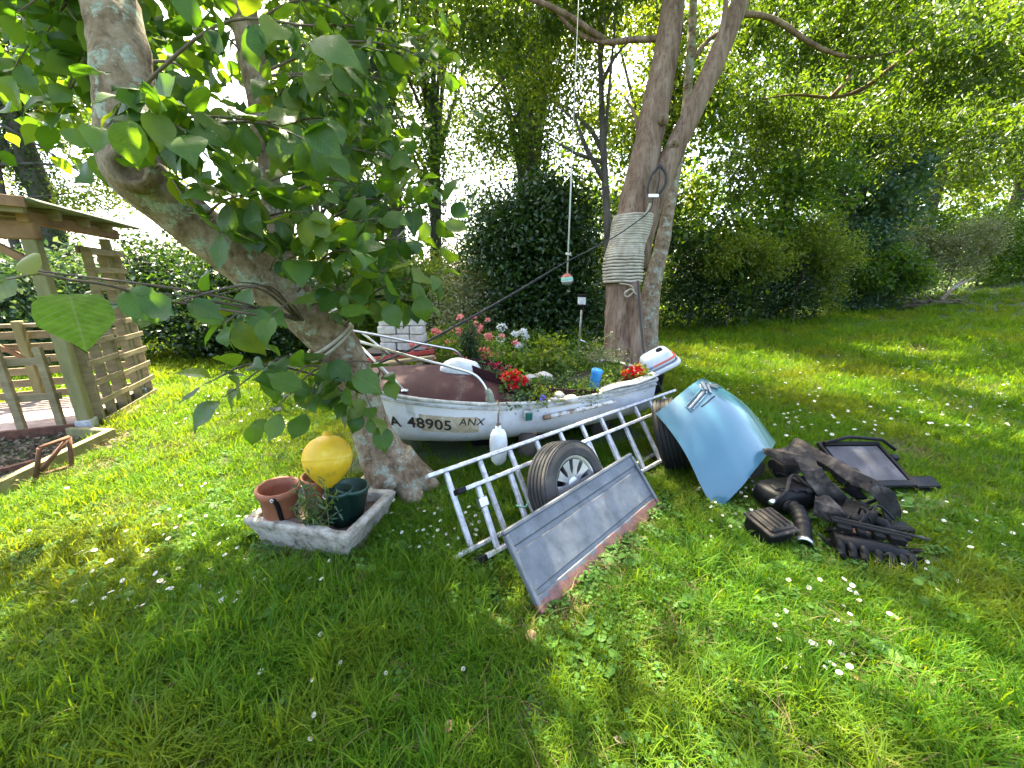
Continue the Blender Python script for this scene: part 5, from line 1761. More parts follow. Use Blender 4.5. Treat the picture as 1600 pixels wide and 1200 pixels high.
# ------------------------------------------------------------------ two aluminium ladders on edge
def ladder(label, a0, d, offv, length, pitch, first, foot=False):
    d = d.normalized()
    w = offv.length
    v = offv.normalized()
    n = d.cross(v).normalized()
    t = thing('ladder', tuple(a0), label, 'ladder')
    for base_, end in ((a0, 0), (a0 + offv, 1)):
        MB().box(base_ + d * length / 2, (length, .026, .062), (d, v, n), bevel=.004).build('rail', M_ALU, t)
    k = first
    while k < length - .06:
        p_ = a0 + d * k
        MB().box(p_ + offv / 2, (.032, w - .024, .030), (d, v, n), bevel=.005).build('rung', M_ALU, t)
        k += pitch
    if foot:
        for b_ in (a0, a0 + offv):
            MB().box(b_ - d * .025, (.06, .036, .072), (d, v, n), bevel=.006).build('foot', M_BLACK, t)
        MB().box(a0 + offv * .72 + d * first, (.06, .06, .05), (d, v, n), bevel=.006).build('clip', M_STEEL, t)
    return t


LD = Vector((math.cos(math.radians(39.8)), math.sin(math.radians(39.8)), 0))
ladder('long aluminium ladder leaning on edge against the boat', Vector((-.345, 1.905, .035)), LD, Vector((-.18, .231, .40)), 3.0, .262, .13)
ladder('second aluminium ladder with black feet, in front of the longer one', Vector((-.160, 1.895, .05)), LD, Vector((-.135, .195, .325)), 2.35, .262, .10, foot=True)
# green twine on a rung
c_ = Vector((-.160, 1.895, .05)) + LD * .36 + Vector((-.135, .195, .325)) * .45
MB().tube(smooth_path([c_ + Vector((-.03, -.03, .01)), c_ + Vector((.03, -.03, .0)), c_ + Vector((.05, .0, .01)), c_ + Vector((.09, -.02, .02)), c_ + Vector((.13, .0, .01))], 4), .006, 6).build('twine', mk('green twine', [(.3, (.10, .26, .18)), (.7, (.2, .40, .30))], scale=40, rough=.8), None, 'bit of green twine knotted on the second ladder', loc=c_)['category'] = 'twine'


# ------------------------------------------------------------------ wheels
def wheel(label, c, axis, R, wd, rim_r, alloy):
    axis = Vector(axis).normalized()
    t = thing('car_wheel', tuple(c), label, 'wheel')
    h = wd / 2
    prof = [(rim_r, -h * .78), (rim_r + .012, -h * .95), (rim_r + (R - rim_r) * .45, -h * 1.04), (R - .045, -h * 1.0), (R - .012, -h * .84)]
    for k in range(5):      # tread ribs with grooves between
        x0 = -h * .78 + k * h * .33
        prof += [(R, x0), (R + .001, x0 + h * .22), (R - .008, x0 + h * .235), (R - .008, x0 + h * .315)]
    prof += [(R - .012, h * .84), (R - .045, h * 1.0), (rim_r + (R - rim_r) * .45, h * 1.04), (rim_r + .012, h * .95), (rim_r, h * .78)]
    ty = MB().lathe(prof, c, axis, 48).build('tyre', M_RUBBER if alloy else M_RUBBER_DARK, t)
    auto_smooth(ty, 35)
    met = mk('silver alloy', [(.3, (.50, .50, .50)), (.7, (.66, .66, .66))], scale=12, rough=.35, metal=.75) if alloy else mk('dark steel rim', [(.3, (.03, .028, .026)), (.7, (.09, .08, .07))], scale=12, rough=.6, metal=.5)
    rim = MB().lathe([(rim_r + .002, -h * .8), (rim_r - .02, -h * .6), (rim_r - .03, 0), (rim_r - .026, h * .5), (rim_r - .018, h * .66), (rim_r - .006, h * .80), (rim_r + .010, h * .86), (rim_r + .014, h * .80)], c, axis, 44).build('rim', met, t)
    x = axis.orthogonal().normalized()
    y = axis.cross(x)
    if alloy:
        MB().lathe([(.001, h * .60), (.05, h * .60), (.062, h * .52), (.07, h * .36), (.06, h * .1)], c, axis, 24).build('hub', met, rim)
        for k in range(10):
            a = 2 * math.pi * (k + .5 * .0) / 10
            dr = x * math.cos(a) + y * math.sin(a)
            tg = axis.cross(dr)
            vs = []
            for (r_, w_, z_) in ((.045, .021, .58), (rim_r * .55, .019, .66), (rim_r - .02, .034, .74)):
                cc = c + dr * r_ + axis * (h * z_)
                vs += [cc - tg * w_, cc + tg * w_, cc + tg * w_ * .8 - axis * .03, cc - tg * w_ * .8 - axis * .03]
            MB().add(vs, [(0, 1, 5, 4), (1, 2, 6, 5), (2, 3, 7, 6), (3, 0, 4, 7), (4, 5, 9, 8), (5, 6, 10, 9), (6, 7, 11, 10), (7, 4, 8, 11)]).build('spoke', met, rim)
        MB().lathe([(.001, -h * .2), (rim_r - .03, -h * .2)], c, axis, 30).build('void_shade_disc', mk('wheel void shade', [(.3, (.02, .018, .016)), (.7, (.05, .045, .04))], rough=.8), rim)  # dark disc stands in for the shaded hollow behind the spokes
    else:
        MB().lathe([(.001, h * .30), (.05, h * .30), (.07, h * .42), (.11, h * .34), (.14, h * .10), (rim_r - .03, -h * .05)], c, axis, 30).build('steel_disc', met, rim)
    return t


wheel('dusty tyre on a silver spoked alloy wheel behind the grey panel', at(887, 757, 2.58), Vector((.62, -.70, .36)), .292, .20, .186, True)
wheel('dark tyre on a steel rim standing between the ladder and the blue bonnet', at(1048, 678, 3.40), Vector((.88, -.36, .30)), .318, .20, .205, False)

# ------------------------------------------------------------------ the grey tailgate
def mat_panel():
    m, nt, b = new_mat('grey painted steel with rusty lower edge')
    n = noise_node(nt, 9, 8, .7)
    r = ramp(nt, [(.30, (.060, .066, .072)), (.46, (.10, .110, .119)), (.60, (.125, .137, .148)), (.72, (.22, .23, .24))])
    nt.links.new(n.outputs['Fac'], r.inputs[0])
    tc = nt.nodes.new('ShaderNodeTexCoord')
    sx_ = nt.nodes.new('ShaderNodeSeparateXYZ')
    nt.links.new(tc.outputs['Object'], sx_.inputs[0])
    n2 = noise_node(nt, 13, 8, .7)
    ma = nt.nodes.new('ShaderNodeMath'); ma.operation = 'MULTIPLY_ADD'
    ma.inputs[1].default_value = .13
    nt.links.new(n2.outputs['Fac'], ma.inputs[0]); nt.links.new(sx_.outputs['Y'], ma.inputs[2])
    # more rust towards the far corner, none at the near corner: the paint line climbs along the edge
    mb_ = nt.nodes.new('ShaderNodeMath'); mb_.operation = 'MULTIPLY_ADD'
    mb_.inputs[1].default_value = -.018
    nt.links.new(sx_.outputs['X'], mb_.inputs[0]); nt.links.new(ma.outputs[0], mb_.inputs[2])
    lt = nt.nodes.new('ShaderNodeMath'); lt.operation = 'LESS_THAN'
    lt.inputs[1].default_value = .118
    nt.links.new(mb_.outputs[0], lt.inputs[0])
    nr = noise_node(nt, 30, 6, .7)
    rr_ = ramp(nt, [(.3, (.11, .045, .03)), (.6, (.19, .085, .06)), (.8, (.27, .14, .10))])
    nt.links.new(nr.outputs['Fac'], rr_.inputs[0])
    mx = nt.nodes.new('ShaderNodeMixRGB')
    nt.links.new(lt.outputs[0], mx.inputs[0]); nt.links.new(r.outputs[0], mx.inputs[1]); nt.links.new(rr_.outputs[0], mx.inputs[2])
    # scattered rust chips
    n4 = noise_node(nt, 17, 5, .6)
    g4 = nt.nodes.new('ShaderNodeMath'); g4.operation = 'GREATER_THAN'; g4.inputs[1].default_value = .70
    nt.links.new(n4.outputs['Fac'], g4.inputs[0])
    mx2 = nt.nodes.new('ShaderNodeMixRGB')
    nt.links.new(g4.outputs[0], mx2.inputs[0]); nt.links.new(mx.outputs[0], mx2.inputs[1]); nt.links.new(rr_.outputs[0], mx2.inputs[2])
    nt.links.new(mx2.outputs[0], b.inputs['Base Color'])
    b.inputs['Roughness'].default_value = .42
    b.inputs['Metallic'].default_value = .1
    n3 = noise_node(nt, 5, 3, .5)
    bp = nt.nodes.new('ShaderNodeBump'); bp.inputs['Strength'].default_value = .25; bp.inputs['Distance'].default_value = .02
    nt.links.new(n3.outputs['Fac'], bp.inputs['Height']); nt.links.new(bp.outputs[0], b.inputs['Normal'])
    return m


M_PANEL = mat_panel()
pBL, pBR = Vector((.135, 1.530, .012)), Vector((1.075, 2.470, .012))
px_ = (pBR - pBL).normalized()
pu = (Vector((-.05, 1.705, .319)) - pBL)
py_ = (pu - px_ * pu.dot(px_)).normalized()
pz_ = px_.cross(py_)
PW, PH = (pBR - pBL).length, .415
pn = frame('trailer_tailgate', axes(px_, py_, pz_, pBL), 'dented grey steel tailgate with rusty lower edge propped on the wheel', 'tailgate')
# pressed sheet: profile up the panel (height, relief)
prof = [(.0, .012), (.072, .012), (.078, .002), (.098, .002), (.106, .010), (.24, .010), (.300, .010), (.308, .002), (.330, .002), (.340, .012), (PH, .014)]


def pf(u, v):
    k = v * (len(prof) - 1)
    i = min(int(k), len(prof) - 2)
    a, b = prof[i], prof[i + 1]
    f = k - i
    y, z = a[0] + (b[0] - a[0]) * f, a[1] + (b[1] - a[1]) * f
    z += .004 * noise.noise(Vector((u * 6, y * 12, 0)))
    return Vector((.02 + u * (PW - .04), y, z)), Vector((0, 0, 1))


pso = local(MB().sheet(pf, 40, len(prof) - 1, .003), 'pressed_sheet', M_PANEL, pn)
auto_smooth(pso, 25)
local(MB().box((PW / 2, PH + .004, .008), (PW, .024, .036), bevel=.006), 'top_flange', M_PANEL, pn)
for x_ in (.012, PW - .012):
    local(MB().box((x_, PH / 2 - .004, .009), (.026, PH - .012, .034), bevel=.005), 'side_flange', M_PANEL, pn)
local(MB().box((PW / 2, -.004, .0), (PW - .02, .010, .03), bevel=.003), 'bottom_flange', M_RUST, pn)

# ------------------------------------------------------------------ the sky blue bonnet
WL, WR, FL = Vector((1.515, 2.423, .01)), Vector((2.456, 3.325, .12)), Vector((1.265, 2.86, .68))
hx = (WR - WL).normalized()
hv = FL - WL
hy = (hv - hx * hv.dot(hx)).normalized()
hz = hx.cross(hy)
HWD = (WR - WL).length / 2
hd = frame('car_bonnet', axes(hx, hy, hz, (WL + WR) / 2), 'sky blue car bonnet standing on its rear edge against a tyre', 'car bonnet')
HLEN = .80


def hood_p(u, v):
    """u -1..1 across, v 0 (windscreen edge) .. 1 (nose)"""
    half = HWD * (1 - .03 * v - .30 * v * v)
    y = .13 * (1 - u * u) * (1 - v) ** 2 + v * (HLEN + .07 * (1 - u * u))
    z = .21 * (1 - abs(u) ** 2.0) * (.80 + .20 * (1 - v)) - .42 * max(0, v - .40) ** 2 - .02 * u * u - .045 * abs(u) ** 8
    z += .008 * math.exp(-((abs(u) - .66) / .10) ** 2) * (1 - .6 * v)      # raised crease
    return Vector((u * half, y, z))


def hood_n(u, v):
    e = .01
    return (hood_p(u + e, v) - hood_p(u - e, v)).cross(hood_p(u, v + e) - hood_p(u, v - e)).normalized()


M_HOOD = mk('sky blue car paint', [(.3, (.036, .122, .165)), (.7, (.044, .138, .185))], scale=3, rough=.34, coat=.75, spec=.5)
ho = local(MB().sheet(lambda a, b: (hood_p(a * 2 - 1, b), hood_n(a * 2 - 1, b)), 44, 28, .012), 'skin', M_HOOD, hd)
auto_smooth(ho, 50)
for sd in (-1, 1):
    local(MB().sheet(lambda a, b, sd=sd: (hood_p(sd * .998, a) - hood_n(sd * .97, a) * (.004 + .030 * b) - Vector((sd * .020 * b, 0, 0)), Vector((sd, 0, 0))), 24, 2, .003), 'edge_flange', M_HOOD, hd)
M_SLOT = mk('dull grey slot', [(.3, (.05, .07, .08)), (.7, (.10, .13, .15))], rough=.6)
M_CHROME = mk('chrome', [(.3, (.22, .24, .25)), (.7, (.34, .36, .37))], rough=.35, metal=.8)
for sd in (-1, 1):
    # recessed air slot, its chrome bar
    for v0, v1, lift, m_, nm in ((.862, .915, .002, M_SLOT, 'air_slot'), (.880, .898, .007, M_CHROME, 'chrome_bar')):
        def sf(a, b, v0=v0, v1=v1, lift=lift, sd=sd):
            u = sd * (.20 + .48 * a)
            vv = v0 + (v1 - v0) * b - .035 * a
            nn = hood_n(u, vv)
            return hood_p(u, vv) + nn * lift, nn
        local(MB().sheet(sf, 12, 3, .004), nm, m_, hd)
    def rim_pt(a, v, sd=sd):
        u = sd * (.20 + .48 * a)
        return hood_p(u, v - .035 * a) + hood_n(u, v - .035 * a) * .004
    loop = [rim_pt(k / 8, .857) for k in range(9)] + [rim_pt(1 - k / 8, .920) for k in range(9)]
    local(MB().tube(loop + [loop[0]], .007, 6), 'slot_rim', M_HOOD, hd)
    # the two chevrons of the badge: each a chrome V
for k, v0 in enumerate((.885, .93)):
    pts_ = [hood_p(-.15, v0 - .045) + hood_n(-.15, v0 - .045) * .010, hood_p(0, v0 + .03) + hood_n(0, v0 + .03) * .016, hood_p(.15, v0 - .045) + hood_n(.15, v0 - .045) * .010]
    m_ = MB()
    m_.bar(pts_[0], pts_[1], .022, .012, hood_n(0, v0))
    m_.bar(pts_[1], pts_[2], .022, .0121, hood_n(0, v0))
    local(m_, 'chevron', M_CHROME, hd)
    # dark recess line following the badge
local(MB().tube([hood_p(u, .80) + hood_n(u, .80) * .001 for u in np.linspace(-.5, -.12, 10)], .005, 6), 'shut_line', M_BLACK, hd)

# log peeping out behind the bonnet
c_ = gz(1172, 748)
MB().tube([(c_.x - .12, c_.y + .25, .10), (c_.x - .02, c_.y + .05, .10), (c_.x + .02, c_.y - .04, .09)], [.10, .10, .095], 14, rough=.12).build('log', M_BARK_DARK, None, 'short weathered log lying behind the blue bonnet', loc=(c_.x, c_.y, 0))['category'] = 'log'

# ------------------------------------------------------------------ heap of engine bay plastics
M_DUST = mk('dusty brown plastic', [(.34, (.004, .0034, .003)), (.50, (.015, .011, .008)), (.58, (.055, .041, .029)), (.70, (.13, .10, .072))], scale=9, rough=.85, bump=.3, bscale=40)
M_LINER = mk('grey dusty liner', [(.34, (.004, .0036, .0034)), (.50, (.012, .010, .0085)), (.58, (.045, .038, .031)), (.70, (.12, .105, .088))], scale=9, rough=.9, bump=.3, bscale=40)


def mat_core():
    m, nt, b = new_mat('radiator fins')
    tc = nt.nodes.new('ShaderNodeTexCoord')
    wv = nt.nodes.new('ShaderNodeTexWave')
    wv.inputs['Scale'].default_value = 38
    nt.links.new(tc.outputs['Object'], wv.inputs['Vector'])
    n = noise_node(nt, 6, 6, .6)
    r = ramp(nt, [(.3, (.030, .030, .034)), (.52, (.058, .058, .064)), (.66, (.10, .10, .108)), (.76, (.20, .20, .21))])
    nt.links.new(n.outputs['Fac'], r.inputs[0])
    nt.links.new(r.outputs[0], b.inputs['Base Color'])
    b.inputs['Metallic'].default_value = .5
    b.inputs['Roughness'].default_value = .5
    bp = nt.nodes.new('ShaderNodeBump'); bp.inputs['Strength'].default_value = .6; bp.inputs['Distance'].default_value = .004
    nt.links.new(wv.outputs['Fac'], bp.inputs['Height']); nt.links.new(bp.outputs[0], b.inputs['Normal'])
    return m


ra, rb, rc, rd = gz(1276, 698, .29), gz(1392, 697, .27), gz(1432, 754, .10), gz(1350, 754, .12)
rx = (rb - ra).normalized()
ry = ((rd - ra) - rx * (rd - ra).dot(rx)).normalized()
rz = rx.cross(ry) * -1
rad = thing('radiator', tuple((ra + rc) / 2), 'flat car radiator in a black frame lying on the heap', 'radiator')
cen = (ra + rb + rc + rd) / 4 + Vector((-.06, 0, 0))
RW, RH = .52, .38
MB().box(cen, (RW - .06, RH - .06, .03), (rx, ry, rz)).build('core', mat_core(), rad)
for s_, sz in ((1, .05), (-1, .075)):
    MB().box(cen - ry * s_ * (RH / 2), (RW + .02, sz * .7, .05), (rx, ry, rz), bevel=.008).build('tank', M_BLACK, rad)
    MB().box(cen + rx * s_ * (RW / 2), (.024, RH + .02, .045), (rx, ry, rz), bevel=.006).build('side_frame', M_BLACK, rad)
MB().box(cen + rx * (RW / 2 + .10) + ry * .18, (.20, .10, .05), (rx, ry, rz), bevel=.01).build('bracket', M_BLACK, rad)
MB().box(cen + rx * (RW / 2 + .04) - ry * .05, (.06, .05, .06), (rx, ry, rz), bevel=.01).build('lug', M_BLACK, rad)
MB().tube([cen - rx * .26 - ry * .17 + rz * .045, cen - ry * .23 + rz * .05, cen + rx * .28 - ry * .20 + rz * .05, cen + rx * .33 - ry * .10 + rz * .04], .014, 8).build('top_hose', M_BLACK, rad)


def strip(name, label, pts, wid, thick, mat, nrm=(0, -.5, .85), bend=.0, cat='plastic part', edge=.4):
    """a bent plastic sheet following pts, wid across"""
    q = smooth_path(pts, 3)
    w = lerp_list(wid, len(q))

    def fn(u, v):
        k = u * (len(q) - 1)
        i = min(int(k), len(q) - 2)
        c = q[i].lerp(q[i + 1], k - i)
        t = (q[min(i + 1, len(q) - 1)] - q[max(i - 1, 0)]).normalized()
        n = Vector(nrm)
        n = (n - t * n.dot(t)).normalized()
        s = t.cross(n)
        ww = w[i] * (1 + edge * noise.noise(Vector((u * 7, v, len(label)))))
        return c + s * ((v - .5) * ww) + n * (bend * (1 - abs(2 * v - 1)) * 1.5 + .035 * noise.noise(Vector((u * 5, v * 2.5, len(label) * .7))) + .012 * abs(v - .3)) + t * (.09 * noise.noise(Vector((v * 4, u, len(label))))), n
    t_ = MB().sheet(fn, len(q), 4, thick, smooth=False).build(name, mat, None, label, loc=pts[0])
    auto_smooth(t_, 16)
    t_['category'] = cat
    return t_


strip('splash_guard', 'long tan splash guard slanting across the top of the heap', [gz(1242, 692, .36), gz(1285, 716, .36), gz(1330, 742, .33), gz(1368, 763, .28)], [.09, .14, .15, .11], .008, M_DUST, bend=.03)
strip('splash_guard', 'dark pointed guard leaning against the blue bonnet', [gz(1190, 704, .30), gz(1215, 708, .34), gz(1245, 714, .34), gz(1285, 722, .32)], [.05, .12, .16, .16], .008, M_DUST, nrm=(0, -.8, .6), bend=.02)
strip('arch_liner', 'brown wheel arch liner standing in the middle of the heap', [gz(1250, 706, .33), gz(1254, 730, .30), gz(1275, 752, .25), gz(1300, 775, .16), gz(1310, 800, .05)], [.13, .16, .17, .13, .08], .008, M_LINER, nrm=(.3, -.8, .35), bend=.06)
strip('arch_liner', 'pale grey arch liner curving down below the radiator', [gz(1352, 758, .30), gz(1372, 770, .26), gz(1385, 792, .16), gz(1388, 815, .02)], [.10, .15, .18, .15], .008, M_LINER, nrm=(.5, -.7, .4), bend=.04)
strip('arch_liner', 'curled pale brown liner scrap beside the corrugated hose', [gz(1272, 790, .16), gz(1290, 795, .16), gz(1305, 806, .12), gz(1318, 815, .05)], [.14, .17, .15, .10], .008, M_LINER, nrm=(-.2, -.6, .7), bend=.04)
strip('splash_guard', 'dented brown guard piece below the long tan one', [gz(1292, 728, .31), gz(1310, 738, .29), gz(1322, 752, .24)], [.10, .14, .10], .01, M_DUST, bend=.03)
# air filter box
ab = gz(1200, 826, .09)
bx_ = Vector((.80, .24, .0)).normalized()
by_ = Vector((-.24, .80, .12)).normalized()
by_ = (by_ - bx_ * by_.dot(bx_)).normalized()
bz_ = bx_.cross(by_)
afb = thing('air_filter_box', tuple(ab), 'dusty black air filter box at the near end of the heap', 'filter box')
BA = (bx_, by_, bz_)
MB().box(ab - bz_ * .01, (.20, .19, .11), BA, bevel=.014).build('body', M_BLACK, afb)
MB().box(ab + bz_ * .055, (.225, .215, .016), BA, bevel=.005).build('lid_flange', M_DUST, afb)
MB().box(ab + bz_ * .074, (.185, .175, .03), BA, bevel=.012).build('lid', M_DUST, afb)
for k in range(4):
    MB().box(ab + bz_ * .093 + bx_ * (-.06 + .04 * k), (.012, .15, .012), BA, bevel=.003).build('rib', M_DUST, afb)
# corrugated hose
hs = thing('air_hose', tuple(gz(1252, 845)), 'black bent air hose lying between the filter box and the liner', 'hose')
q = smooth_path([gz(1228, 790, .12), gz(1243, 796, .13), gz(1252, 812, .11), gz(1255, 832, .07), gz(1256, 846, .05)], 9)
MB().tube(q, [.046 + (.004 if (i // 2) % 2 else -.002) * (1 if i < 24 else 0) for i in range(len(q))], 16).build('tube', M_BLACK, hs)
MB().lathe([(.040, .0), (.052, .0), (.052, .03), (.040, .03)], q[-1], (q[-1] - q[-3]).normalized(), 18, close=True).build('clamp_ring', M_STEEL, hs)
# grey bent pipe
gp = thing('grey_pipe', tuple(gz(1208, 782, .1)), 'thin grey bent pipe lying over the black housing', 'pipe')
MB().tube(smooth_path([gz(1209, 782, .18), gz(1228, 768, .22), gz(1234, 748, .25), gz(1243, 743, .26), gz(1258, 755, .24), gz(1275, 766, .2)], 6), .012, 10).build('tube', M_LINER, gp)
MB().lathe([(.001, 0), (.017, 0), (.017, .035), (.001, .035)], gz(1209, 782, .18), (gz(1209, 782, .18) - gz(1228, 768, .22)).normalized(), 12).build('end_collar', M_STEEL, gp)
# black housing and intake manifold
bh = thing('black_housing', tuple(gz(1230, 775)), 'matt black engine housing under the grey pipe', 'engine part')
c_ = gz(1228, 772, .12)
MB().add(*rbox(c_, (Vector((.95, .3, -.06)).normalized(), Vector((-.3, .95, 0)).normalized(), Vector((.06, 0, 1)).normalized()), (.42, .26, .16), .45), True).build('shell', M_BLACK, bh)
MB().box(c_ + Vector((-.02, -.06, .08)), (.26, .08, .04), bevel=.012).build('ridge', M_BLACK, bh)
MB().box(c_ + Vector((.12, .02, .085)), (.1, .12, .05), bevel=.012).build('cover', M_BLACK, bh)
for k in range(3):
    MB().lathe([(.001, .02), (.02, .018), (.024, 0)], c_ + Vector((-.1 + .09 * k, -.09, .075)), (0, -.3, 1), 10).build('boss', M_BLACK, bh)
PZ0 = Vector((0, 0, 1))
im = thing('intake_manifold', tuple(gz(1360, 870)), 'black ribbed intake manifold at the near right end of the heap', 'engine part')
ma_, mb2 = gz(1300, 842, .09), gz(1425, 872, .07)
mx_ = (mb2 - ma_).normalized()
my_ = Vector((-mx_.y, mx_.x, 0))
MB().tube([ma_, ma_.lerp(mb2, .3), ma_.lerp(mb2, .7) + Vector((0, 0, .01)), mb2], [.05, .058, .05, .04], 14, rough=.3).build('plenum', M_BLACK, im)
for k in range(7):
    a = random.Random(k + 90)
    c_ = ma_.lerp(mb2, .06 + .15 * k) + Vector((a.uniform(-.01, .01), a.uniform(-.01, .01), -.02))
    e_ = c_ - my_ * a.uniform(.09, .12) - Vector((0, 0, .07)) + mx_ * .03
    MB().box(c_ - my_ * .055 - Vector((0, 0, .012)), (.034, .10, .085), (mx_, (my_ + PZ0 * .5).normalized(), (PZ0 - my_ * .5).normalized()), bevel=.014).build('runner', M_BLACK, im)
    MB().tube([c_ + my_ * .02 + Vector((0, 0, .05)), c_ - my_ * .06 + Vector((0, 0, .03)), e_], [.016, .021, .018], 8, rough=.2).build('runner_pipe', M_BLACK, im)
for k in range(4):
    a = random.Random(k + 30)
    c_ = ma_.lerp(mb2, .15 + .22 * k) + my_ * .03 + Vector((0, 0, .075))
    MB().box(c_, (a.uniform(.05, .1), .05, a.uniform(.03, .06)), (mx_, my_, PZ0), bevel=.008).build('sensor_block', M_BLACK, im)
MB().bar(ma_ + my_ * .07 + Vector((0, 0, .09)), mb2 + my_ * .06 + Vector((0, 0, .09)), .05, .02, bevel=.004).build('flange', M_BLACK, im)
MB().tube([ma_ + my_ * .05 + Vector((.0, 0, .12)), mb2 + my_ * .02 + Vector((.08, 0, .11))], .008, 8).build('fuel_rail', M_LINER, im)
th = thing('throttle_body', tuple(gz(1345, 815)), 'tangle of black throttle parts in the middle of the heap', 'engine part')
c_ = gz(1338, 806, .13)
MB().add(*rbox(c_, (Vector((.9, .3, .2)).normalized(), Vector((-.3, .95, 0)).normalized(), Vector((-.2, 0, 1)).normalized()), (.20, .16, .12), .5), True).build('casting', M_BLACK, th)
MB().tube([c_ + Vector((.06, -.02, .0)), c_ + Vector((.12, -.05, -.02)), c_ + Vector((.14, -.09, -.09))], [.035, .04, .04], 14).build('duct', M_BLACK, th)
MB().box(c_ + Vector((.22, -.05, -.06)), (.16, .10, .07), (Vector((.95, -.2, 0)), Vector((.2, .95, 0)), Vector((0, 0, 1))), bevel=.01).build('valve_box', M_BLACK, th)
for k in range(5):
    a = random.Random(k + 3)
    p_ = c_ + Vector((a.uniform(-.08, .1), a.uniform(-.1, .0), .05))
    MB().tube(smooth_path([p_, p_ + Vector((a.uniform(-.06, .06), -.03, .06)), p_ + Vector((a.uniform(-.14, .14), -.06, -.02))], 5), .007, 6).build('cable', M_RUBBER_DARK, th)
MB().bar(c_ + Vector((-.16, -.12, -.06)), c_ + Vector((.02, -.10, -.02)), .06, .02, bevel=.004).build('bracket', M_RUST, th)
frag_spots = ((1225, 758, .16, bh), (1250, 752, .2, bh), (1270, 770, .18, bh), (1200, 775, .1, bh), (1262, 742, .2, bh), (1215, 745, .14, bh), (1305, 770, .14, th), (1322, 785, .16, th), (1335, 770, .2, th), (1350, 788, .16, th), (1365, 800, .12, th), (1318, 812, .12, th), (1375, 822, .1, th), (1300, 830, .08, im), (1330, 838, .10, im), (1360, 845, .11, im), (1395, 852, .11, im), (1415, 860, .09, im), (1432, 875, .05, im), (1290, 845, .05, im), (1345, 862, .05, im), (1385, 872, .05, im))
for k, (px, py, z, own) in enumerate(frag_spots):
    a = random.Random(k + 400)
    bm = bmesh.new()
    for _ in range(11):
        bm.verts.new((a.uniform(-1, 1), a.uniform(-1, 1), a.uniform(-1, 1)))
    bmesh.ops.convex_hull(bm, input=bm.verts)
    for v_ in [v_ for v_ in bm.verts if not v_.link_faces]:
        bm.verts.remove(v_)
    bm.verts.index_update()
    c_ = gz(px, py, z)
    sx_, sy_, sz_ = a.uniform(.03, .075), a.uniform(.02, .05), a.uniform(.012, .045)
    e_ = Euler((a.uniform(-.6, .6), a.uniform(-.6, .6), a.uniform(0, 3.1))).to_matrix()
    f_ = MB().add([c_ + e_ @ Vector((v_.co.x * sx_, v_.co.y * sy_, v_.co.z * sz_)) for v_ in bm.verts], [[v_.index for v_ in q_.verts] for q_ in bm.faces])
    bm.free()
    f_.build('broken_bracket', M_BLACK, own)
    if k % 2:
        q = smooth_path([c_, c_ + Vector((a.uniform(-.07, .07), a.uniform(-.05, .02), a.uniform(.02, .06))), c_ + Vector((a.uniform(-.14, .14), a.uniform(-.08, .02), -.03))], 5)
        MB().tube(q, a.uniform(.005, .010), 6).build('cable', M_RUBBER_DARK, own)
c_ = gz(1230, 742, .12)
MB().tube([c_ + Vector((-.10, .0, .05)), c_ + Vector((.02, .02, .08)), c_ + Vector((.12, .05, .12))], [.075, .08, .07], 14, rough=.15).build('duct_scrap', M_DUST, None, 'dark dusty duct half hidden under the pointed guard', loc=c_)['category'] = 'duct'

# ================================================================== THE STONE TROUGH
M_CONC = mk('lichen speckled concrete', [(.30, (.06, .055, .036)), (.40, (.24, .215, .165)), (.54, (.38, .345, .275)), (.70, (.50, .47, .39))], scale=16, rough=.95, bump=1.0, bscale=45, bdist=.012, detail=9)
tFL, tFR, tBR = Vector((-1.60, 2.06, 0)), Vector((-.955, 1.905, 0)), Vector((-.86, 2.36, 0))
tx = (tFR - tFL).normalized()
tyv = (tBR - tFR)
tyv = (tyv - tx * tyv.dot(tx)).normalized()
TLn, TDp = (tFR - tFL).length, .47
tc_ = (tFL + tFR) / 2 + tyv * TDp / 2
tr = thing('stone_trough', (tc_.x, tc_.y, 0), 'rough concrete trough holding pots in front of the magnolia', 'trough')


def ring(hx_, hy_, z, n=14):
    out = []
    for (a, b) in (((-1, -1), (1, -1)), ((1, -1), (1, 1)), ((1, 1), (-1, 1)), ((-1, 1), (-1, -1))):
        for k in range(n):
            f = k / n
            x_, y_ = (a[0] + (b[0] - a[0]) * f) * hx_, (a[1] + (b[1] - a[1]) * f) * hy_
            p_ = tc_ + tx * x_ + tyv * y_ + Vector((0, 0, z))
            j = .009 * noise.noise(p_ * 9) + .004 * noise.noise(p_ * 33)
            out.append(p_ + Vector((j, j, j * .6 if z > .05 else 0)))
    return out


rings = [ring(TLn / 2 - .03, TDp / 2 - .03, -.02), ring(TLn / 2 - .01, TDp / 2 - .012, .08), ring(TLn / 2 + .03, TDp / 2 + .02, .165), ring(TLn / 2 + .038, TDp / 2 + .026, .19), ring(TLn / 2 + .030, TDp / 2 + .018, .203),
         ring(TLn / 2 - .012, TDp / 2 - .022, .203), ring(TLn / 2 - .02, TDp / 2 - .03, .195), ring(TLn / 2 - .035, TDp / 2 - .045, .10)]
N = len(rings[0])
m = MB()
m.add([v for r_ in rings for v in r_], [(i * N + j, i * N + (j + 1) % N, (i + 1) * N + (j + 1) % N, (i + 1) * N + j) for i in range(len(rings) - 1) for j in range(N)], True)
auto_smooth(m.build('basin', M_CONC, tr), 60)
MB().add([v + Vector((0, 0, .03)) for v in ring(TLn / 2 - .033, TDp / 2 - .043, .10)], [tuple(range(N))]).build('soil', MATS['dark potting soil'], tr)
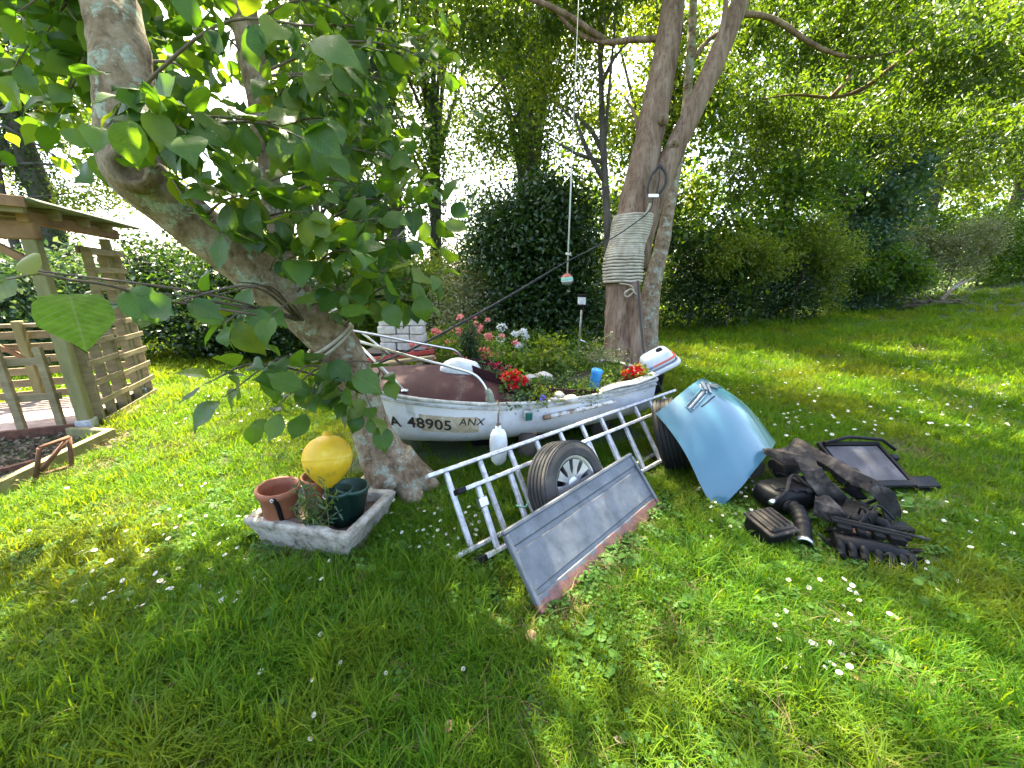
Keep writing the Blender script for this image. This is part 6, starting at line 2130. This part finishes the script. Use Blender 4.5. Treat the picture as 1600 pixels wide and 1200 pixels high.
# terracotta pot with a black strap
M_TERRA = mk('terracotta', [(.28, (.16, .06, .035)), (.45, (.27, .092, .042)), (.62, (.33, .125, .06)), (.76, (.40, .24, .16))], scale=7, rough=.7)
pc = Vector(gz(441, 818, .19)) + Vector((0, .06, -.05))
pc = at(441, 812, 2.42)
pc.z = .135
tp_ = thing('terracotta_pot', tuple(pc), 'terracotta pot with a black strap at the end of the trough', 'pot')
axp = Vector((.05, -.02, 1)).normalized()
MB().lathe([(.001, 0), (.084, 0), (.088, .01), (.108, .20), (.122, .215), (.124, .245), (.118, .255), (.104, .25), (.098, .20), (.08, .03), (.001, .03)], pc, axp, 32).build('body', M_TERRA, tp_)
stp = smooth_path([pc + Vector((.05, -.115, .235)), pc + Vector((.06, -.105, .17)), pc + Vector((.055, -.085, .08)), pc + Vector((.062, -.075, .03))], 5)
MB().tube(stp, .013, 8).build('strap', M_BLACK, tp_)
MB().lathe([(.006, 0), (.011, 0), (.011, .006), (.006, .006)], pc + Vector((.05, -.132, .228)), (0, -1, .1), 12, close=True).build('eyelet', M_STEEL, tp_)
c_ = pc + Vector((.20, .02, .0))
MB().lathe([(.001, 0), (.07, 0), (.086, .16), (.10, .235), (.103, .25), (.09, .25), (.07, .06), (.001, .05)], c_ + Vector((-.03, .11, .0)), Vector((.1, .0, 1)), 28).build('terracotta_pot', M_TERRA, None, 'second terracotta pot half hidden behind the strapped one', loc=c_)['category'] = 'pot'
M_GPOT = mk('dark green plastic pot', [(.3, (.006, .030, .022)), (.7, (.012, .05, .036))], scale=5, rough=.4)
for c_, k, lab in ((at(548, 800, 2.46), .86, 'dark green plastic pot in the trough corner'), (at(536, 806, 2.40), .70, 'smaller dark green pot nested beside the larger one')):
    c_.z = .135
    MB().lathe([(.001, 0), (.085 * k, 0), (.112 * k, .20), (.118 * k, .20), (.118 * k, .225), (.106 * k, .225), (.08 * k, .02), (.001, .02)], c_, Vector((.12 if k > .8 else -.05, .05, 1)), 28).build('green_pot', M_GPOT, None, lab, loc=c_)['category'] = 'pot'
c_ = at(450, 822, 2.33)
MB().box((c_.x + .03, c_.y + .02, .155), (.11, .06, .07), (tx, tyv, Vector((0, 0, 1))), bevel=.008).build('brick_piece', mk('old brick', [(.3, (.16, .10, .08)), (.7, (.28, .19, .15))], rough=.9), None, 'broken brick beside the terracotta pot', loc=(c_.x, c_.y, .12))['category'] = 'brick'
# yellow mooring buoy balanced tip down on a foil covered tin
M_YEL = mk('sun faded yellow plastic', [(.30, (.34, .21, .03)), (.38, (.60, .36, .012)), (.58, (.68, .42, .012)), (.70, (.74, .54, .08))], scale=11, rough=.55)
yc = at(512, 716, 2.44)
yb = thing('yellow_buoy', tuple(yc), 'pear shaped yellow buoy standing tip down over the trough', 'buoy')
tipv = at(514, 775, 2.42)
ax_ = (yc - tipv).normalized()
r0 = .147
L_ = (yc - tipv).length
bprof = [(.001, -L_ - .005), (.020, -L_), (.023, -L_ + .03)]
bprof += [(.026 + .120 * math.sin(min(1, k / 16) * math.pi / 2) ** 1.15, -L_ + .04 + (L_ - .05) * k / 16) for k in range(17)]
bprof += [(.1465, -.004), (.1485, .0), (.1485, .005), (.1465, .009)]
bprof += [(.1465 * math.cos(k / 12 * 1.36), .012 + .132 * math.sin(k / 12 * 1.36) / math.sin(1.36)) for k in range(1, 13)]
bprof += [(.028, .150), (.025, .162), (.001, .164)]
MB().lathe(bprof, yc, ax_, 36).build('body', M_YEL, yb)
MB().lathe([(.010, 0), (.018, 0), (.018, .012), (.010, .012)], yc + ax_ * .158, ax_, 12, close=True).build('eye', M_YEL, yb)
c_ = at(524, 790, 2.42)
tn = thing('foil_tin', (c_.x, c_.y, .13), 'silvery foil topped tin under the yellow buoy', 'tin')
ztin = at(524, 768, 2.42).z
MB().lathe([(.001, .13), (.06, .13), (.062, ztin - .012), (.066, ztin - .01), (.066, ztin), (.058, ztin), (.02, ztin - .012), (.001, ztin - .012)], (c_.x, c_.y, 0), (0, 0, 1), 22).build('can', mk('crumpled foil', [(.3, (.5, .5, .52)), (.7, (.8, .8, .82))], scale=20, rough=.25, metal=1.0, bump=1.0, bscale=25, bdist=.01), tn)
# straggly weed growing out of the trough
wc = at(500, 822, 2.30)
wd_ = thing('straggly_weed', (wc.x, wc.y, .13), 'straggly thin leaved weed growing in front of the yellow buoy', 'plant')
for k in range(15):
    a = random.Random(k)
    e = Vector((wc.x + a.uniform(-.16, .16), wc.y + a.uniform(-.10, .08), .13 + a.uniform(.12, .42)))
    s_ = Vector((wc.x + a.uniform(-.06, .06), wc.y, .13))
    q = smooth_path([s_, s_.lerp(e, .55) + Vector((a.uniform(-.03, .03), -.02, .04)), e], 5)
    MB().tube(q, lerp_list([.0035, .002, .0012], len(q)), 5).build('stem', M_GREEN_STEM, wd_)
    pts_ = []
    for j in range(16):
        f = a.uniform(.15, 1) * (len(q) - 1)
        i = min(int(f), len(q) - 2)
        pts_.append(tuple(q[i].lerp(q[i + 1], f - i)))
    leaves_obj('leaves', pts_, .048, L_BLUE if k % 3 else L_LIGHT, wd_, width=.25, up=.4)

# ================================================================== THE PERGOLA AND PALLETS
PZ = Vector((0, 0, 1))


def PG(a, b, z):
    return PG0 + PE1 * a + PE2 * b + Vector((0, 0, z))


pg = thing('pergola', tuple(PG0), 'timber pergola with a felt roof and board floor', 'pergola')
M_GREENWOOD = mk('green tinged pressure treated post', [(.3, (.14, .13, .05)), (.55, (.22, .20, .085)), (.75, (.30, .27, .14))], scale=5, rough=.8, bump=.3, bscale=40, stretch=(2, 2, .4))
for (a, b) in ((0, 0), (1.42, 0.02), (0, 2.3), (1.42, 1.05), (1.42, 2.3)):
    hgt = 2.0 if (a == 0 or b == 0.02) else 1.0
    if (a, b) == (1.42, 0.02):
        hgt = 2.0
    MB().box(PG(a, b, .12 + hgt / 2), (.105 if a == 0 else .085, .105 if a == 0 else .085, hgt), (PE1, PE2, PZ), bevel=.008).build('post', M_GREENWOOD, pg)
    MB().box(PG(a, b, .10), (.135 if a == 0 else .11, .135 if a == 0 else .11, .10), (PE1, PE2, PZ), bevel=.003).build('post_shoe', M_ALU, pg)
# floor boards
for k in range(11):
    MB().box(PG(.10 + .13 * k, 1.45, .085), (.122, 2.8, .03), (PE1, PE2, PZ), bevel=.003).build('floor_board', M_WOOD_DECK, pg)
MB().box(PG(.02, 1.45, .055), (.05, 2.8, .10), (PE1, PE2, PZ), bevel=.004).build('floor_joist', M_RUST, pg)
# roof: rough beams and felt covered boards falling towards the lawn
MB().bar(PG(-.02, -.08, 2.07), PG(-.02, 3.2, 2.09), .10, .17, bevel=.012).build('beam', M_WOOD_RED, pg)
MB().bar(PG(-.10, -.03, 2.19), PG(1.6, -.03, 2.19), .09, .12, bevel=.012).build('beam', M_WOOD_RED, pg)
MB().bar(PG(.02, .06, 1.78), PG(.02, .42, 2.04), .07, .07, bevel=.006).build('brace', M_WOOD_RED, pg)
for k in range(4):
    MB().bar(PG(-.28 + .5 * k, -.16, 2.24), PG(-.28 + .5 * k, 3.3, 2.44), .055, .10, bevel=.006).build('rafter', M_WOOD, pg)


def rf(u, v):
    a, b = -.36 + 2.2 * u, -.24 + 3.6 * v
    return PG(a, b, 2.315 + .21 * v + .006 * math.sin(b * 40)), PZ


MB().sheet(rf, 20, 60, .028).build('roof_sheet', mk('grey green roofing felt', [(.3, (.13, .15, .11)), (.6, (.24, .26, .20)), (.8, (.36, .37, .31))], scale=6, rough=.9), pg)
MB().bar(PG(-.37, -.22, 2.275), PG(-.37, 3.36, 2.485), .025, .09, bevel=.003).build('fascia', M_WOOD_RED, pg)

# pallets set on edge as the side wall
def pallet(label, a0, a1, z0, z1, nb, studs):
    t = thing('pallet', tuple(PG((a0 + a1) / 2, -.04, 0)), label, 'pallet')
    for k in range(studs):
        a = a0 + .045 + (a1 - a0 - .09) * k / (studs - 1)
        MB().box(PG(a, -.05, (z0 + z1) / 2), (.040, .085, z1 - z0), (PE1, PE2, PZ), bevel=.004).build('stud', M_WOOD, t)
    for k in range(nb):
        z = z0 + .05 + (z1 - z0 - .10) * k / (nb - 1)
        rr_ = random.Random(k + nb)
        MB().box(PG((a0 + a1) / 2 + rr_.uniform(-.01, .01), -.110, z), (a1 - a0 + rr_.uniform(-.02, .03), .020, .062), (PE1, PE2, PZ), bevel=.003).build('slat', M_WOOD, t)
        if k in (0, nb - 1):
            MB().box(PG((a0 + a1) / 2, .012, z + .02), (a1 - a0, .02, .085), (PE1, PE2, PZ), bevel=.003).build('back_slat', M_WOOD, t)
    return t


pallet('tall wooden pallet standing at the far corner of the pergola', .72, 1.46, .03, 1.98, 10, 3)
pallet('low wooden pallet forming the pergola side between post and tall pallet', .10, .70, .03, 1.0, 5, 3)
# slatted rail along the back
bk = thing('slat_fence', tuple(PG(1.40, 1.6, 0)), 'low slatted fence along the back of the pergola', 'fence')
for k in range(6):
    MB().box(PG(1.50, 1.55, .16 + .155 * k), (.022, 2.9, .095), (PE1, PE2, PZ), bevel=.003).build('slat', M_WOOD, bk)
MB().box(PG(1.46, 1.55, 1.06), (.09, 2.95, .045), (PE1, PE2, PZ), bevel=.004).build('top_rail', M_WOOD, bk)
MB().bar(PG(1.40, .95, .55), PG(1.40, 1.4, .95), .06, .045, bevel=.004).build('brace', M_WOOD_RED, bk)
# two thin uprights and a rail just inside the corner post
gr = thing('half_gate', tuple(PG(.05, .35, 0)), 'little unfinished gate of two uprights beside the corner post', 'gate')
for b in (.22, .52):
    MB().box(PG(.04, b, .52), (.055, .06, .86), (PE1, PE2, PZ), bevel=.004).build('upright', M_WOOD, gr)
for z in (.42, .80):
    MB().box(PG(.075, .38, z), (.022, .42, .075), (PE1, PE2, PZ), bevel=.003).build('rail', M_WOOD, gr)
MB().box(PG(-.10, 1.05, .62), (.07, .09, 1.1), (PE1, PE2, (PZ + PE2 * -.12).normalized()), bevel=.006).build('lean_post', M_WOOD_RED, None, 'leaning reddish post at the left edge of the pergola', loc=PG(-.1, 1.05, 0))['category'] = 'post'
# sill beam, chips, boards on the grass
sa, sb_ = Vector((-4.16, 3.72, .055)), Vector((-3.80, 1.95, .055))
MB().bar(sa, sb_, .06, .14, bevel=.008).build('edging_timber', M_GREENWOOD, None, 'squared timber edging lying along the wood chips', loc=sa)['category'] = 'beam'
MB().bar(Vector((-4.16, 3.74, .05)), PG(-.12, .1, .05), .06, .12, bevel=.008).build('edging_timber', M_GREENWOOD, None, 'short timber edging below the corner post', loc=sa)['category'] = 'beam'
MB().bar(gz(205, 655, .02), gz(254, 630, .02), .09, .025, bevel=.004).build('loose_board', M_WOOD, None, 'loose board lying in the grass by the pallets', loc=gz(205, 655))['category'] = 'board'
MB().bar(gz(165, 662, .02), gz(228, 632, .03), .10, .04, bevel=.004).build('loose_board', M_WOOD, None, 'board lying along the foot of the pallets', loc=gz(165, 662))['category'] = 'board'
cp = []
cr_ = np.random.default_rng(9)
for k in range(5200):
    a, b = cr_.uniform(-1.9, -.02), cr_.uniform(-.1, 2.4)
    q = PG(a, b, 0)
    lim = -3.88 - (q.y - 2.35) * .2
    if q.x < lim - .05:
        cp.append((q.x, q.y, .012 + cr_.uniform(0, .02)))
for k in range(1300):
    q = gz(cr_.uniform(150, 300), cr_.uniform(672, 705))
    cp.append((q.x, q.y, .012 + cr_.uniform(0, .015)))
L_CHIP = mk_leaf('wood chips', [(.10, .07, .045), (.18, .13, .085), (.26, .20, .14), (.07, .05, .035)], trans=0.02, rough=.9, tcol=(1, 1, 1))
tag(leaves_obj('wood_chips', cp, .05, L_CHIP, None, width=.45, up=1.2), 'brown wood chips under the pergola edge', kind='stuff')
ir = thing('rusty_frame', tuple(gz(110, 705)), 'rusty iron frame lying on the wood chips below the post', 'iron frame')
fr_ = [gz(56, 745, .05), gz(62, 700, .30), gz(108, 683, .30), gz(112, 728, .05)]
for a, b in ((0, 1), (1, 2), (2, 3), (0, 2), (0, 3)):
    MB().tube([fr_[a], fr_[b]], .016, 8).build('bar', M_RUST, ir)
MB().bar(gz(0, 735, .06), gz(50, 722, .08), .05, .03).build('flat_bar', M_RUST, ir)

# ================================================================== SMALL THINGS ON THE LAWN
# brush pile and bare branch at the far end
br = thing('brush_pile', tuple(at(1450, 487, 13.2)), 'heap of dead brushwood with one long bare branch by the hedge', 'brush pile')
bb = at(1450, 487, 13.2)
zb = H(bb.x, bb.y)
for k in range(34):
    a = random.Random(k + 50)
    p_ = Vector((bb.x + a.uniform(-.8, .8), bb.y + a.uniform(-.3, .3), zb + a.uniform(.0, .25)))
    d_ = Vector((a.uniform(-1, 1), a.uniform(-.5, .5), a.uniform(-.1, .3))).normalized() * a.uniform(.3, .7)
    MB().tube([p_ - d_, p_ + Vector((0, 0, .04)), p_ + d_], [.02, .018, .01], 5).build('stick', M_TWIG, br)
MB().tube([at(1470, 470, 13.2), at(1490, 450, 13.2), at(1520, 434, 13.2)], [.07, .06, .02], 8, rough=.2).build('bare_branch', M_BARK_PALE, br)
MB().tube([at(1488, 452, 13.2), at(1500, 440, 13.2), at(1508, 433, 13.2)], [.05, .03, .015], 7, rough=.2).build('bare_branch', M_BARK_PALE, br)

# daisies: one mesh each, shared
def daisy_mesh(seed, s=1.0):
    r = random.Random(seed)
    v, f, mi = [], [], []
    h = r.uniform(.035, .07)
    lx, ly = r.uniform(-.02, .02), r.uniform(-.02, .02)
    t = Vector((lx, ly, h))
    w = .0012
    v += [(-w, 0, 0), (w, 0, 0), (lx + w, ly, h), (lx - w, ly, h)]
    f.append((0, 1, 2, 3)); mi.append(2)
    nrm = Vector((r.uniform(-.4, .4), r.uniform(-.6, .2), 1)).normalized()
    x = nrm.orthogonal().normalized()
    y = nrm.cross(x)
    R_ = r.uniform(.0085, .0115) * s
    n = 11
    for k in range(n):
        a0, a1 = 2 * math.pi * k / n, 2 * math.pi * (k + .82) / n
        i = len(v)
        for (rad_, a_, up_) in ((.3, a0, 0), (1.0, a0 + .06, .12), (1.08, (a0 + a1) / 2, .14), (1.0, a1 - .06, .12), (.3, a1, 0)):
            v.append(t + (x * math.cos(a_) + y * math.sin(a_)) * (R_ * rad_) + nrm * (R_ * up_))
        f.append((i, i + 1, i + 2, i + 3, i + 4)); mi.append(0)
    i = len(v)
    v.append(t + nrm * (R_ * .32))
    for k in range(7):
        a_ = 2 * math.pi * k / 7
        v.append(t + (x * math.cos(a_) + y * math.sin(a_)) * (R_ * .38) + nrm * (R_ * .05))
    for k in range(7):
        f.append((i, i + 1 + k, i + 1 + (k + 1) % 7)); mi.append(1)
    me = bpy.data.meshes.new('daisy')
    me.from_pydata(v, [], f)
    for m_ in (L_WHITE, M_YEL, M_GREEN_STEM):
        me.materials.append(m_)
    me.polygons.foreach_set('material_index', mi)
    return me


DM = [daisy_mesh(k, 1.02) for k in range(8)]
dr_ = random.Random(77)
spots = []
for (x0, y0, x1, y1, n) in ((110, 800, 420, 960, 74), (20, 760, 330, 880, 24), (400, 880, 560, 930, 7), (610, 790, 760, 870, 34), (640, 730, 900, 780, 12), (1080, 740, 1200, 810, 30), (1100, 810, 1160, 860, 6), (1200, 920, 1340, 1070, 30), (1380, 790, 1600, 900, 16), (240, 600, 480, 720, 50), (1280, 880, 1500, 1000, 8), (200, 960, 640, 1190, 7), (700, 1000, 1180, 1190, 7)):
    for _ in range(n):
        spots.append((dr_.uniform(x0, x1), dr_.uniform(y0, y1)))
made = 0
for px, py in spots:
    g = gz(px, py)
    if grass_keep(g.x, g.y) < .3 or made >= 298:
        continue
    o = link('daisy', DM[made % 8], None, (g.x, g.y, H(g.x, g.y) + .002))
    o.rotation_euler = (0, 0, dr_.uniform(0, 6.28) if False else dr_.uniform(-.6, .6))
    sc_ = dr_.uniform(.8, 1.25)
    o.scale = (sc_, sc_, sc_)
    tag(o, 'small white daisy growing in the lawn', 'daisy', 'daisies in the lawn')
    made += 1
P, I, R_, S = [], [], [], []
for _ in range(520):
    if dr_.random() < .75:
        g = gz(dr_.uniform(1050, 1640), dr_.uniform(500, 700))
    else:
        g = gz(dr_.uniform(-40, 480), dr_.uniform(585, 680))
    if g.length > 16 or grass_keep(g.x, g.y) < .3:
        continue
    P.append((g.x, g.y, H(g.x, g.y)))
    I.append(dr_.randrange(8)); R_.append((0, 0, dr_.uniform(-.6, .6))); S.append(dr_.uniform(1.1, 1.6))
dc = bpy.data.collections.new('far_daisy_kinds')
# far daisies share the near ones' shapes
fd_me = [m_.copy() for m_ in DM]
for m_ in fd_me:
    pass


def scatter_keep(name, P, I, R_, S, meshes, label):
    o = scatter(name, P, np.array(I, np.int32), np.array(R_, np.float32), np.array(S, np.float32), [], L_WHITE, label)
    coll = bpy.data.collections[name + '_kinds']
    for i, me in enumerate(meshes):
        coll.objects.link(bpy.data.objects.new('%s_kind_%02d' % (name, i), me))
    return o


scatter_keep('far_daisies', P, I, R_, S, fd_me, 'countless tiny daisies scattered over the farther lawn')

# fallen leaves and bits on the grass
M_DRY = mk_leaf('dry fallen leaf', [(.22, .14, .075), (.30, .21, .12), (.16, .10, .06), (.34, .27, .17)], trans=.1, rough=.8, per_obj=True, tcol=(1, .9, .6))
dl = [LEAF_MESHES[k].copy() for k in range(4)]
for m_ in dl:
    m_.materials[0] = M_DRY
for k, (px, py, L, lab) in enumerate(((830, 1012, .085, 'large brown fallen leaf below the tailgate corner'), (193, 1072, .06, 'pale crumpled fallen leaf at the lower left'), (292, 1036, .065, 'narrow brown fallen leaf left of the pale clumps'), (690, 1150, .07, 'curled brown leaf at the bottom edge of the picture'), (40, 1068, .06, 'pale fallen leaf in the sunny patch at far left'), (628, 1095, .06, 'dull brown leaf left of the long grass tuft'), (1322, 1062, .05, 'orange brown fallen leaf among the right-hand daisies'), (1385, 1040, .06, 'thin brown fallen leaf right of the daisy patch'), (975, 1172, .05, 'small tan leaf at the bottom edge right of centre'), (1570, 1152, .05, 'pale dry leaf at the lower right corner'), (1240, 660, .12, 'pale piece of litter on the lawn behind the heap'))):
    g = gz(px, py)
    o = link('fallen_leaf', dl[k % 4], None, (g.x, g.y, H(g.x, g.y) + .028))
    o.scale = (L * .8, L * .8, L * .8)
    o.rotation_euler = (.25, .3 * math.sin(k), k * 1.7)
    tag(o, lab, 'fallen leaf', 'fallen leaves on the lawn')
